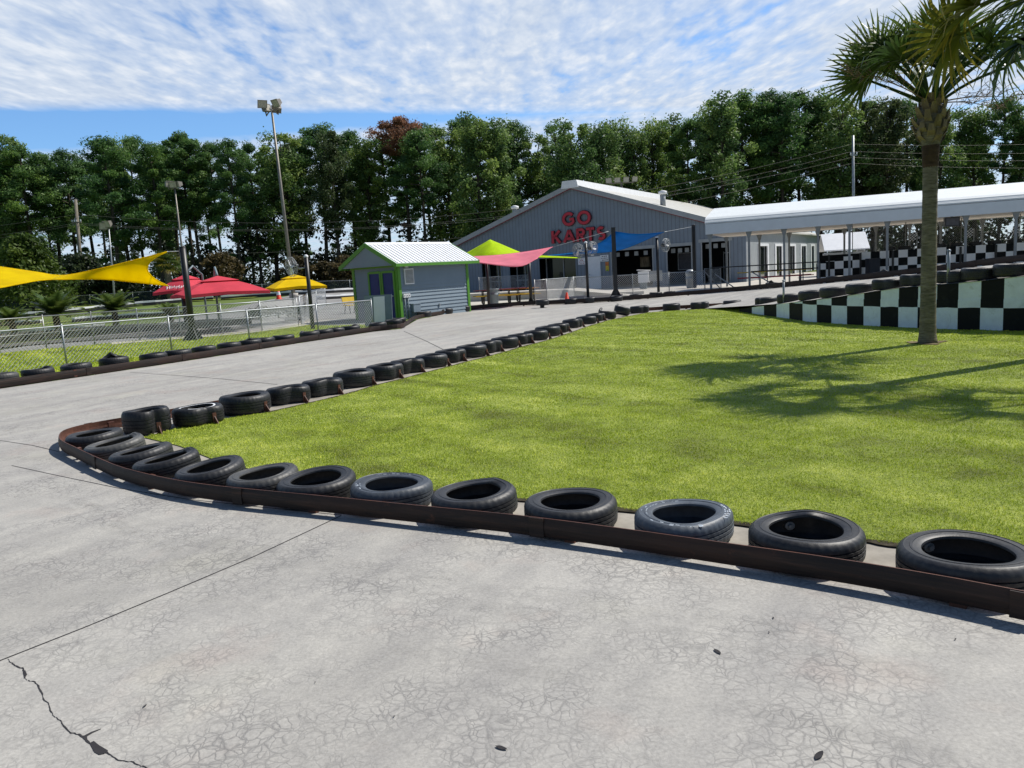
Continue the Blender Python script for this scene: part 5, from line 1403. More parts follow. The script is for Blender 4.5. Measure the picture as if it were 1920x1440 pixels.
# ------------------------------------------------------------------ umbrellas
def umbrella(label, px, pyb, Y, half, z_edge, rise, mat, yaw, script=False):
    c = D(px, pyb, Y); g0 = zg(c.x, Y)
    root = thing('patio_umbrella', label, 'umbrella', (c.x, Y, g0), yaw, 'patio umbrellas')
    ze = z_edge - g0
    b = MB(); n = 8; a = half
    cor = [(-a, -a), (0, -a * 1.0), (a, -a), (a, 0), (a, a), (0, a), (-a, a), (-a, 0)]
    inner = .34; zt = ze + rise
    vs = []
    for i, (x, y) in enumerate(cor):
        dip = 0 if i % 2 == 0 else .06
        vs += [(x, y, ze - .12 + dip), (x, y, ze + dip), (x * .62, y * .62, ze + rise * .52 + dip * .5), (x * inner, y * inner, ze + rise * .84)]
    fs = []
    for i in range(8):
        j = (i + 1) % 8
        for k in range(3): fs.append((i * 4 + k, j * 4 + k, j * 4 + k + 1, i * 4 + k + 1))
    b.add(vs, fs); co = b.build('canopy', mat, root, fix=False); sm = co.modifiers.new('thickness', 'SOLIDIFY'); sm.thickness = .01
    b = MB(); vs = []
    for x, y in cor: vs.append((x * .42, y * .42, ze + rise * .86))
    vs.append((0, 0, zt + rise * .22)); b.add(vs, [(i, (i + 1) % 8, 8) for i in range(8)]); vo = b.build('vent', mat, root, fix=False); sm = vo.modifiers.new('thickness', 'SOLIDIFY'); sm.thickness = .01
    b = MB()
    for x, y in cor: b.bar((0, 0, ze + rise * .75), (x * .97, y * .97, ze - .02), .025, .02); b.bar((0, 0, ze - .1), (x * .5, y * .5, ze + rise * .45), .02, .02)
    b.build('rib', M['ink'], root)
    b = MB(); b.tube([(a * .12, a * 1.02, 0), (a * .12, a * 1.02, zt + .1), (a * .06, a * .5, zt + rise * .4 + .25), (0, 0, zt + rise * .2)], .045, 10); b.build('mast', M['bin_grey'], root)
    b = MB(); b.box((a * .12, a * 1.02, .05), (.8, .8, .10)); b.build('base', M['black'], root)
    if script:
        b = MB(); pts = [Vector((-.45 + .9 * t / 40, -a * .80 - .02, ze + rise * .30 + .07 * math.sin(t * .9) + .03 * math.sin(t * 2.3))) for t in range(41)]
        nrm = Vector((0, -rise * .52, a * .38)).normalized()
        base0 = Vector((0, -a * .81, ze + rise * .26)); upv = Vector((0, a * .38, rise * .52)).normalized()
        pl = [base0 + Vector((-.42 + .84 * t / 60, 0, 0)) + upv * (.09 * math.sin(t * .75) + .04 * math.sin(t * 1.9)) + nrm * .03 for t in range(61)]
        b.tube(pl, .011, 5); b.build('script_lettering', M['white'], root)
    return root
umbrella('large red two-tier patio umbrella with a square canopy in front of the smaller red one', 412, 556, 31.5, 1.62, 1.56, .58, M['cloth_red'], .55)
umbrella('smaller bright red patio umbrella with white script, behind the stout black post', 352, 554, 34.5, 1.0, 1.74, .60, M['cloth_red'], -.25, True)
umbrella('golden yellow two-tier patio umbrella between the light pole and the fan post', 553, 543, 36, 1.18, 1.60, .50, M['cloth_gold'], .5)

# ------------------------------------------------------------------ light poles, utility poles, wires
def flood_head(root, at, yaw, pitch, s=1.0):
    Mx = Matrix.Translation(at) @ Matrix.Rotation(yaw, 4, 'Z') @ Matrix.Rotation(pitch, 4, 'X') @ Matrix.Scale(s, 4)
    b = MB(); b.T = Mx
    q0 = [(-.5, -.42, -.42), (.5, -.42, -.42), (.5, -.42, .42), (-.5, -.42, .42), (-.28, .30, -.24), (.28, .30, -.24), (.28, .30, .24), (-.28, .30, .24)]
    b.add(q0, [(4, 5, 6, 7), (0, 1, 5, 4), (1, 2, 6, 5), (2, 3, 7, 6), (3, 0, 4, 7)])
    for p, d in (((0, -.43, .42), (1.06, .06, .06)), ((0, -.43, -.42), (1.06, .06, .06)), ((.5, -.43, 0), (.06, .06, .9)), ((-.5, -.43, 0), (.06, .06, .9))): b.box(p, d)
    o = b.build('lamp_head', M['lamp_grey'], root)
    b = MB(); b.T = Mx; b.box((0, -.41, 0), (.96, .03, .8)); b.build('lens', M['lens'], o)
    return o
def light_pole(label, pxb, pyb, pxt, pyt, Y, heads, r=.16, s=1.0, mat='lamp_grey'):
    base = D(pxb, pyb, Y); base.z = zg(base.x, Y); t = D(pxt, pyt, Y)
    root = thing('light_pole', label, 'light pole', base)
    h = t.z - base.z; lx = t.x - base.x
    b = MB(); b.tube([(0, 0, 0), (lx * .5, 0, h * .5), (lx, 0, h)], [r, r * .75, r * .5], 10); b.build('pole', M[mat], root)
    b = MB(); b.tube([(0, 0, 0), (0, 0, .35)], r * 2.1, 12); b.build('footing', M['patio'], root)
    for dx, dy, dz, yaw, pt in heads:
        e = Vector((lx + dx * s, dy * s, h + dz * s))
        b = MB(); b.tube([(lx, 0, h - .05), (lx + dx * s * .5, dy * s * .5, h - .15 * s), (lx + dx * s * .95, dy * s, h + (dz - .75) * s), e - Vector((0, 0, .35 * s))], r * .35, 6); b.build('arm', M['lamp_grey'], root)
        flood_head(root, e, yaw, pt, s)
    return root
light_pole('very tall grey floodlight pole with box lamps, behind the yellow umbrella', 552, 566, 509.5, 206, 62, [(-1.0, -.3, .75, .5, .5), (-.85, .5, .25, 1.2, -.3), (.85, -.3, .75, -.6, .5), (.55, .6, .35, -2.4, .3)], .17, .68)
light_pole('thinner light pole with spread lamp heads rising behind the stout black post', 352, 560, 327.5, 352, 58, [(-.95, 0, .62, .9, .2), (-.1, 0, .55, .1, .4), (.75, .1, .5, -.7, .2)], .10, .5)
light_pole('short pale light pole with two lamps above the yellow sail', 214, 560, 204, 428, 64, [(-.75, 0, .4, .7, .3), (.05, 0, .65, -.3, .4)], .09, .62, 'galv')
rl = thing('roof_floodlight', 'row of small floodlights on a pole behind the kart building ridge', 'light pole', (D(1165, 345, 86).x, 86, 0))
h_ = D(1165, 343, 86).z; b = MB(); b.tube([(0, 0, 0), (0, 0, h_)], .12, 8); b.bar((-1.4, 0, h_), (1.4, 0, h_), .1, .1); b.build('pole', M['lamp_grey'], rl)
for i in range(4): flood_head(rl, Vector((-1.35 + .9 * i, -.2, h_ + .35)), .2 * (i - 1.5), .3, .62)
def util_pole(label, pxb, pyb, pxt, pyt, Y, r=.17, mat='pole_wood', arms=()):
    t = D(pxt, pyt, Y); base = Vector((D(pxb, pyb, Y).x, Y, 0)); base.z = zg(base.x, Y)
    root = thing('utility_pole', label, 'utility pole', base); h = t.z - base.z; lx = t.x - base.x
    b = MB(); b.tube([(0, 0, 0), (lx, 0, h)], [r, r * .7], 10); b.build('pole', M[mat], root)
    for dz, w in arms:
        f = (h - dz) / h; b = MB(); b.bar((lx * f - w, -.15, h - dz), (lx * f + w, -.15, h - dz), .10, .12); ao = b.build('crossarm', M[mat], root)
        b = MB()
        for s_ in (-.9, 0, .9): b.lathe([(.03, 0), (.08, .05), (.05, .12), (.08, .18), (0, .26)], 8, Matrix.Translation((lx * f + w * s_, -.15, h - dz + .06)))
        b.build('insulator', M['white'], ao)
    return root, base, h, lx
U1, b1, h1, l1 = util_pole('weathered wooden utility pole with crossarms before the dense trees, above the yellow sail', 158, 575, 141.5, 374, 84, .22, 'pole_wood', ((2.4, .5), (7.0, 1.7)))
U2, b2, h2, l2 = util_pole('slim pale utility pole rising behind the white canopy roof', 1601, 480, 1599.5, 254, 82, .17, 'galv', ((2.0, .35),))
wires = [((-420, 455), (143, 402), (1598, 270), 'topmost'), ((-420, 478), (144, 418), (1598, 284), 'second'), ((-420, 490), (144.5, 421), (1598, 295), 'third'), ((-420, 540), (153, 474), (1598, 306), 'lowest')]
for i, (a, m_, c, nm) in enumerate(wires):
    P = [D(*a, 96), D(*m_, 84), D(*c, 82), D(2500, c[1] - 45 + 8 * i, 84)]
    root = thing('power_line', f'{nm} thin grey power line strung between the wooden and the pale utility pole', 'power line', (P[1].x, P[1].y, 0), 0, 'power lines')
    pts = []
    for (p, q), sag in zip(zip(P, P[1:]), (.6, 3.6 - .2 * i, 1.0)):
        for t in range(16):
            u = t / 16; pts.append(p.lerp(q, u) - Vector((0, 0, sag * 4 * u * (1 - u))))
    pts.append(P[-1]); b = WB(root); b.tube(pts, .014, 5); b.build('wire', M['lamp_grey'], root)

# ------------------------------------------------------------------ patio furniture
def picnic_table(label, loc, rz, top_m, seat_m, L=1.9, frame='black', sc=1.0, group='picnic tables'):
    r = thing('picnic_table', label, 'picnic table', loc, rz, group)
    for s_, mm_, z, y, w in (('table_top', top_m, .76, 0, .75), ('seat', seat_m, .45, -.72, .28), ('seat', seat_m, .45, .72, .28)):
        b = MB(); k = 5 if s_ == 'table_top' else 2; pw = w / k
        for i in range(k): b.box((0, y - w / 2 + pw * (i + .5), z), (L, pw - .012, .045))
        b.build(s_, M[mm_], r)
    for x in (-L * .34, L * .34):
        b = MB(); b.tube([(x, -.80, .42), (x, -.6, .40), (x, -.52, .06), (x, -.30, .03), (x, .30, .03), (x, .52, .06), (x, .6, .40), (x, .80, .42)], .028, 8)
        b.tube([(x, -.24, .03), (x, -.24, .73)], .028, 8); b.tube([(x, .24, .03), (x, .24, .73)], .028, 8); b.tube([(x, -.3, .73), (x, .3, .73)], .028, 8); b.build('frame', M[frame], r)
    return r
q = flat(G(975, 568)); picnic_table('picnic table with an orange top and bright yellow seats beside the grey bin', (q.x + .1, q.y + .9, 0), .12, 'orange_top', 'yellow', 2.0)
picnic_table('picnic table with a dark red top and yellow seats behind the orange topped one', (D(938, 545, 42.5).x, 42.5, .05), .16, 'red_top', 'yellow', 2.9)
q = Vector((D(1452, 515, 43.6).x, 43.6, .12)); picnic_table('long picnic table with a pale yellow top and a red seat under the white canopy', q, math.atan2(cdir.y, cdir.x) + .10, 'yellow', 'red_seat', 4.0, 'galv')
q = GT(661, 588); r = thing('yellow_bench', 'small yellow bench standing on the path behind the fence, left of the shed'.replace(', left of the shed', ' near the shed doors'), 'bench', q, .9)
b = MB(); b.box((0, 0, .45), (.9, .38, .04)); b.build('seat', M['yellow'], r)
b = MB(); b.box((0, .22, .72), (.9, .04, .34), Matrix.Rotation(rad(-12), 3, 'X')); b.build('backrest', M['yellow'], r)
for x in (-.32, .32): b = MB(); b.tube([(x, -.18, .43), (x, -.22, 0)], .022, 6); b.tube([(x, .2, .6), (x, .14, .43), (x, .26, 0)], .022, 6); b.build('leg', M['black'], r)
def bin_(label, loc, rad_, h, mat, lid=False, square=False, ribs=True):
    r = thing('trash_bin', label, 'bin', loc)
    b = MB()
    if square:
        b.box((0, 0, h * .47), (rad_ * 2, rad_ * 1.8, h * .9)); b.build('body', M[mat], r)
        b = MB(); b.box((0, -.02, h * .95), (rad_ * 2.08, rad_ * 1.95, .07)); b.bar((-rad_, rad_ * .95, h * .9), (rad_, rad_ * .95, h * .9), .05, .05); b.build('lid', M[mat], r)
        for s_ in (-1, 1): b = MB(); b.lathe([(0, -.04), (.11, -.04), (.11, .04), (0, .04)], 14, Matrix.Translation((s_ * rad_ * .8, rad_ * .95, .11)) @ Matrix.Rotation(PI / 2, 4, 'Y')); b.build('wheel', M['black'], r)
        return r
    prof = [(0, .01), (rad_ * .82, .01), (rad_ * .86, .05), (rad_ * .96, h * .62), (rad_ * 1.03, h * .63), (rad_ * 1.03, h * .67), (rad_ * .98, h * .68), (rad_, h * .93), (rad_ * 1.08, h * .94), (rad_ * 1.08, h), (rad_ * .98, h), (rad_ * .94, h * .9), (0, h * .3)]
    b.lathe(prof, 24); b.build('body', M[mat], r)
    if lid:
        b = MB(); b.lathe([(rad_ * 1.09, h), (rad_ * 1.09, h * 1.03), (rad_ * .9, h * 1.17), (rad_ * .5, h * 1.24), (0, h * 1.25)], 24); b.build('lid', M[mat], r)
        b = MB(); b.box((0, -rad_ * .98, h * 1.08), (rad_ * 1.0, .06, h * .09)); b.build('flap', M['black'], r)
    else:
        for s_ in (-1, 1): b = MB(); b.tube([(s_ * rad_ * 1.0, -.1, h * .72), (s_ * rad_ * 1.16, -.06, h * .76), (s_ * rad_ * 1.16, .06, h * .76), (s_ * rad_ * 1.0, .1, h * .72)], .02, 6); b.build('handle', M[mat], r)
    return r
q = flat(G(926, 573)); bin_('round grey open trash bin beside the orange topped picnic table', (q.x, q.y + .4, 0), .29, .88, 'bin_grey')
q = flat(G(1295, 540)); bin_('pale grey domed trash bin behind the chain link fence by the dark bay', (q.x, q.y, 0), .30, .95, 'galv', True)
q = flat(cE0) + cdir * (plan_s(1634)) + cn * 2.4; bin_('navy wheeled bin in front of the small checkered barrier', (q.x, q.y, .15), .27, 1.15, 'bin_navy', square=True)
q = flat(G(1209, 542)); r = thing('ticket_podium', 'white slant-topped podium cabinet before the dark bay with the blue sail above', 'podium', (q.x, q.y + .2, 0), -.35)
b = MB(); b.prism([(-.35, .45), (.35, .45), (.35, 1.28), (-.35, 1.22)], Matrix.Translation((0, -.3, 0)), .6); b.build('cabinet', M['white'], r)
b = MB(); b.box((0, 0, 1.30), (.86, .74, .035), Matrix.Rotation(rad(4), 3, 'Y')); b.build('top', M['white'], r)
b = MB(); b.box((-.05, .02, .24), (.46, .4, .44)); b.build('plinth', M['bin_grey'], r)
b = MB(); b.prism([(.36, .5), (1.25, .5), (1.25, 1.22), (.36, 1.22)], Matrix.Translation((0, .05, 0)), .05); b.build('side_panel', M['trim_grey'], r)
q = flat(G(1063, 567)); r = thing('traffic_cone', 'small orange traffic cone against the brown rail near the loose tyre', 'cone', (q.x, q.y - .12, 0))
b = MB(); b.lathe([(.15, .03), (.145, .05), (.13, .06), (.045, .50), (.035, .515), (0, .515)], 20); b.build('body', M['cone'], r)
b = MB(); b.box((0, 0, .016), (.36, .36, .032)); b.build('base', M['cone'], r)
q = GT(548, 560); r = thing('traffic_cone', 'tiny orange and white cone at the foot of the tall floodlight pole', 'cone', (q.x - .8, q.y - .8, q.z))
b = MB(); b.lathe([(.22, .03), (.20, .06), (.07, .85), (0, .87)], 14); b.build('body', M['cone'], r); b = MB(); b.lathe([(.165, .35), (.115, .6)], 14); b.build('white_band', M['white'], r); b = MB(); b.box((0, 0, .02), (.5, .5, .04)); b.build('base', M['cone'], r)
# gate in the patio fence
q0, q1 = flat(G(1322, 547)), flat(G(1352, 545)); r = thing('mesh_gate', 'narrow chain link gate with a diagonal brace under the canopy corner', 'gate', q0)
v = q1 - q0; b = MB(); b.tube([(0, 0, .05), (0, 0, 1.25), v + Vector((0, 0, 1.25)), v + Vector((0, 0, .05)), (0, 0, .05)], .03, 8); b.build('frame', M['galv'], r)
b = MB(); b.tube([(0, 0, 1.1), v * .98 + Vector((0, 0, .1))], .025, 8); b.build('brace', M['galv'], r)
b = MB(); k = 20; 
for i in range(k):
    for sg in (1, -1):
        a = i / k; z0, z1 = (.08, 1.22)
        p0 = v * a + Vector((0, 0, z0 if sg > 0 else z1)); p1 = v * min(1, a + .5) + Vector((0, 0, (z0 + (z1 - z0) * (min(1, a + .5) - a) / .5) if sg > 0 else (z1 - (z1 - z0) * (min(1, a + .5) - a) / .5)))
        b.tube([p0, p1], .004, 3, False)
b.build('wire_mesh', M['wire'], r)
for i, (x, y, w) in enumerate(((1122, 560, 1.5), (1180, 555, 1.2))):
    q = flat(G(x, y)); r = thing('timber_curb', ['long pale concrete curb block lying behind the rail by the fan post', 'pale concrete curb block lying in front of the white podium'][i], 'curb', (q.x, q.y + 1.2 + i, 0), -.2)
    b = MB(); b.prism([(-.12, 0), (.12, 0), (.08, .16), (-.08, .16)], Matrix.Translation((w, 0, 0)) @ Matrix.Rotation(PI / 2, 4, 'Z'), w * 2); b.build('block', M['patio'], r)
rw = thing('ramp_walk', 'raised concrete walk with a pale edge in front of the glazed bays', 'walkway', (D(1000, 545, 47).x, 47, 0), math.atan2(e_f.y, e_f.x))
b = MB(); b.prism([(-7.5, 0), (6.2, 0), (2.0, .5), (-7.5, .5)], Matrix.Identity(4), 2.2); b.build('slab', M['patio'], rw)

# white edged low barriers of the second track, each a countable run
def kerb(label, px, w=.35, h=.28, mat='white', dark=True):
    P = [GT(*p) for p in px]; L = smooth_line(P, .7); root = thing('track_kerb', label, 'kerb', P[0], 0, 'low barriers of the second track')
    b = WB(root); k = WB(root); n = len(L); vs, vk = [], []
    for i, p in enumerate(L):
        nn = perp(L[max(0, i - 1)], L[min(n - 1, i + 1)]); z = zg(p.x, p.y); wv = .03 * math.sin(i * 1.7)
        for t, zz in ((-.5, .0), (-.5, h + wv), (.5, h + wv), (.5, 0)): vs.append(p + nn * w * t + Vector((0, 0, z - p.z + zz)))
        for t, zz in ((-.52, -.02), (-.52, h * .62), (.52, h * .62), (.52, -.02)): vk.append(p + nn * w * t + Vector((0, 0, z - p.z + zz)))
    f = [(i * 4 + j, (i + 1) * 4 + j, (i + 1) * 4 + j + 1, i * 4 + j + 1) for i in range(n - 1) for j in range(3)] + [(0, 1, 2, 3), ((n - 1) * 4 + 3, (n - 1) * 4 + 2, (n - 1) * 4 + 1, (n - 1) * 4)]
    b.add(vs, f); b.build('white_top', M[mat], root)
    if dark: k.add(vk, f); k.build('rubber_side', M['rubber'], root)
kerb('white topped low barrier winding past the sago palm trunks, closest run to the fence', [(-120, 640), (0, 632), (60, 627), (117, 623), (160, 619.5), (195, 616)], .4, .26)
kerb('low dark rubber barrier just beyond the second fence, under the sago palms', [(-120, 656), (0, 643), (88, 635), (178, 628), (263, 622), (341, 617), (420, 611), (470, 607)], .7, .34, 'mulch')
kerb('short white topped barrier between the two sago palms on the second track', [(-60, 613), (0, 610), (40, 608.5), (78, 606)], .35, .24)
kerb('low white barrier passing under the crown of the second sago palm', [(138, 603.5), (182, 599), (240, 595.5), (290, 592), (345, 588.5)], .35, .24)
kerb('wavy white and black barrier along the back of the second track towards the red umbrellas', [(-40, 597), (41, 594.5), (64, 593), (138, 586), (177, 581.5), (210, 578.5), (248, 574.5), (290, 571), (340, 566.5), (400, 562)], .6, .34)
kerb('white and black barrier behind the yellow umbrella, reaching back to the shed', [(415, 562), (480, 557), (540, 553.5), (610, 550), (672, 547)], .6, .34)
kerb('pale barrier run behind the fan post fence near the yellow bench', [(600, 562), (640, 559.5), (690, 556)], .5, .3)

# ------------------------------------------------------------------ vegetation
def leaf_quads(C, Rv, n, size, rng, upb=.25, aspect=.6):
    """n leaf-clump quads scattered in ellipsoids at C with radii Rv; returns V, F, tint"""
    k = len(C); tot = k * n
    u = rng.normal(size=(tot, 3)); u /= np.linalg.norm(u, axis=1)[:, None]
    r = rng.random(tot) ** (1 / 2.2); r = r * np.where(rng.random(tot) < .12, 1.0 + .5 * rng.random(tot), 1.0)
    c = np.repeat(C, n, 0) + u * r[:, None] * np.repeat(Rv, n, 0)
    nrm = u * .7 + rng.normal(size=(tot, 3)) * .7 + np.array([0, 0, upb]); nrm /= np.linalg.norm(nrm, axis=1)[:, None]
    a = np.cross(nrm, rng.normal(size=(tot, 3))); a /= np.linalg.norm(a, axis=1)[:, None]; b_ = np.cross(nrm, a)
    s = size * (.6 + .8 * rng.random(tot))[:, None]
    V = np.stack([c - a * s * .5, c + b_ * s * .5 * aspect, c + a * s * .5, c - b_ * s * .5 * aspect], 1).reshape(-1, 3)
    F = np.arange(tot * 4).reshape(-1, 4)
    ct = np.repeat(rng.random(k) * .6, n) + rng.random(tot) * .4
    return V, F, np.repeat(ct, 4)
def make_tree(seed, kind, zlow=None):
    """unit prototype about 20 m tall: trunk with limbs, and a crown of clumps on the limbs"""
    rng = np.random.default_rng(seed); rnd = random.Random(seed); H = 20.0
    tr = MB(); bend = [rnd.uniform(-.5, .5) for _ in range(2)]
    def axis(z): t = z / H; return Vector((bend[0] * math.sin(t * 2.6), bend[1] * math.sin(t * 2.0), z))
    C, Rv = [], []
    if kind == 'pine':
        tr.tube([axis(z) for z in np.linspace(0, H * .96, 9)], [.24 - .021 * i for i in range(9)], 7)
        z0 = zlow or rnd.uniform(.40, .56); nb = 30 if not zlow else 16
        for i in range(nb):
            t = (i + rnd.random() * .6) / nb; z = H * (z0 + (1 - z0) * t * .97)
            w = 3.6 * (min(1, (t + .10) * 2.6) ** .8) * (max(0, 1.02 - t) ** .55) * rnd.uniform(.5, 1.2) + .25
            
            a = i * 2.4 + rnd.uniform(-.5, .5); p0 = axis(z * .97)
            p1 = axis(z) + Vector((math.cos(a) * w, math.sin(a) * w, .35 * w * rnd.uniform(.1, .7)))
            tr.tube([p0, p0.lerp(p1, .5) + Vector((0, 0, -.1)), p1], [.07, .05, .02], 4, False)
            for q, s in ((1.0, 1.0), (.62, .75)):
                c = p0.lerp(p1, q); C.append(c); k = rnd.uniform(.5, 1.2) * s; Rv.append((1.05 * k, 1.05 * k, .72 * k))
        C.append(axis(H * .975)); Rv.append((.8, .8, .8))
        for _ in range(5):
            z = H * rnd.uniform(.2, z0); a = rnd.random() * 6.28; p = axis(z); q = p + Vector((math.cos(a) * 1.2, math.sin(a) * 1.2, rnd.uniform(-.1, .4)))
            tr.tube([p, q], [.04, .012], 3, False)
            if rnd.random() < .5: C.append(q); Rv.append((.5, .5, .35))
        n, sz, asp = 290, .31, .34
    else:
        tr.tube([axis(z) for z in np.linspace(0, H * .8, 8)], [.30 - .033 * i for i in range(8)], 7)
        z0 = rnd.uniform(.22, .42); nb = 38
        for i in range(nb):
            t = (i + rnd.random()) / nb; z = H * (z0 + (1 - z0) * t * .95)
            w = 3.3 * (min(1, (t + .12) * 2.2) ** .8) * (max(0, 1.03 - t) ** .5) * rnd.uniform(.35, 1.15) + .2
            a = i * 2.4 + rnd.uniform(-.6, .6); p0 = axis(max(H * z0 * .7, z * .86)); p1 = axis(z) + Vector((math.cos(a) * w, math.sin(a) * w, rnd.uniform(-.2, .5)))
            tr.tube([p0, p0.lerp(p1, .55) + Vector((0, 0, .15)), p1], [.09, .05, .02], 4, False)
            k = rnd.uniform(.5, 1.25); C.append(p1); Rv.append((1.05 * k, 1.05 * k, .9 * k))
            if rnd.random() < .6: c = p0.lerp(p1, .6); C.append(c); Rv.append((.8 * k, .8 * k, .8 * k))
        n, sz, asp = 230, .27, .6
    V, F, T_ = leaf_quads(np.array([tuple(c) for c in C]), np.array(Rv), n, sz, rng, .25, asp)
    # shift tint with height a little: younger lighter sprays sit on the outside of the crown
    return tr, V, F, T_
PROTO = {}
def tree_proto(key, seed, kind, leaf, zlow=None):
    tr, V, F, T_ = make_tree(seed, kind, zlow)
    t = tr.build('trunk', M['bark']); c = np_mesh('crown', V, F, M[leaf], None, T_)
    PROTO[key] = (t.data, c.data); bpy.data.objects.remove(t); bpy.data.objects.remove(c)
for i in range(4): tree_proto(f'pine{i}', 20 + i, 'pine', 'pine')
for i in range(3): tree_proto(f'broad{i}', 40 + i, 'broad', 'broad')
tree_proto('olive0', 61, 'broad', 'olive'); tree_proto('dead0', 71, 'pine', 'dead', .80)
def put_tree(key, x, y, h, label, name='pine_tree', wide=1.0, rz=0.0, group='tall trees behind the park', z=None):
    if key == 'dead0': wide = 1.15
    r = thing(name, label, 'tree', (x, y, (zg(x, y) if z is None else z) - .1), rz, group)
    s = h / 20.0
    for nm, me in zip(('trunk', 'crown'), PROTO[key]):
        o = bpy.data.objects.new(nm, me); COL.objects.link(o); o.parent = r; o.scale = (s * wide, s * wide, s)
    return r
tops = [(-150, 250), (-105, 262), (-60, 240), (-15, 285), (22, 255), (50, 248), (85, 268), (118, 280), (150, 285), (190, 290), (225, 262), (252, 247), (280, 256), (305, 262), (338, 280), (368, 244), (385, 250), (425, 264), (455, 262), (492, 258), (520, 272),
        (552, 252), (582, 245), (612, 244), (640, 252), (672, 236), (705, 242), (735, 250), (766, 207), (800, 238), (822, 228), (850, 224), (878, 232), (908, 214), (935, 232), (958, 224), (985, 234), (1020, 242), (1052, 238), (1082, 234), (1112, 236), (1142, 222), (1172, 224), (1202, 222), (1232, 212),
        (1262, 214), (1300, 216), (1325, 200), (1352, 186), (1385, 192), (1415, 182), (1448, 172), (1475, 182), (1505, 178), (1542, 174), (1572, 186), (1605, 180), (1635, 190), (1662, 184), (1695, 188), (1725, 205), (1762, 186), (1795, 200), (1830, 206), (1868, 198), (1902, 204), (1940, 208), (1985, 200), (2030, 214), (2080, 210), (2130, 205)]
anchors = [('the wooden utility pole', 148), ('the tall floodlight pole', 525), ('the reddish dead pine', 766), ('the grey gable peak', 1075), ('the pale utility pole', 1600), ('the palm trunk', 1745)]
rnd = random.Random(4); counts = {}
kinds = {}
for i, (px, py) in enumerate(tops):
    Y = 98 + rnd.uniform(-5, 9); base = D(px, hor(px), Y); top_ = D(px, py + rnd.uniform(-8, 10), Y)
    if px == 766: key, lab, nm = 'dead0', 'tall dead pine with reddish brown needles above the shed', 'dead_pine_tree'; Y = 101
    else:
        p_pine = .62 if 340 < px < 720 or 780 < px < 1000 else .45 if px < 340 else .2
        if rnd.random() < p_pine: key, nm, kd = f'pine{rnd.randrange(4)}', 'pine_tree', 'dark pine'
        elif rnd.random() < .07: key, nm, kd = 'olive0', 'broadleaf_tree', 'olive tinted tree'
        else: key, nm, kd = f'broad{rnd.randrange(3)}', 'broadleaf_tree', 'leafy green tree'
        an = min(anchors, key=lambda a: abs(a[1] - px)); side = 'towards the shed' if (px < an[1]) == (an[1] > 745) else 'away from the shed'
        if an[0].startswith('the gable'): side = 'towards the shed' if px < an[1] else 'towards the canopy'
        ck = (an[0], side, nm + key[:5]); counts.setdefault(ck, []).append((abs(px - an[1]), i)); kinds[i] = (ck, kd)
        lab = None
    r = put_tree(key, base.x, Y, (top_.z - zg(base.x, Y)) * rnd.uniform(.99, 1.03), lab, nm, rnd.uniform(.92, 1.28), rnd.uniform(0, 6.28))
    kinds[i] = (*kinds[i], r) if i in kinds else None
for ck, L in counts.items():
    for k, (_, i) in enumerate(sorted(L)):
        kd, r = kinds[i][1], kinds[i][2]
        r['label'] = f'{kd}, {ORD[k]} of its kind from {ck[0]}, {ck[1]}'
# a second, slightly lower row behind closes most of the gaps
for i in range(24):
    px = -180 + i * 96 + rnd.uniform(-18, 18); Y = 118 + rnd.uniform(-4, 8); py = interp(px, tops) + rnd.uniform(24, 48)
    base = D(px, hor(px), Y); top_ = D(px, py, Y)
    an = min(anchors, key=lambda a: abs(a[1] - px))
    r = put_tree(f'broad{i % 3}' if i % 2 else f'pine{i % 4}', base.x, Y, top_.z, 'back row tree seen only through gaps between the tall trees', 'background_tree', rnd.uniform(.9, 1.15), rnd.uniform(0, 6.28), 'back row of trees seen through gaps')
# undergrowth at the feet of the trees
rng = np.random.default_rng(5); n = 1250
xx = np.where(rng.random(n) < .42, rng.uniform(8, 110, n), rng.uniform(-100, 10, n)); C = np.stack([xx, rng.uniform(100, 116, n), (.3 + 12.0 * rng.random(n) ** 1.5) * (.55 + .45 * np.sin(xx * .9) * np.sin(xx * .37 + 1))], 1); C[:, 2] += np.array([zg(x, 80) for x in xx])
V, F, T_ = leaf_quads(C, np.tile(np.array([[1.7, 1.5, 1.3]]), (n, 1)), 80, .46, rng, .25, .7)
tag(np_mesh('undergrowth', V, F, M['under'], None, T_), 'dark tangled undergrowth at the feet of the tall trees', 'undergrowth', kind='stuff')
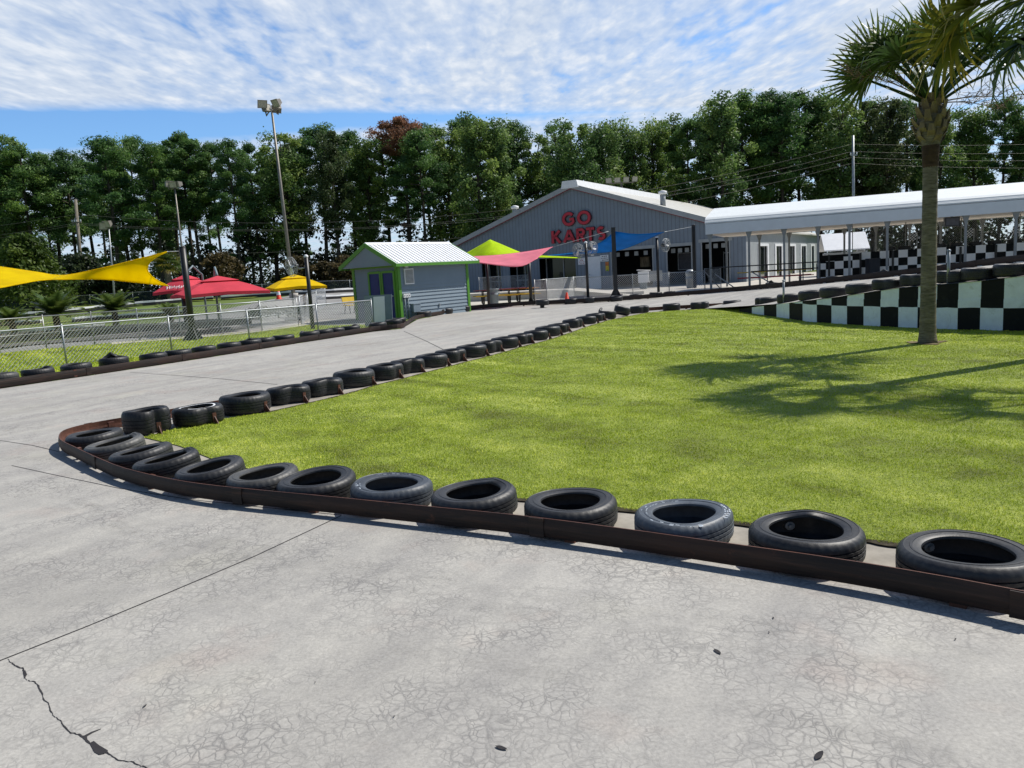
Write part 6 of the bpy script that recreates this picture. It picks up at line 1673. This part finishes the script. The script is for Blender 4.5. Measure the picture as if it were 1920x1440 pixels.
# smaller trees and shrubs before the tall ones
def small_tree(label, px, pyb, pyt, Y, wpx, leaf, name, seed, shape='cone', n=70, sz=.22, ground=None, blobs=46, trunk_r=.12):
    base = D(px, pyb, Y); g0 = zg(base.x, Y); top_ = D(px, pyt, Y); h = top_.z - g0; w = wpx / FOC * Y / 2
    root = thing(name, label, 'tree', (base.x, Y, g0), seed * 1.1); rng = np.random.default_rng(seed); rd = random.Random(seed)
    b = MB(); b.tube([(0, 0, 0), (.05, 0, h * .5), (0, .03, h * .9)], [trunk_r, trunk_r * .7, .02], 8); C, Rv = [], []
    for i in range(blobs):
        t = (i + rd.random()) / blobs; a = i * 2.4
        z0 = .12 if shape != 'ball' else .25
        prof = (1 - t) ** .75 + .10 if shape == 'cone' else math.sin(PI * min(1, .12 + t * .86)) ** .6
        r_ = w * prof * rd.uniform(.35, .95); p = Vector((math.cos(a) * r_, math.sin(a) * r_, h * (z0 + (1 - z0) * t * .97)))
        if i % 2: b.tube([(0, 0, p.z * .8), p], [.035, .01], 4, False)
        C.append(tuple(p)); k = w * rd.uniform(.22, .34) * (1.1 - .5 * t if shape == 'cone' else 1); Rv.append((k, k, k * .62))
    b.build('trunk', M['bark'], root); V, F, T_ = leaf_quads(np.array(C), np.array(Rv), n, sz, rng, .5, .55); np_mesh('crown', V, F, M[leaf], root, T_)
    return root
small_tree('feathery bright green conifer behind the yellow sail', 62, 575, 440, 66, 165, 'cypress', 'cypress_tree', 3, 'cone', 130, .30, blobs=70)
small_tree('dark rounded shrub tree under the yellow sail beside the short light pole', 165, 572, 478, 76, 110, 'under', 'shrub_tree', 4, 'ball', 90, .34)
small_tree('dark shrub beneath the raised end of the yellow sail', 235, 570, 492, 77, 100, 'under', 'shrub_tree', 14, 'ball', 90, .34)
small_tree('bronze green magnolia behind the large red umbrella', 422, 560, 474, 74, 76, 'magnolia', 'magnolia_tree', 5, 'ball', 85, .28)
small_tree('bronze green magnolia behind the yellow umbrella and the light pole', 562, 556, 482, 74, 62, 'magnolia', 'magnolia_tree', 6, 'ball', 85, .28)
small_tree('bronze green magnolia half hidden by the shed gable', 652, 552, 480, 73, 66, 'magnolia', 'magnolia_tree', 7, 'ball', 85, .28)
small_tree('slim bronze magnolia standing just behind the fan post', 612, 554, 490, 75, 44, 'magnolia', 'magnolia_tree', 8, 'ball', 80, .28)
q = GT(523, 597); root = thing('juniper_shrub', 'low grey green juniper shrub behind the second chain link fence', 'shrub', q)
rng = np.random.default_rng(9); C = np.stack([rng.uniform(-1.5, 1.5, 40), rng.uniform(-.6, .6, 40), rng.uniform(.12, .55, 40)], 1)
V, F, T_ = leaf_quads(C, np.tile([[.34, .34, .2]], (40, 1)), 90, .10, rng, .5, .4); np_mesh('foliage', V, F, M['under'], root, T_)
b = MB(); b.tube([(0, 0, 0), (0, 0, .3)], .05, 6); b.build('stem', M['bark'], root)

# ---- palms
def fan_frond(seed, R=.85, nleaf=44, droop=.35, pet=1.0, arch=.5):
    """one fan frond growing from the origin along +x, petiole then a pleated fan"""
    rd = random.Random(seed); V, F, T_ = [], [], []
    def addstrip(P, W, side, t0, t1):
        b0 = len(V)
        for i, (p, w) in enumerate(zip(P, W)):
            V.append(p - side * w); V.append(p + Vector((0, 0, -.0)) + side * w)
            tt = t0 + (t1 - t0) * i / (len(P) - 1); T_.extend((tt, tt))
        for i in range(len(P) - 1): F.append((b0 + 2 * i, b0 + 2 * i + 1, b0 + 2 * i + 3, b0 + 2 * i + 2))
    pp = [Vector((pet * t, 0, arch * pet * (t - .75 * t * t))) for t in [i / 6 for i in range(7)]]
    addstrip(pp, [.035, .03, .026, .022, .02, .018, .016], Vector((0, 1, 0)), .3, .45)
    addstrip([p + Vector((0, 0, -.02)) for p in pp], [.02] * 7, Vector((0, .3, 1)).normalized(), .1, .2)
    hub = pp[-1]; d0 = (pp[-1] - pp[-2]).normalized()
    up = Vector((-d0.z, 0, d0.x))
    for k in range(nleaf):
        u = (k + .5) / nleaf * 2 - 1; a = u * rad(120)
        ln = R * (1.0 - .28 * abs(u) ** 2) * rd.uniform(.86, 1.06)
        dr = d0 * math.cos(a) + Vector((0, 1, 0)) * math.sin(a)
        fold = up * (.16 + .10 * abs(u)) * rd.uniform(.5, 1.4)
        P, W = [], []
        for i in range(6):
            t = i / 5; w = .030 * (1 - t) ** .75 * min(1, t * 5 + .35) + .002
            q = hub + dr * ln * t + fold * math.sin(t * 2.2) * .8 - Vector((0, 0, 1)) * (droop * rd.uniform(.7, 1.2) * t ** 2.4 * ln)
            P.append(q); W.append(w)
        side = dr.cross(up).normalized(); side = (side + up * rd.uniform(-.5, .5)).normalized()
        addstrip(P, W, side, .15 + .3 * rd.random(), .6 + .45 * rd.random())
    return np.array([tuple(v) for v in V]), np.array(F), np.clip(np.array(T_), 0, 1)
FR = {}
for key, (sd, mat, R, droop, pet, arch) in {'a': (1, 'frond', .74, .12, .80, .35), 'b': (2, 'frond', .72, .22, .92, .30), 'c': (3, 'frond', .78, .40, 1.0, .30), 'd': (4, 'frond_old', .78, .30, .95, .3), 'e': (5, 'frond', .66, .05, .65, .3)}.items():
    V, F, T_ = fan_frond(sd, R, 33, droop, pet, arch); o = np_mesh('frond', V, F, M[mat], None, T_); FR[key] = o.data; bpy.data.objects.remove(o)
def palm(label, base, h, r0, r1, spec, seed, boots=True, stalks=(), lean=(0, 0), fs=1.0):
    root = thing('palm_tree', label, 'palm tree', base, 0, 'palm trees on the lawn'); rd = random.Random(seed)
    b = MB(); m = 40; prof = []
    pts, rs = [], []
    for i in range(m + 1):
        t = i / m; z = h * .84 * t; pts.append((lean[0] * t * t, lean[1] * t * t, z)); rs.append(r0 * 1.0 + (r1 - r0) * min(1, t * 1.3) + .035 * math.exp(-t * 22) + .004 * math.sin(i * 2.7) * (1 if i % 2 else .5))
    b.tube(pts, rs, 18); b.build('trunk', M['palm_bark'], root)
    b = MB(); b.lathe([(r1 * 1.0, h * .745), (r1 * 1.10, h * .765), (r1 * 1.13, h * .80), (r1 * 1.2, h * .83), (r1 * 1.0, h * .845)], 20, Matrix.Translation((lean[0], lean[1], 0))); b.build('fibre_collar', M['fibre'], root)
    b = MB(); b.lathe([(r1 * 1.02, h * .80), (r1 * 1.12, h * .835), (r1 * 1.6, h * .87), (r1 * 1.95, h * .92), (r1 * 1.7, h * .97), (r1 * 1.1, h * 1.01), (0, h * 1.03)], 20, Matrix.Translation((lean[0], lean[1], 0))); core = b.build('crown_shaft', M['palm_bark'], root)
    b = MB()
    for i in range(46):                       # old cut leaf bases curling outwards
        t = i / 46; a = i * 2.4; z = h * (.835 + .17 * t); rr = r1 * (1.15 + .85 * math.sin(min(1, t * 1.15 + .08) * PI) ** .8)
        c, s_ = math.cos(a), math.sin(a); tn = Vector((-s_, c, 0)); o_2 = Vector((c, s_, 0)); p = Vector((lean[0], lean[1], z))
        w = .055; L_ = rd.uniform(.16, .26)
        q0, q1, q2 = p + o_2 * rr * .7, p + o_2 * (rr + .035) + Vector((0, 0, L_ * .5)), p + o_2 * (rr + rd.uniform(.03, .10)) + Vector((0, 0, L_))
        vs = []
        for q, ww, th in ((q0, w * 1.25, .03), (q1, w, .022), (q2, w * .72, .012)): vs += [q - tn * ww, q + tn * ww, q + tn * ww * .8 - o_2 * th, q - tn * ww * .8 - o_2 * th]
        b.add(vs, [(0, 1, 5, 4), (1, 2, 6, 5), (2, 3, 7, 6), (3, 0, 4, 7), (4, 5, 9, 8), (5, 6, 10, 9), (6, 7, 11, 10), (7, 4, 8, 11), (8, 9, 10, 11)])
    b.build('leaf_base', M['boot'], root)
    for key, az, el, s, *roll in spec:
        o = bpy.data.objects.new('frond', FR[key]); COL.objects.link(o); o.parent = root
        o.location = (lean[0] + .08 * math.cos(az), lean[1] + .08 * math.sin(az), h * 1.0 + .05 * math.sin(el))
        o.rotation_euler = (Matrix.Rotation(az, 3, 'Z') @ Matrix.Rotation(-el, 3, 'Y') @ Matrix.Rotation(roll[0] if roll else rd.uniform(-.6, .6), 3, 'X')).to_euler(); o.scale = (s * fs,) * 3
    for az, el, ln in stalks:                 # dry flower stalks with fine twigs
        b = MB(); d = Vector((math.cos(az) * math.cos(el), math.sin(az) * math.cos(el), math.sin(el))); p = Vector((lean[0], lean[1], h))
        pts = [p + d * ln * t + Vector((0, 0, -.25 * ln * t * t)) for t in [i / 8 for i in range(9)]]; b.tube(pts, [.014 - .0014 * i for i in range(9)], 5, False)
        for i in range(3, 9):
            for _ in range(4):
                dd_2 = (d + Vector((rd.uniform(-.8, .8), rd.uniform(-.8, .8), rd.uniform(-.5, .7)))).normalized(); l2 = ln * rd.uniform(.12, .26)
                e_ = pts[i] + dd_2 * l2; b.tube([pts[i], pts[i].lerp(e_, .5) + Vector((0, 0, .03)), e_], .005, 3, False)
                for _ in range(3):
                    e2 = pts[i].lerp(e_, rd.uniform(.4, 1)) ; b.tube([e2, e2 + Vector((rd.uniform(-.1, .1), rd.uniform(-.1, .1), rd.uniform(-.1, .08)))], .003, 3, False)
        b.build('flower_stalk', M['stalk'], root)
    return root
pb = flat(G(1739, 645)); hp = D(1744, 196, pb.y).z
rd = random.Random(12); spec = []
for i in range(13):
    az = i * 2.399 + rd.uniform(-.25, .25); t = i / 13
    el = 1.3 - 1.0 * t + rd.uniform(-.12, .12); spec.append((rd.choice('ae') if t < .35 else rd.choice('ab') if t < .75 else rd.choice('bc'), az, el, rd.uniform(1.0, 1.2)))
spec += [('b', PI - .05, .42, 1.12, 1.1), ('b', PI + .2, .62, 1.1, 1.0), ('b', PI - .3, .80, 1.15, 1.2), ('b', PI + .1, .75, 1.1, -1.0), ('c', -.1, .35, 1.2), ('b', .3, .55, 1.15), ('b', -.5, .6, 1.1), ('a', PI + .5, 1.0, 1.1)]
palm('palm tree in full view on the lawn, bulging collar of leaf bases under its crown', pb, hp, .128, .116, spec, 3, stalks=((PI - .15, .85, 1.75), (PI + .2, .55, 1.7), (.1, .15, 1.2), (-.3, .2, 1.3)))
sb_ = MB(); ring = [Vector((pb.x + (.26 + .10 * math.sin(3 * a + 1) + .05 * math.sin(7 * a)) * math.cos(a), pb.y + (.26 + .10 * math.sin(3 * a + 1) + .05 * math.sin(7 * a)) * math.sin(a), .028)) for a in [k * 2 * PI / 40 for k in range(40)]]
sb_.add(ring, [tuple(range(40))]); tag(sb_.build('soil_patch', M['soil_dry'], fix=False), kind='structure')
# second palm just outside the frame: its crown leans into view and its shadow crosses the lawn
pb2 = Vector((7.45, 10.65, 0)); spec = []
rd = random.Random(31)
for i in range(12):
    az = i * 2.399 + rd.uniform(-.25, .25); t = i / 12; el = 1.2 - 1.2 * t + rd.uniform(-.1, .1)
    spec.append((rd.choice('ab') if t < .5 else rd.choice('bcd'), az, el, rd.uniform(.85, 1.0)))
spec += [('d', rad(175), -.45, 1.12, 1.1), ('d', rad(196), -.28, 1.1, .7), ('c', rad(222), -.72, 1.12, .9), ('b', rad(236), -.4, 1.1)]
palm('palm tree whose yellowing fronds hang in front of the other palm, trunk out of view', pb2, 4.95, .135, .125, spec, 8, stalks=((PI + .4, .1, 1.2),), fs=1.12)
pb3 = Vector((9.4, 9.5, 0)); spec = [(rd.choice('abc'), i * 2.4, 1.15 - 1.2 * i / 11, rd.uniform(.85, 1)) for i in range(11)]
palm('palm tree out of view, known only by its small crown shadow on the lawn', pb3, 4.9, .13, .125, spec, 9)

# ---- sago palms behind the fences
def sago_frond(seed, L=.95):
    rd = random.Random(seed); V, F, T_ = [], [], []
    pts = [Vector((L * t, 0, .42 * L * (t - .95 * t * t))) for t in [i / 10 for i in range(11)]]
    for i in range(1, 11):
        p = pts[i]; d = (pts[i] - pts[i - 1]).normalized()
        for sub in (0, .5):
            q = pts[i - 1].lerp(p, sub)
            for sg in (-1, 1):
                ln = .27 * math.sin(PI * min(1, .18 + .8 * (i + sub) / 11)) * rd.uniform(.85, 1.1); e_ = q + Vector((0, sg, 0)) * ln + d * ln * .45 + Vector((0, 0, .05 - .04 * rd.random()))
                b0 = len(V); V += [q - d * .045, q + d * .045, e_]; F.append((b0, b0 + 1, b0 + 2)); T_ += [.4, .4, .5 + .5 * rd.random()]
    return np.array([tuple(v) for v in V]), np.array(F), np.array(T_)
V, F, T_ = sago_frond(2); o = np_mesh('frond', V, F, M['sago'], None, T_); SG = o.data; bpy.data.objects.remove(o)
for i, (px, pyb, pyc, w) in enumerate(((26, 631, 604, 62), (110, 632, 590, 92), (219, 619, 583, 78), (322, 616, 592, 52))):
    q = GT(px, pyb); Y = q.y; hc = D(px - 2, pyc, Y).z - q.z; s = w / FOC * Y / 2 / .95
    lab = ['small sago palm cut by the picture edge end of the fence'.replace('picture edge end of the fence', 'first fence post, nearly below the yellow sail'), 'largest sago palm with a dark trunk behind the two fences', 'sago palm with a leaning trunk on the mulch bed behind the fences', 'thin sago palm beside the stout black post'][i]
    root = thing('sago_palm', lab, 'sago palm', q, i * .7, 'sago palms behind the fence')
    b = MB(); b.tube([(0, 0, 0), (.02, 0, hc * .55), (0, 0, hc)], [.17, .15, .14], 10); b.build('trunk', M['bark'], root)
    for k in range(26 if i < 3 else 14):
        o = bpy.data.objects.new('frond', SG); COL.objects.link(o); o.parent = root; o.location = (0, 0, hc)
        t = k / 26; o.rotation_euler = (Matrix.Rotation(k * 2.4, 3, 'Z') @ Matrix.Rotation(-(.85 - 1.1 * t), 3, 'Y')).to_euler(); o.scale = (s * 1.3,) * 3
q = Vector((D(318, 545, 70).x, 70, zg(-30, 70))); root = thing('cabbage_palm', 'shaggy pale fan palm behind the yellow sail end', 'palm tree', q)
hh = D(322, 505, 70).z - q.z; b = MB(); b.tube([(0, 0, 0), (0, 0, hh)], .28, 10); b.build('trunk', M['palm_bark'], root)
for k in range(34):
    o = bpy.data.objects.new('frond', FR['abcd'[k % 4]]); COL.objects.link(o); o.parent = root; o.location = (0, 0, hh); o.scale = (1.15,) * 3
    o.rotation_euler = (Matrix.Rotation(k * 2.4, 3, 'Z') @ Matrix.Rotation(-(1.2 - 1.5 * k / 34), 3, 'Y')).to_euler()

# ---- grass blades on the lawn and the strip beyond the track
def in_poly(px, py, poly):
    inside = np.zeros(len(px), bool); n = len(poly)
    for i in range(n):
        a, c = poly[i], poly[(i + 1) % n]
        cond = (a.y > py) != (c.y > py)
        xi = (c.x - a.x) * (py - a.y) / (c.y - a.y + 1e-12) + a.x
        inside ^= cond & (px < xi)
    return inside
def blades(poly, bands, rng, z=.016):
    Vs, Fs, Ts, off = [], [], [], 0
    xs = [p.x for p in poly]; ys = [p.y for p in poly]
    for y0, y1, dens, hgt, wid in bands:
        x0, x1 = min(xs), max(xs); a0, a1 = max(y0, min(ys)), min(y1, max(ys))
        if a1 <= a0: continue
        n = int((x1 - x0) * (a1 - a0) * dens); px = rng.uniform(x0, x1, n); py = rng.uniform(a0, a1, n)
        k = in_poly(px, py, poly) & (np.abs(px) < py * .72 + 1.2); px, py = px[k], py[k]; n = len(px)
        clump = .5 + .5 * np.sin(px * 3.1 + 2 * np.sin(py * 2.3)) * np.sin(py * 2.7 + px)
        h = hgt * (.55 + .7 * rng.random(n)) * (.8 + .4 * clump); a = rng.random(n) * 2 * PI; w = wid * (.7 + .6 * rng.random(n))
        ln = h * (.35 + .9 * rng.random(n)); la = rng.random(n) * 2 * PI
        c, s = np.cos(a) * w, np.sin(a) * w
        V = np.empty((n, 3, 3)); V[:, 0] = np.stack([px - c, py - s, np.full(n, z - .004)], 1); V[:, 1] = np.stack([px + c, py + s, np.full(n, z - .004)], 1)
        V[:, 2] = np.stack([px + np.cos(la) * ln, py + np.sin(la) * ln, z + h], 1)
        t = rng.random(n) * .92; t[rng.random(n) < .025] = 1.0
        Vs.append(V.reshape(-1, 3)); Ts.append(np.repeat(t, 3)); Fs.append(np.arange(n * 3).reshape(-1, 3) + off); off += n * 3
    return np.concatenate(Vs), np.concatenate(Fs), np.concatenate(Ts)
rng = np.random.default_rng(17)
V, F, T_ = blades(lawn_poly, [(2, 6, 7500, .013, .0032), (6, 9, 5000, .014, .0042), (9, 14, 2500, .015, .006), (14, 32, 950, .017, .010)], rng)
tag(np_mesh('grass', V, F, M['blade'], None, T_), 'short mown green grass covering the lawn inside the hairpin', 'grass', kind='stuff')
V, F, T_ = blades(strip_poly, [(10, 20, 600, .05, .010), (20, 40, 350, .05, .014)], rng)
tag(np_mesh('grass', V, F, M['blade'], None, T_), 'mown grass in the strip between the brown rail and the fence', 'grass', kind='stuff')
# debris on the concrete: a few dark leaves
lf = [((1345, 1223), .05), ((1536, 1418), .06), ((940, 1404), .05), ((272, 1325), .025), ((1442, 1187), .015), ((1791, 1200), .015), ((739, 1345), .012), ((591, 1281), .012), ((1450, 1160), .02), ((310, 738), .05)]
for i, (p, s) in enumerate(lf):
    q = G(*p); rd = random.Random(i); b = MB(); n = 7; s *= .5; L_ = [(-s + 2 * s * k / n, s * .42 * math.sin(PI * k / n) ** .7, .0012 + .0008 * math.sin(k * 1.1)) for k in range(n + 1)]
    b.add([(x, y, z) for x, y, z in L_] + [(x, -y * .8, z + .001) for x, y, z in L_], [(k, k + 1, n + 2 + k, n + 1 + k) for k in range(n)])
    o = b.build('dry_leaf', M['joint'], loc=(q.x, q.y, .003), fix=False); o.rotation_euler.z = rd.random() * 6
    names = ['curled dark leaf on the open concrete below the largest tyre', 'dark leaf at the bottom of the concrete', 'rounded dark leaf flake amid the crazed concrete', 'pale rimmed leaf scrap close to the long crack', 'tiny dark leaf scrap nearer the rail than the curled leaf', 'tiny leaf scrap far along the concrete under the rail end', 'tiny dark speck of leaf between the crack and the crazed patch', 'tiny dark speck of leaf below the expansion joint', 'small leaf scrap just above the curled dark leaf', 'thin dark leaf on the far lane of the track']
    tag(o, names[i], 'leaf', 'leaf scraps on the concrete')

# ------------------------------------------------------------------ sky, sun, camera
SUN_AZ, SUN_EL = rad(65.5), rad(51.5)     # azimuth from +Y towards +X
w = bpy.data.worlds.new('World'); scene.world = w; w.use_nodes = True; nt = w.node_tree; nt.nodes.clear()
out = N(nt, 'ShaderNodeOutputWorld'); bg = N(nt, 'ShaderNodeBackground'); bg.inputs['Strength'].default_value = 0.06
sky = N(nt, 'ShaderNodeTexSky', sky_type='NISHITA'); sky.sun_disc = False; sky.sun_elevation = SUN_EL; sky.sun_rotation = SUN_AZ
sky.air_density = 1.0; sky.dust_density = 0.4; sky.ozone_density = 2.0
tc = N(nt, 'ShaderNodeTexCoord').outputs['Generated']
nrmv = N(nt, 'ShaderNodeVectorMath', operation='NORMALIZE'); nt.links.new(tc, nrmv.inputs[0])
sep = N(nt, 'ShaderNodeSeparateXYZ'); nt.links.new(nrmv.outputs[0], sep.inputs[0])
zc = mth(nt, 'MAXIMUM', sep.outputs[2], 0.02)
u = mth(nt, 'DIVIDE', sep.outputs[0], zc); v = mth(nt, 'DIVIDE', sep.outputs[1], zc)
cmb = N(nt, 'ShaderNodeCombineXYZ'); nt.links.new(u, cmb.inputs[0]); nt.links.new(mth(nt, 'MULTIPLY', v, .40), cmb.inputs[1])
p = cmb.outputs[0]
big = noise_tex(nt, p, 1.1, 4, .55); puff = noise_tex(nt, p, 8.0, 3, .5, .3); fine = noise_tex(nt, p, 17.0, 3, .55, .2)
edge = noise_tex(nt, p, 2.2, 5, .6)
# two straight edges of cloud decks seen from below, with a wedge of open sky between them
def deck_edge(a, c):
    (ax, ay), (bx, by) = a, c
    nx_, ny_ = -(by - ay), bx - ax; l_ = math.hypot(nx_, ny_); nx_, ny_ = nx_ / l_, ny_ / l_
    q_ = mth(nt, 'ADD', mth(nt, 'MULTIPLY', mth(nt, 'SUBTRACT', u, ax), nx_), mth(nt, 'MULTIPLY', mth(nt, 'SUBTRACT', v, ay), ny_))
    return mth(nt, 'ADD', q_, mth(nt, 'MULTIPLY', mth(nt, 'SUBTRACT', edge, .5), .35))
def sp(px, py): d_ = ray(px, py); return (d_.x / d_.z, d_.y / d_.z)
qa = deck_edge(sp(0, 200), sp(820, 208)); qb = deck_edge(sp(100, 282), sp(860, 226))
deck = mth(nt, 'MAXIMUM', ramp(nt, mth(nt, 'ADD', mth(nt, 'MULTIPLY', qa, .5), .5), [(.40, (1, 1, 1)), (.47, (.75, .75, .75)), (.55, (0, 0, 0))]), ramp(nt, mth(nt, 'ADD', mth(nt, 'MULTIPLY', qb, .5), .5), [(.46, (0, 0, 0)), (.60, (.85, .85, .85))]))
cover = mth(nt, 'ADD', mth(nt, 'ADD', mth(nt, 'MULTIPLY', big, .6), mth(nt, 'MULTIPLY', puff, .32)), mth(nt, 'MULTIPLY', fine, .16))
cm = ramp(nt, cover, [(.38, (.12, .12, .12)), (.47, (.72, .72, .72)), (.60, (1, 1, 1))])
mask = mth(nt, 'MULTIPLY', deck, cm)
# clouds thin out overhead and behind
fade = ramp(nt, sep.outputs[2], [(.0, (1, 1, 1)), (.46, (1, 1, 1)), (.65, (.1, .1, .1))])
front = ramp(nt, mth(nt, 'ADD', mth(nt, 'MULTIPLY', sep.outputs[1], .5), .5), [(.66, (.12, .12, .12)), (.80, (1, 1, 1))])
mask = mth(nt, 'MULTIPLY', mth(nt, 'MULTIPLY', mask, fade), front)
shade = mth(nt, 'ADD', mth(nt, 'MULTIPLY', puff, .6), mth(nt, 'MULTIPLY', fine, .4))
ccol = ramp(nt, shade, [(.34, (7.6, 9.2, 11.9)), (.52, (9.9, 11.2, 13.2)), (.66, (12.4, 13.2, 14.4))])
blue = mixc(nt, 1.0, sky.outputs[0], mixc(nt, front, (0.8, 0.95, 1.1), (1.42, 1.95, 2.5)), 'MULTIPLY')
fin = mixc(nt, mask, blue, ccol)
nt.links.new(fin, bg.inputs[0]); nt.links.new(bg.outputs[0], out.inputs[0])

sd = bpy.data.lights.new('sun', 'SUN'); sd.energy = 5.0; sd.angle = rad(.5); sd.color = (1, .955, .88)
so = bpy.data.objects.new('sun', sd); COL.objects.link(so)
sv = Vector((math.sin(SUN_AZ) * math.cos(SUN_EL), math.cos(SUN_AZ) * math.cos(SUN_EL), math.sin(SUN_EL)))
so.rotation_euler = (-sv).to_track_quat('-Z', 'Y').to_euler(); so.location = sv * 60

cd = bpy.data.cameras.new('camera'); cam = bpy.data.objects.new('camera', cd); COL.objects.link(cam)
cd.sensor_width = 36; cd.lens = 36 * FOC / 1920; cd.clip_start = .05; cd.clip_end = 4000
mw = Matrix((RT, UP, -FW)).transposed().to_4x4(); mw.translation = CAM; cam.matrix_world = mw
scene.camera = cam
scene.view_settings.view_transform = 'Standard'; scene.view_settings.look = 'None'; scene.view_settings.exposure = 0.12; scene.view_settings.gamma = 1
scene.cycles.max_bounces = 6; scene.cycles.transparent_max_bounces = 12
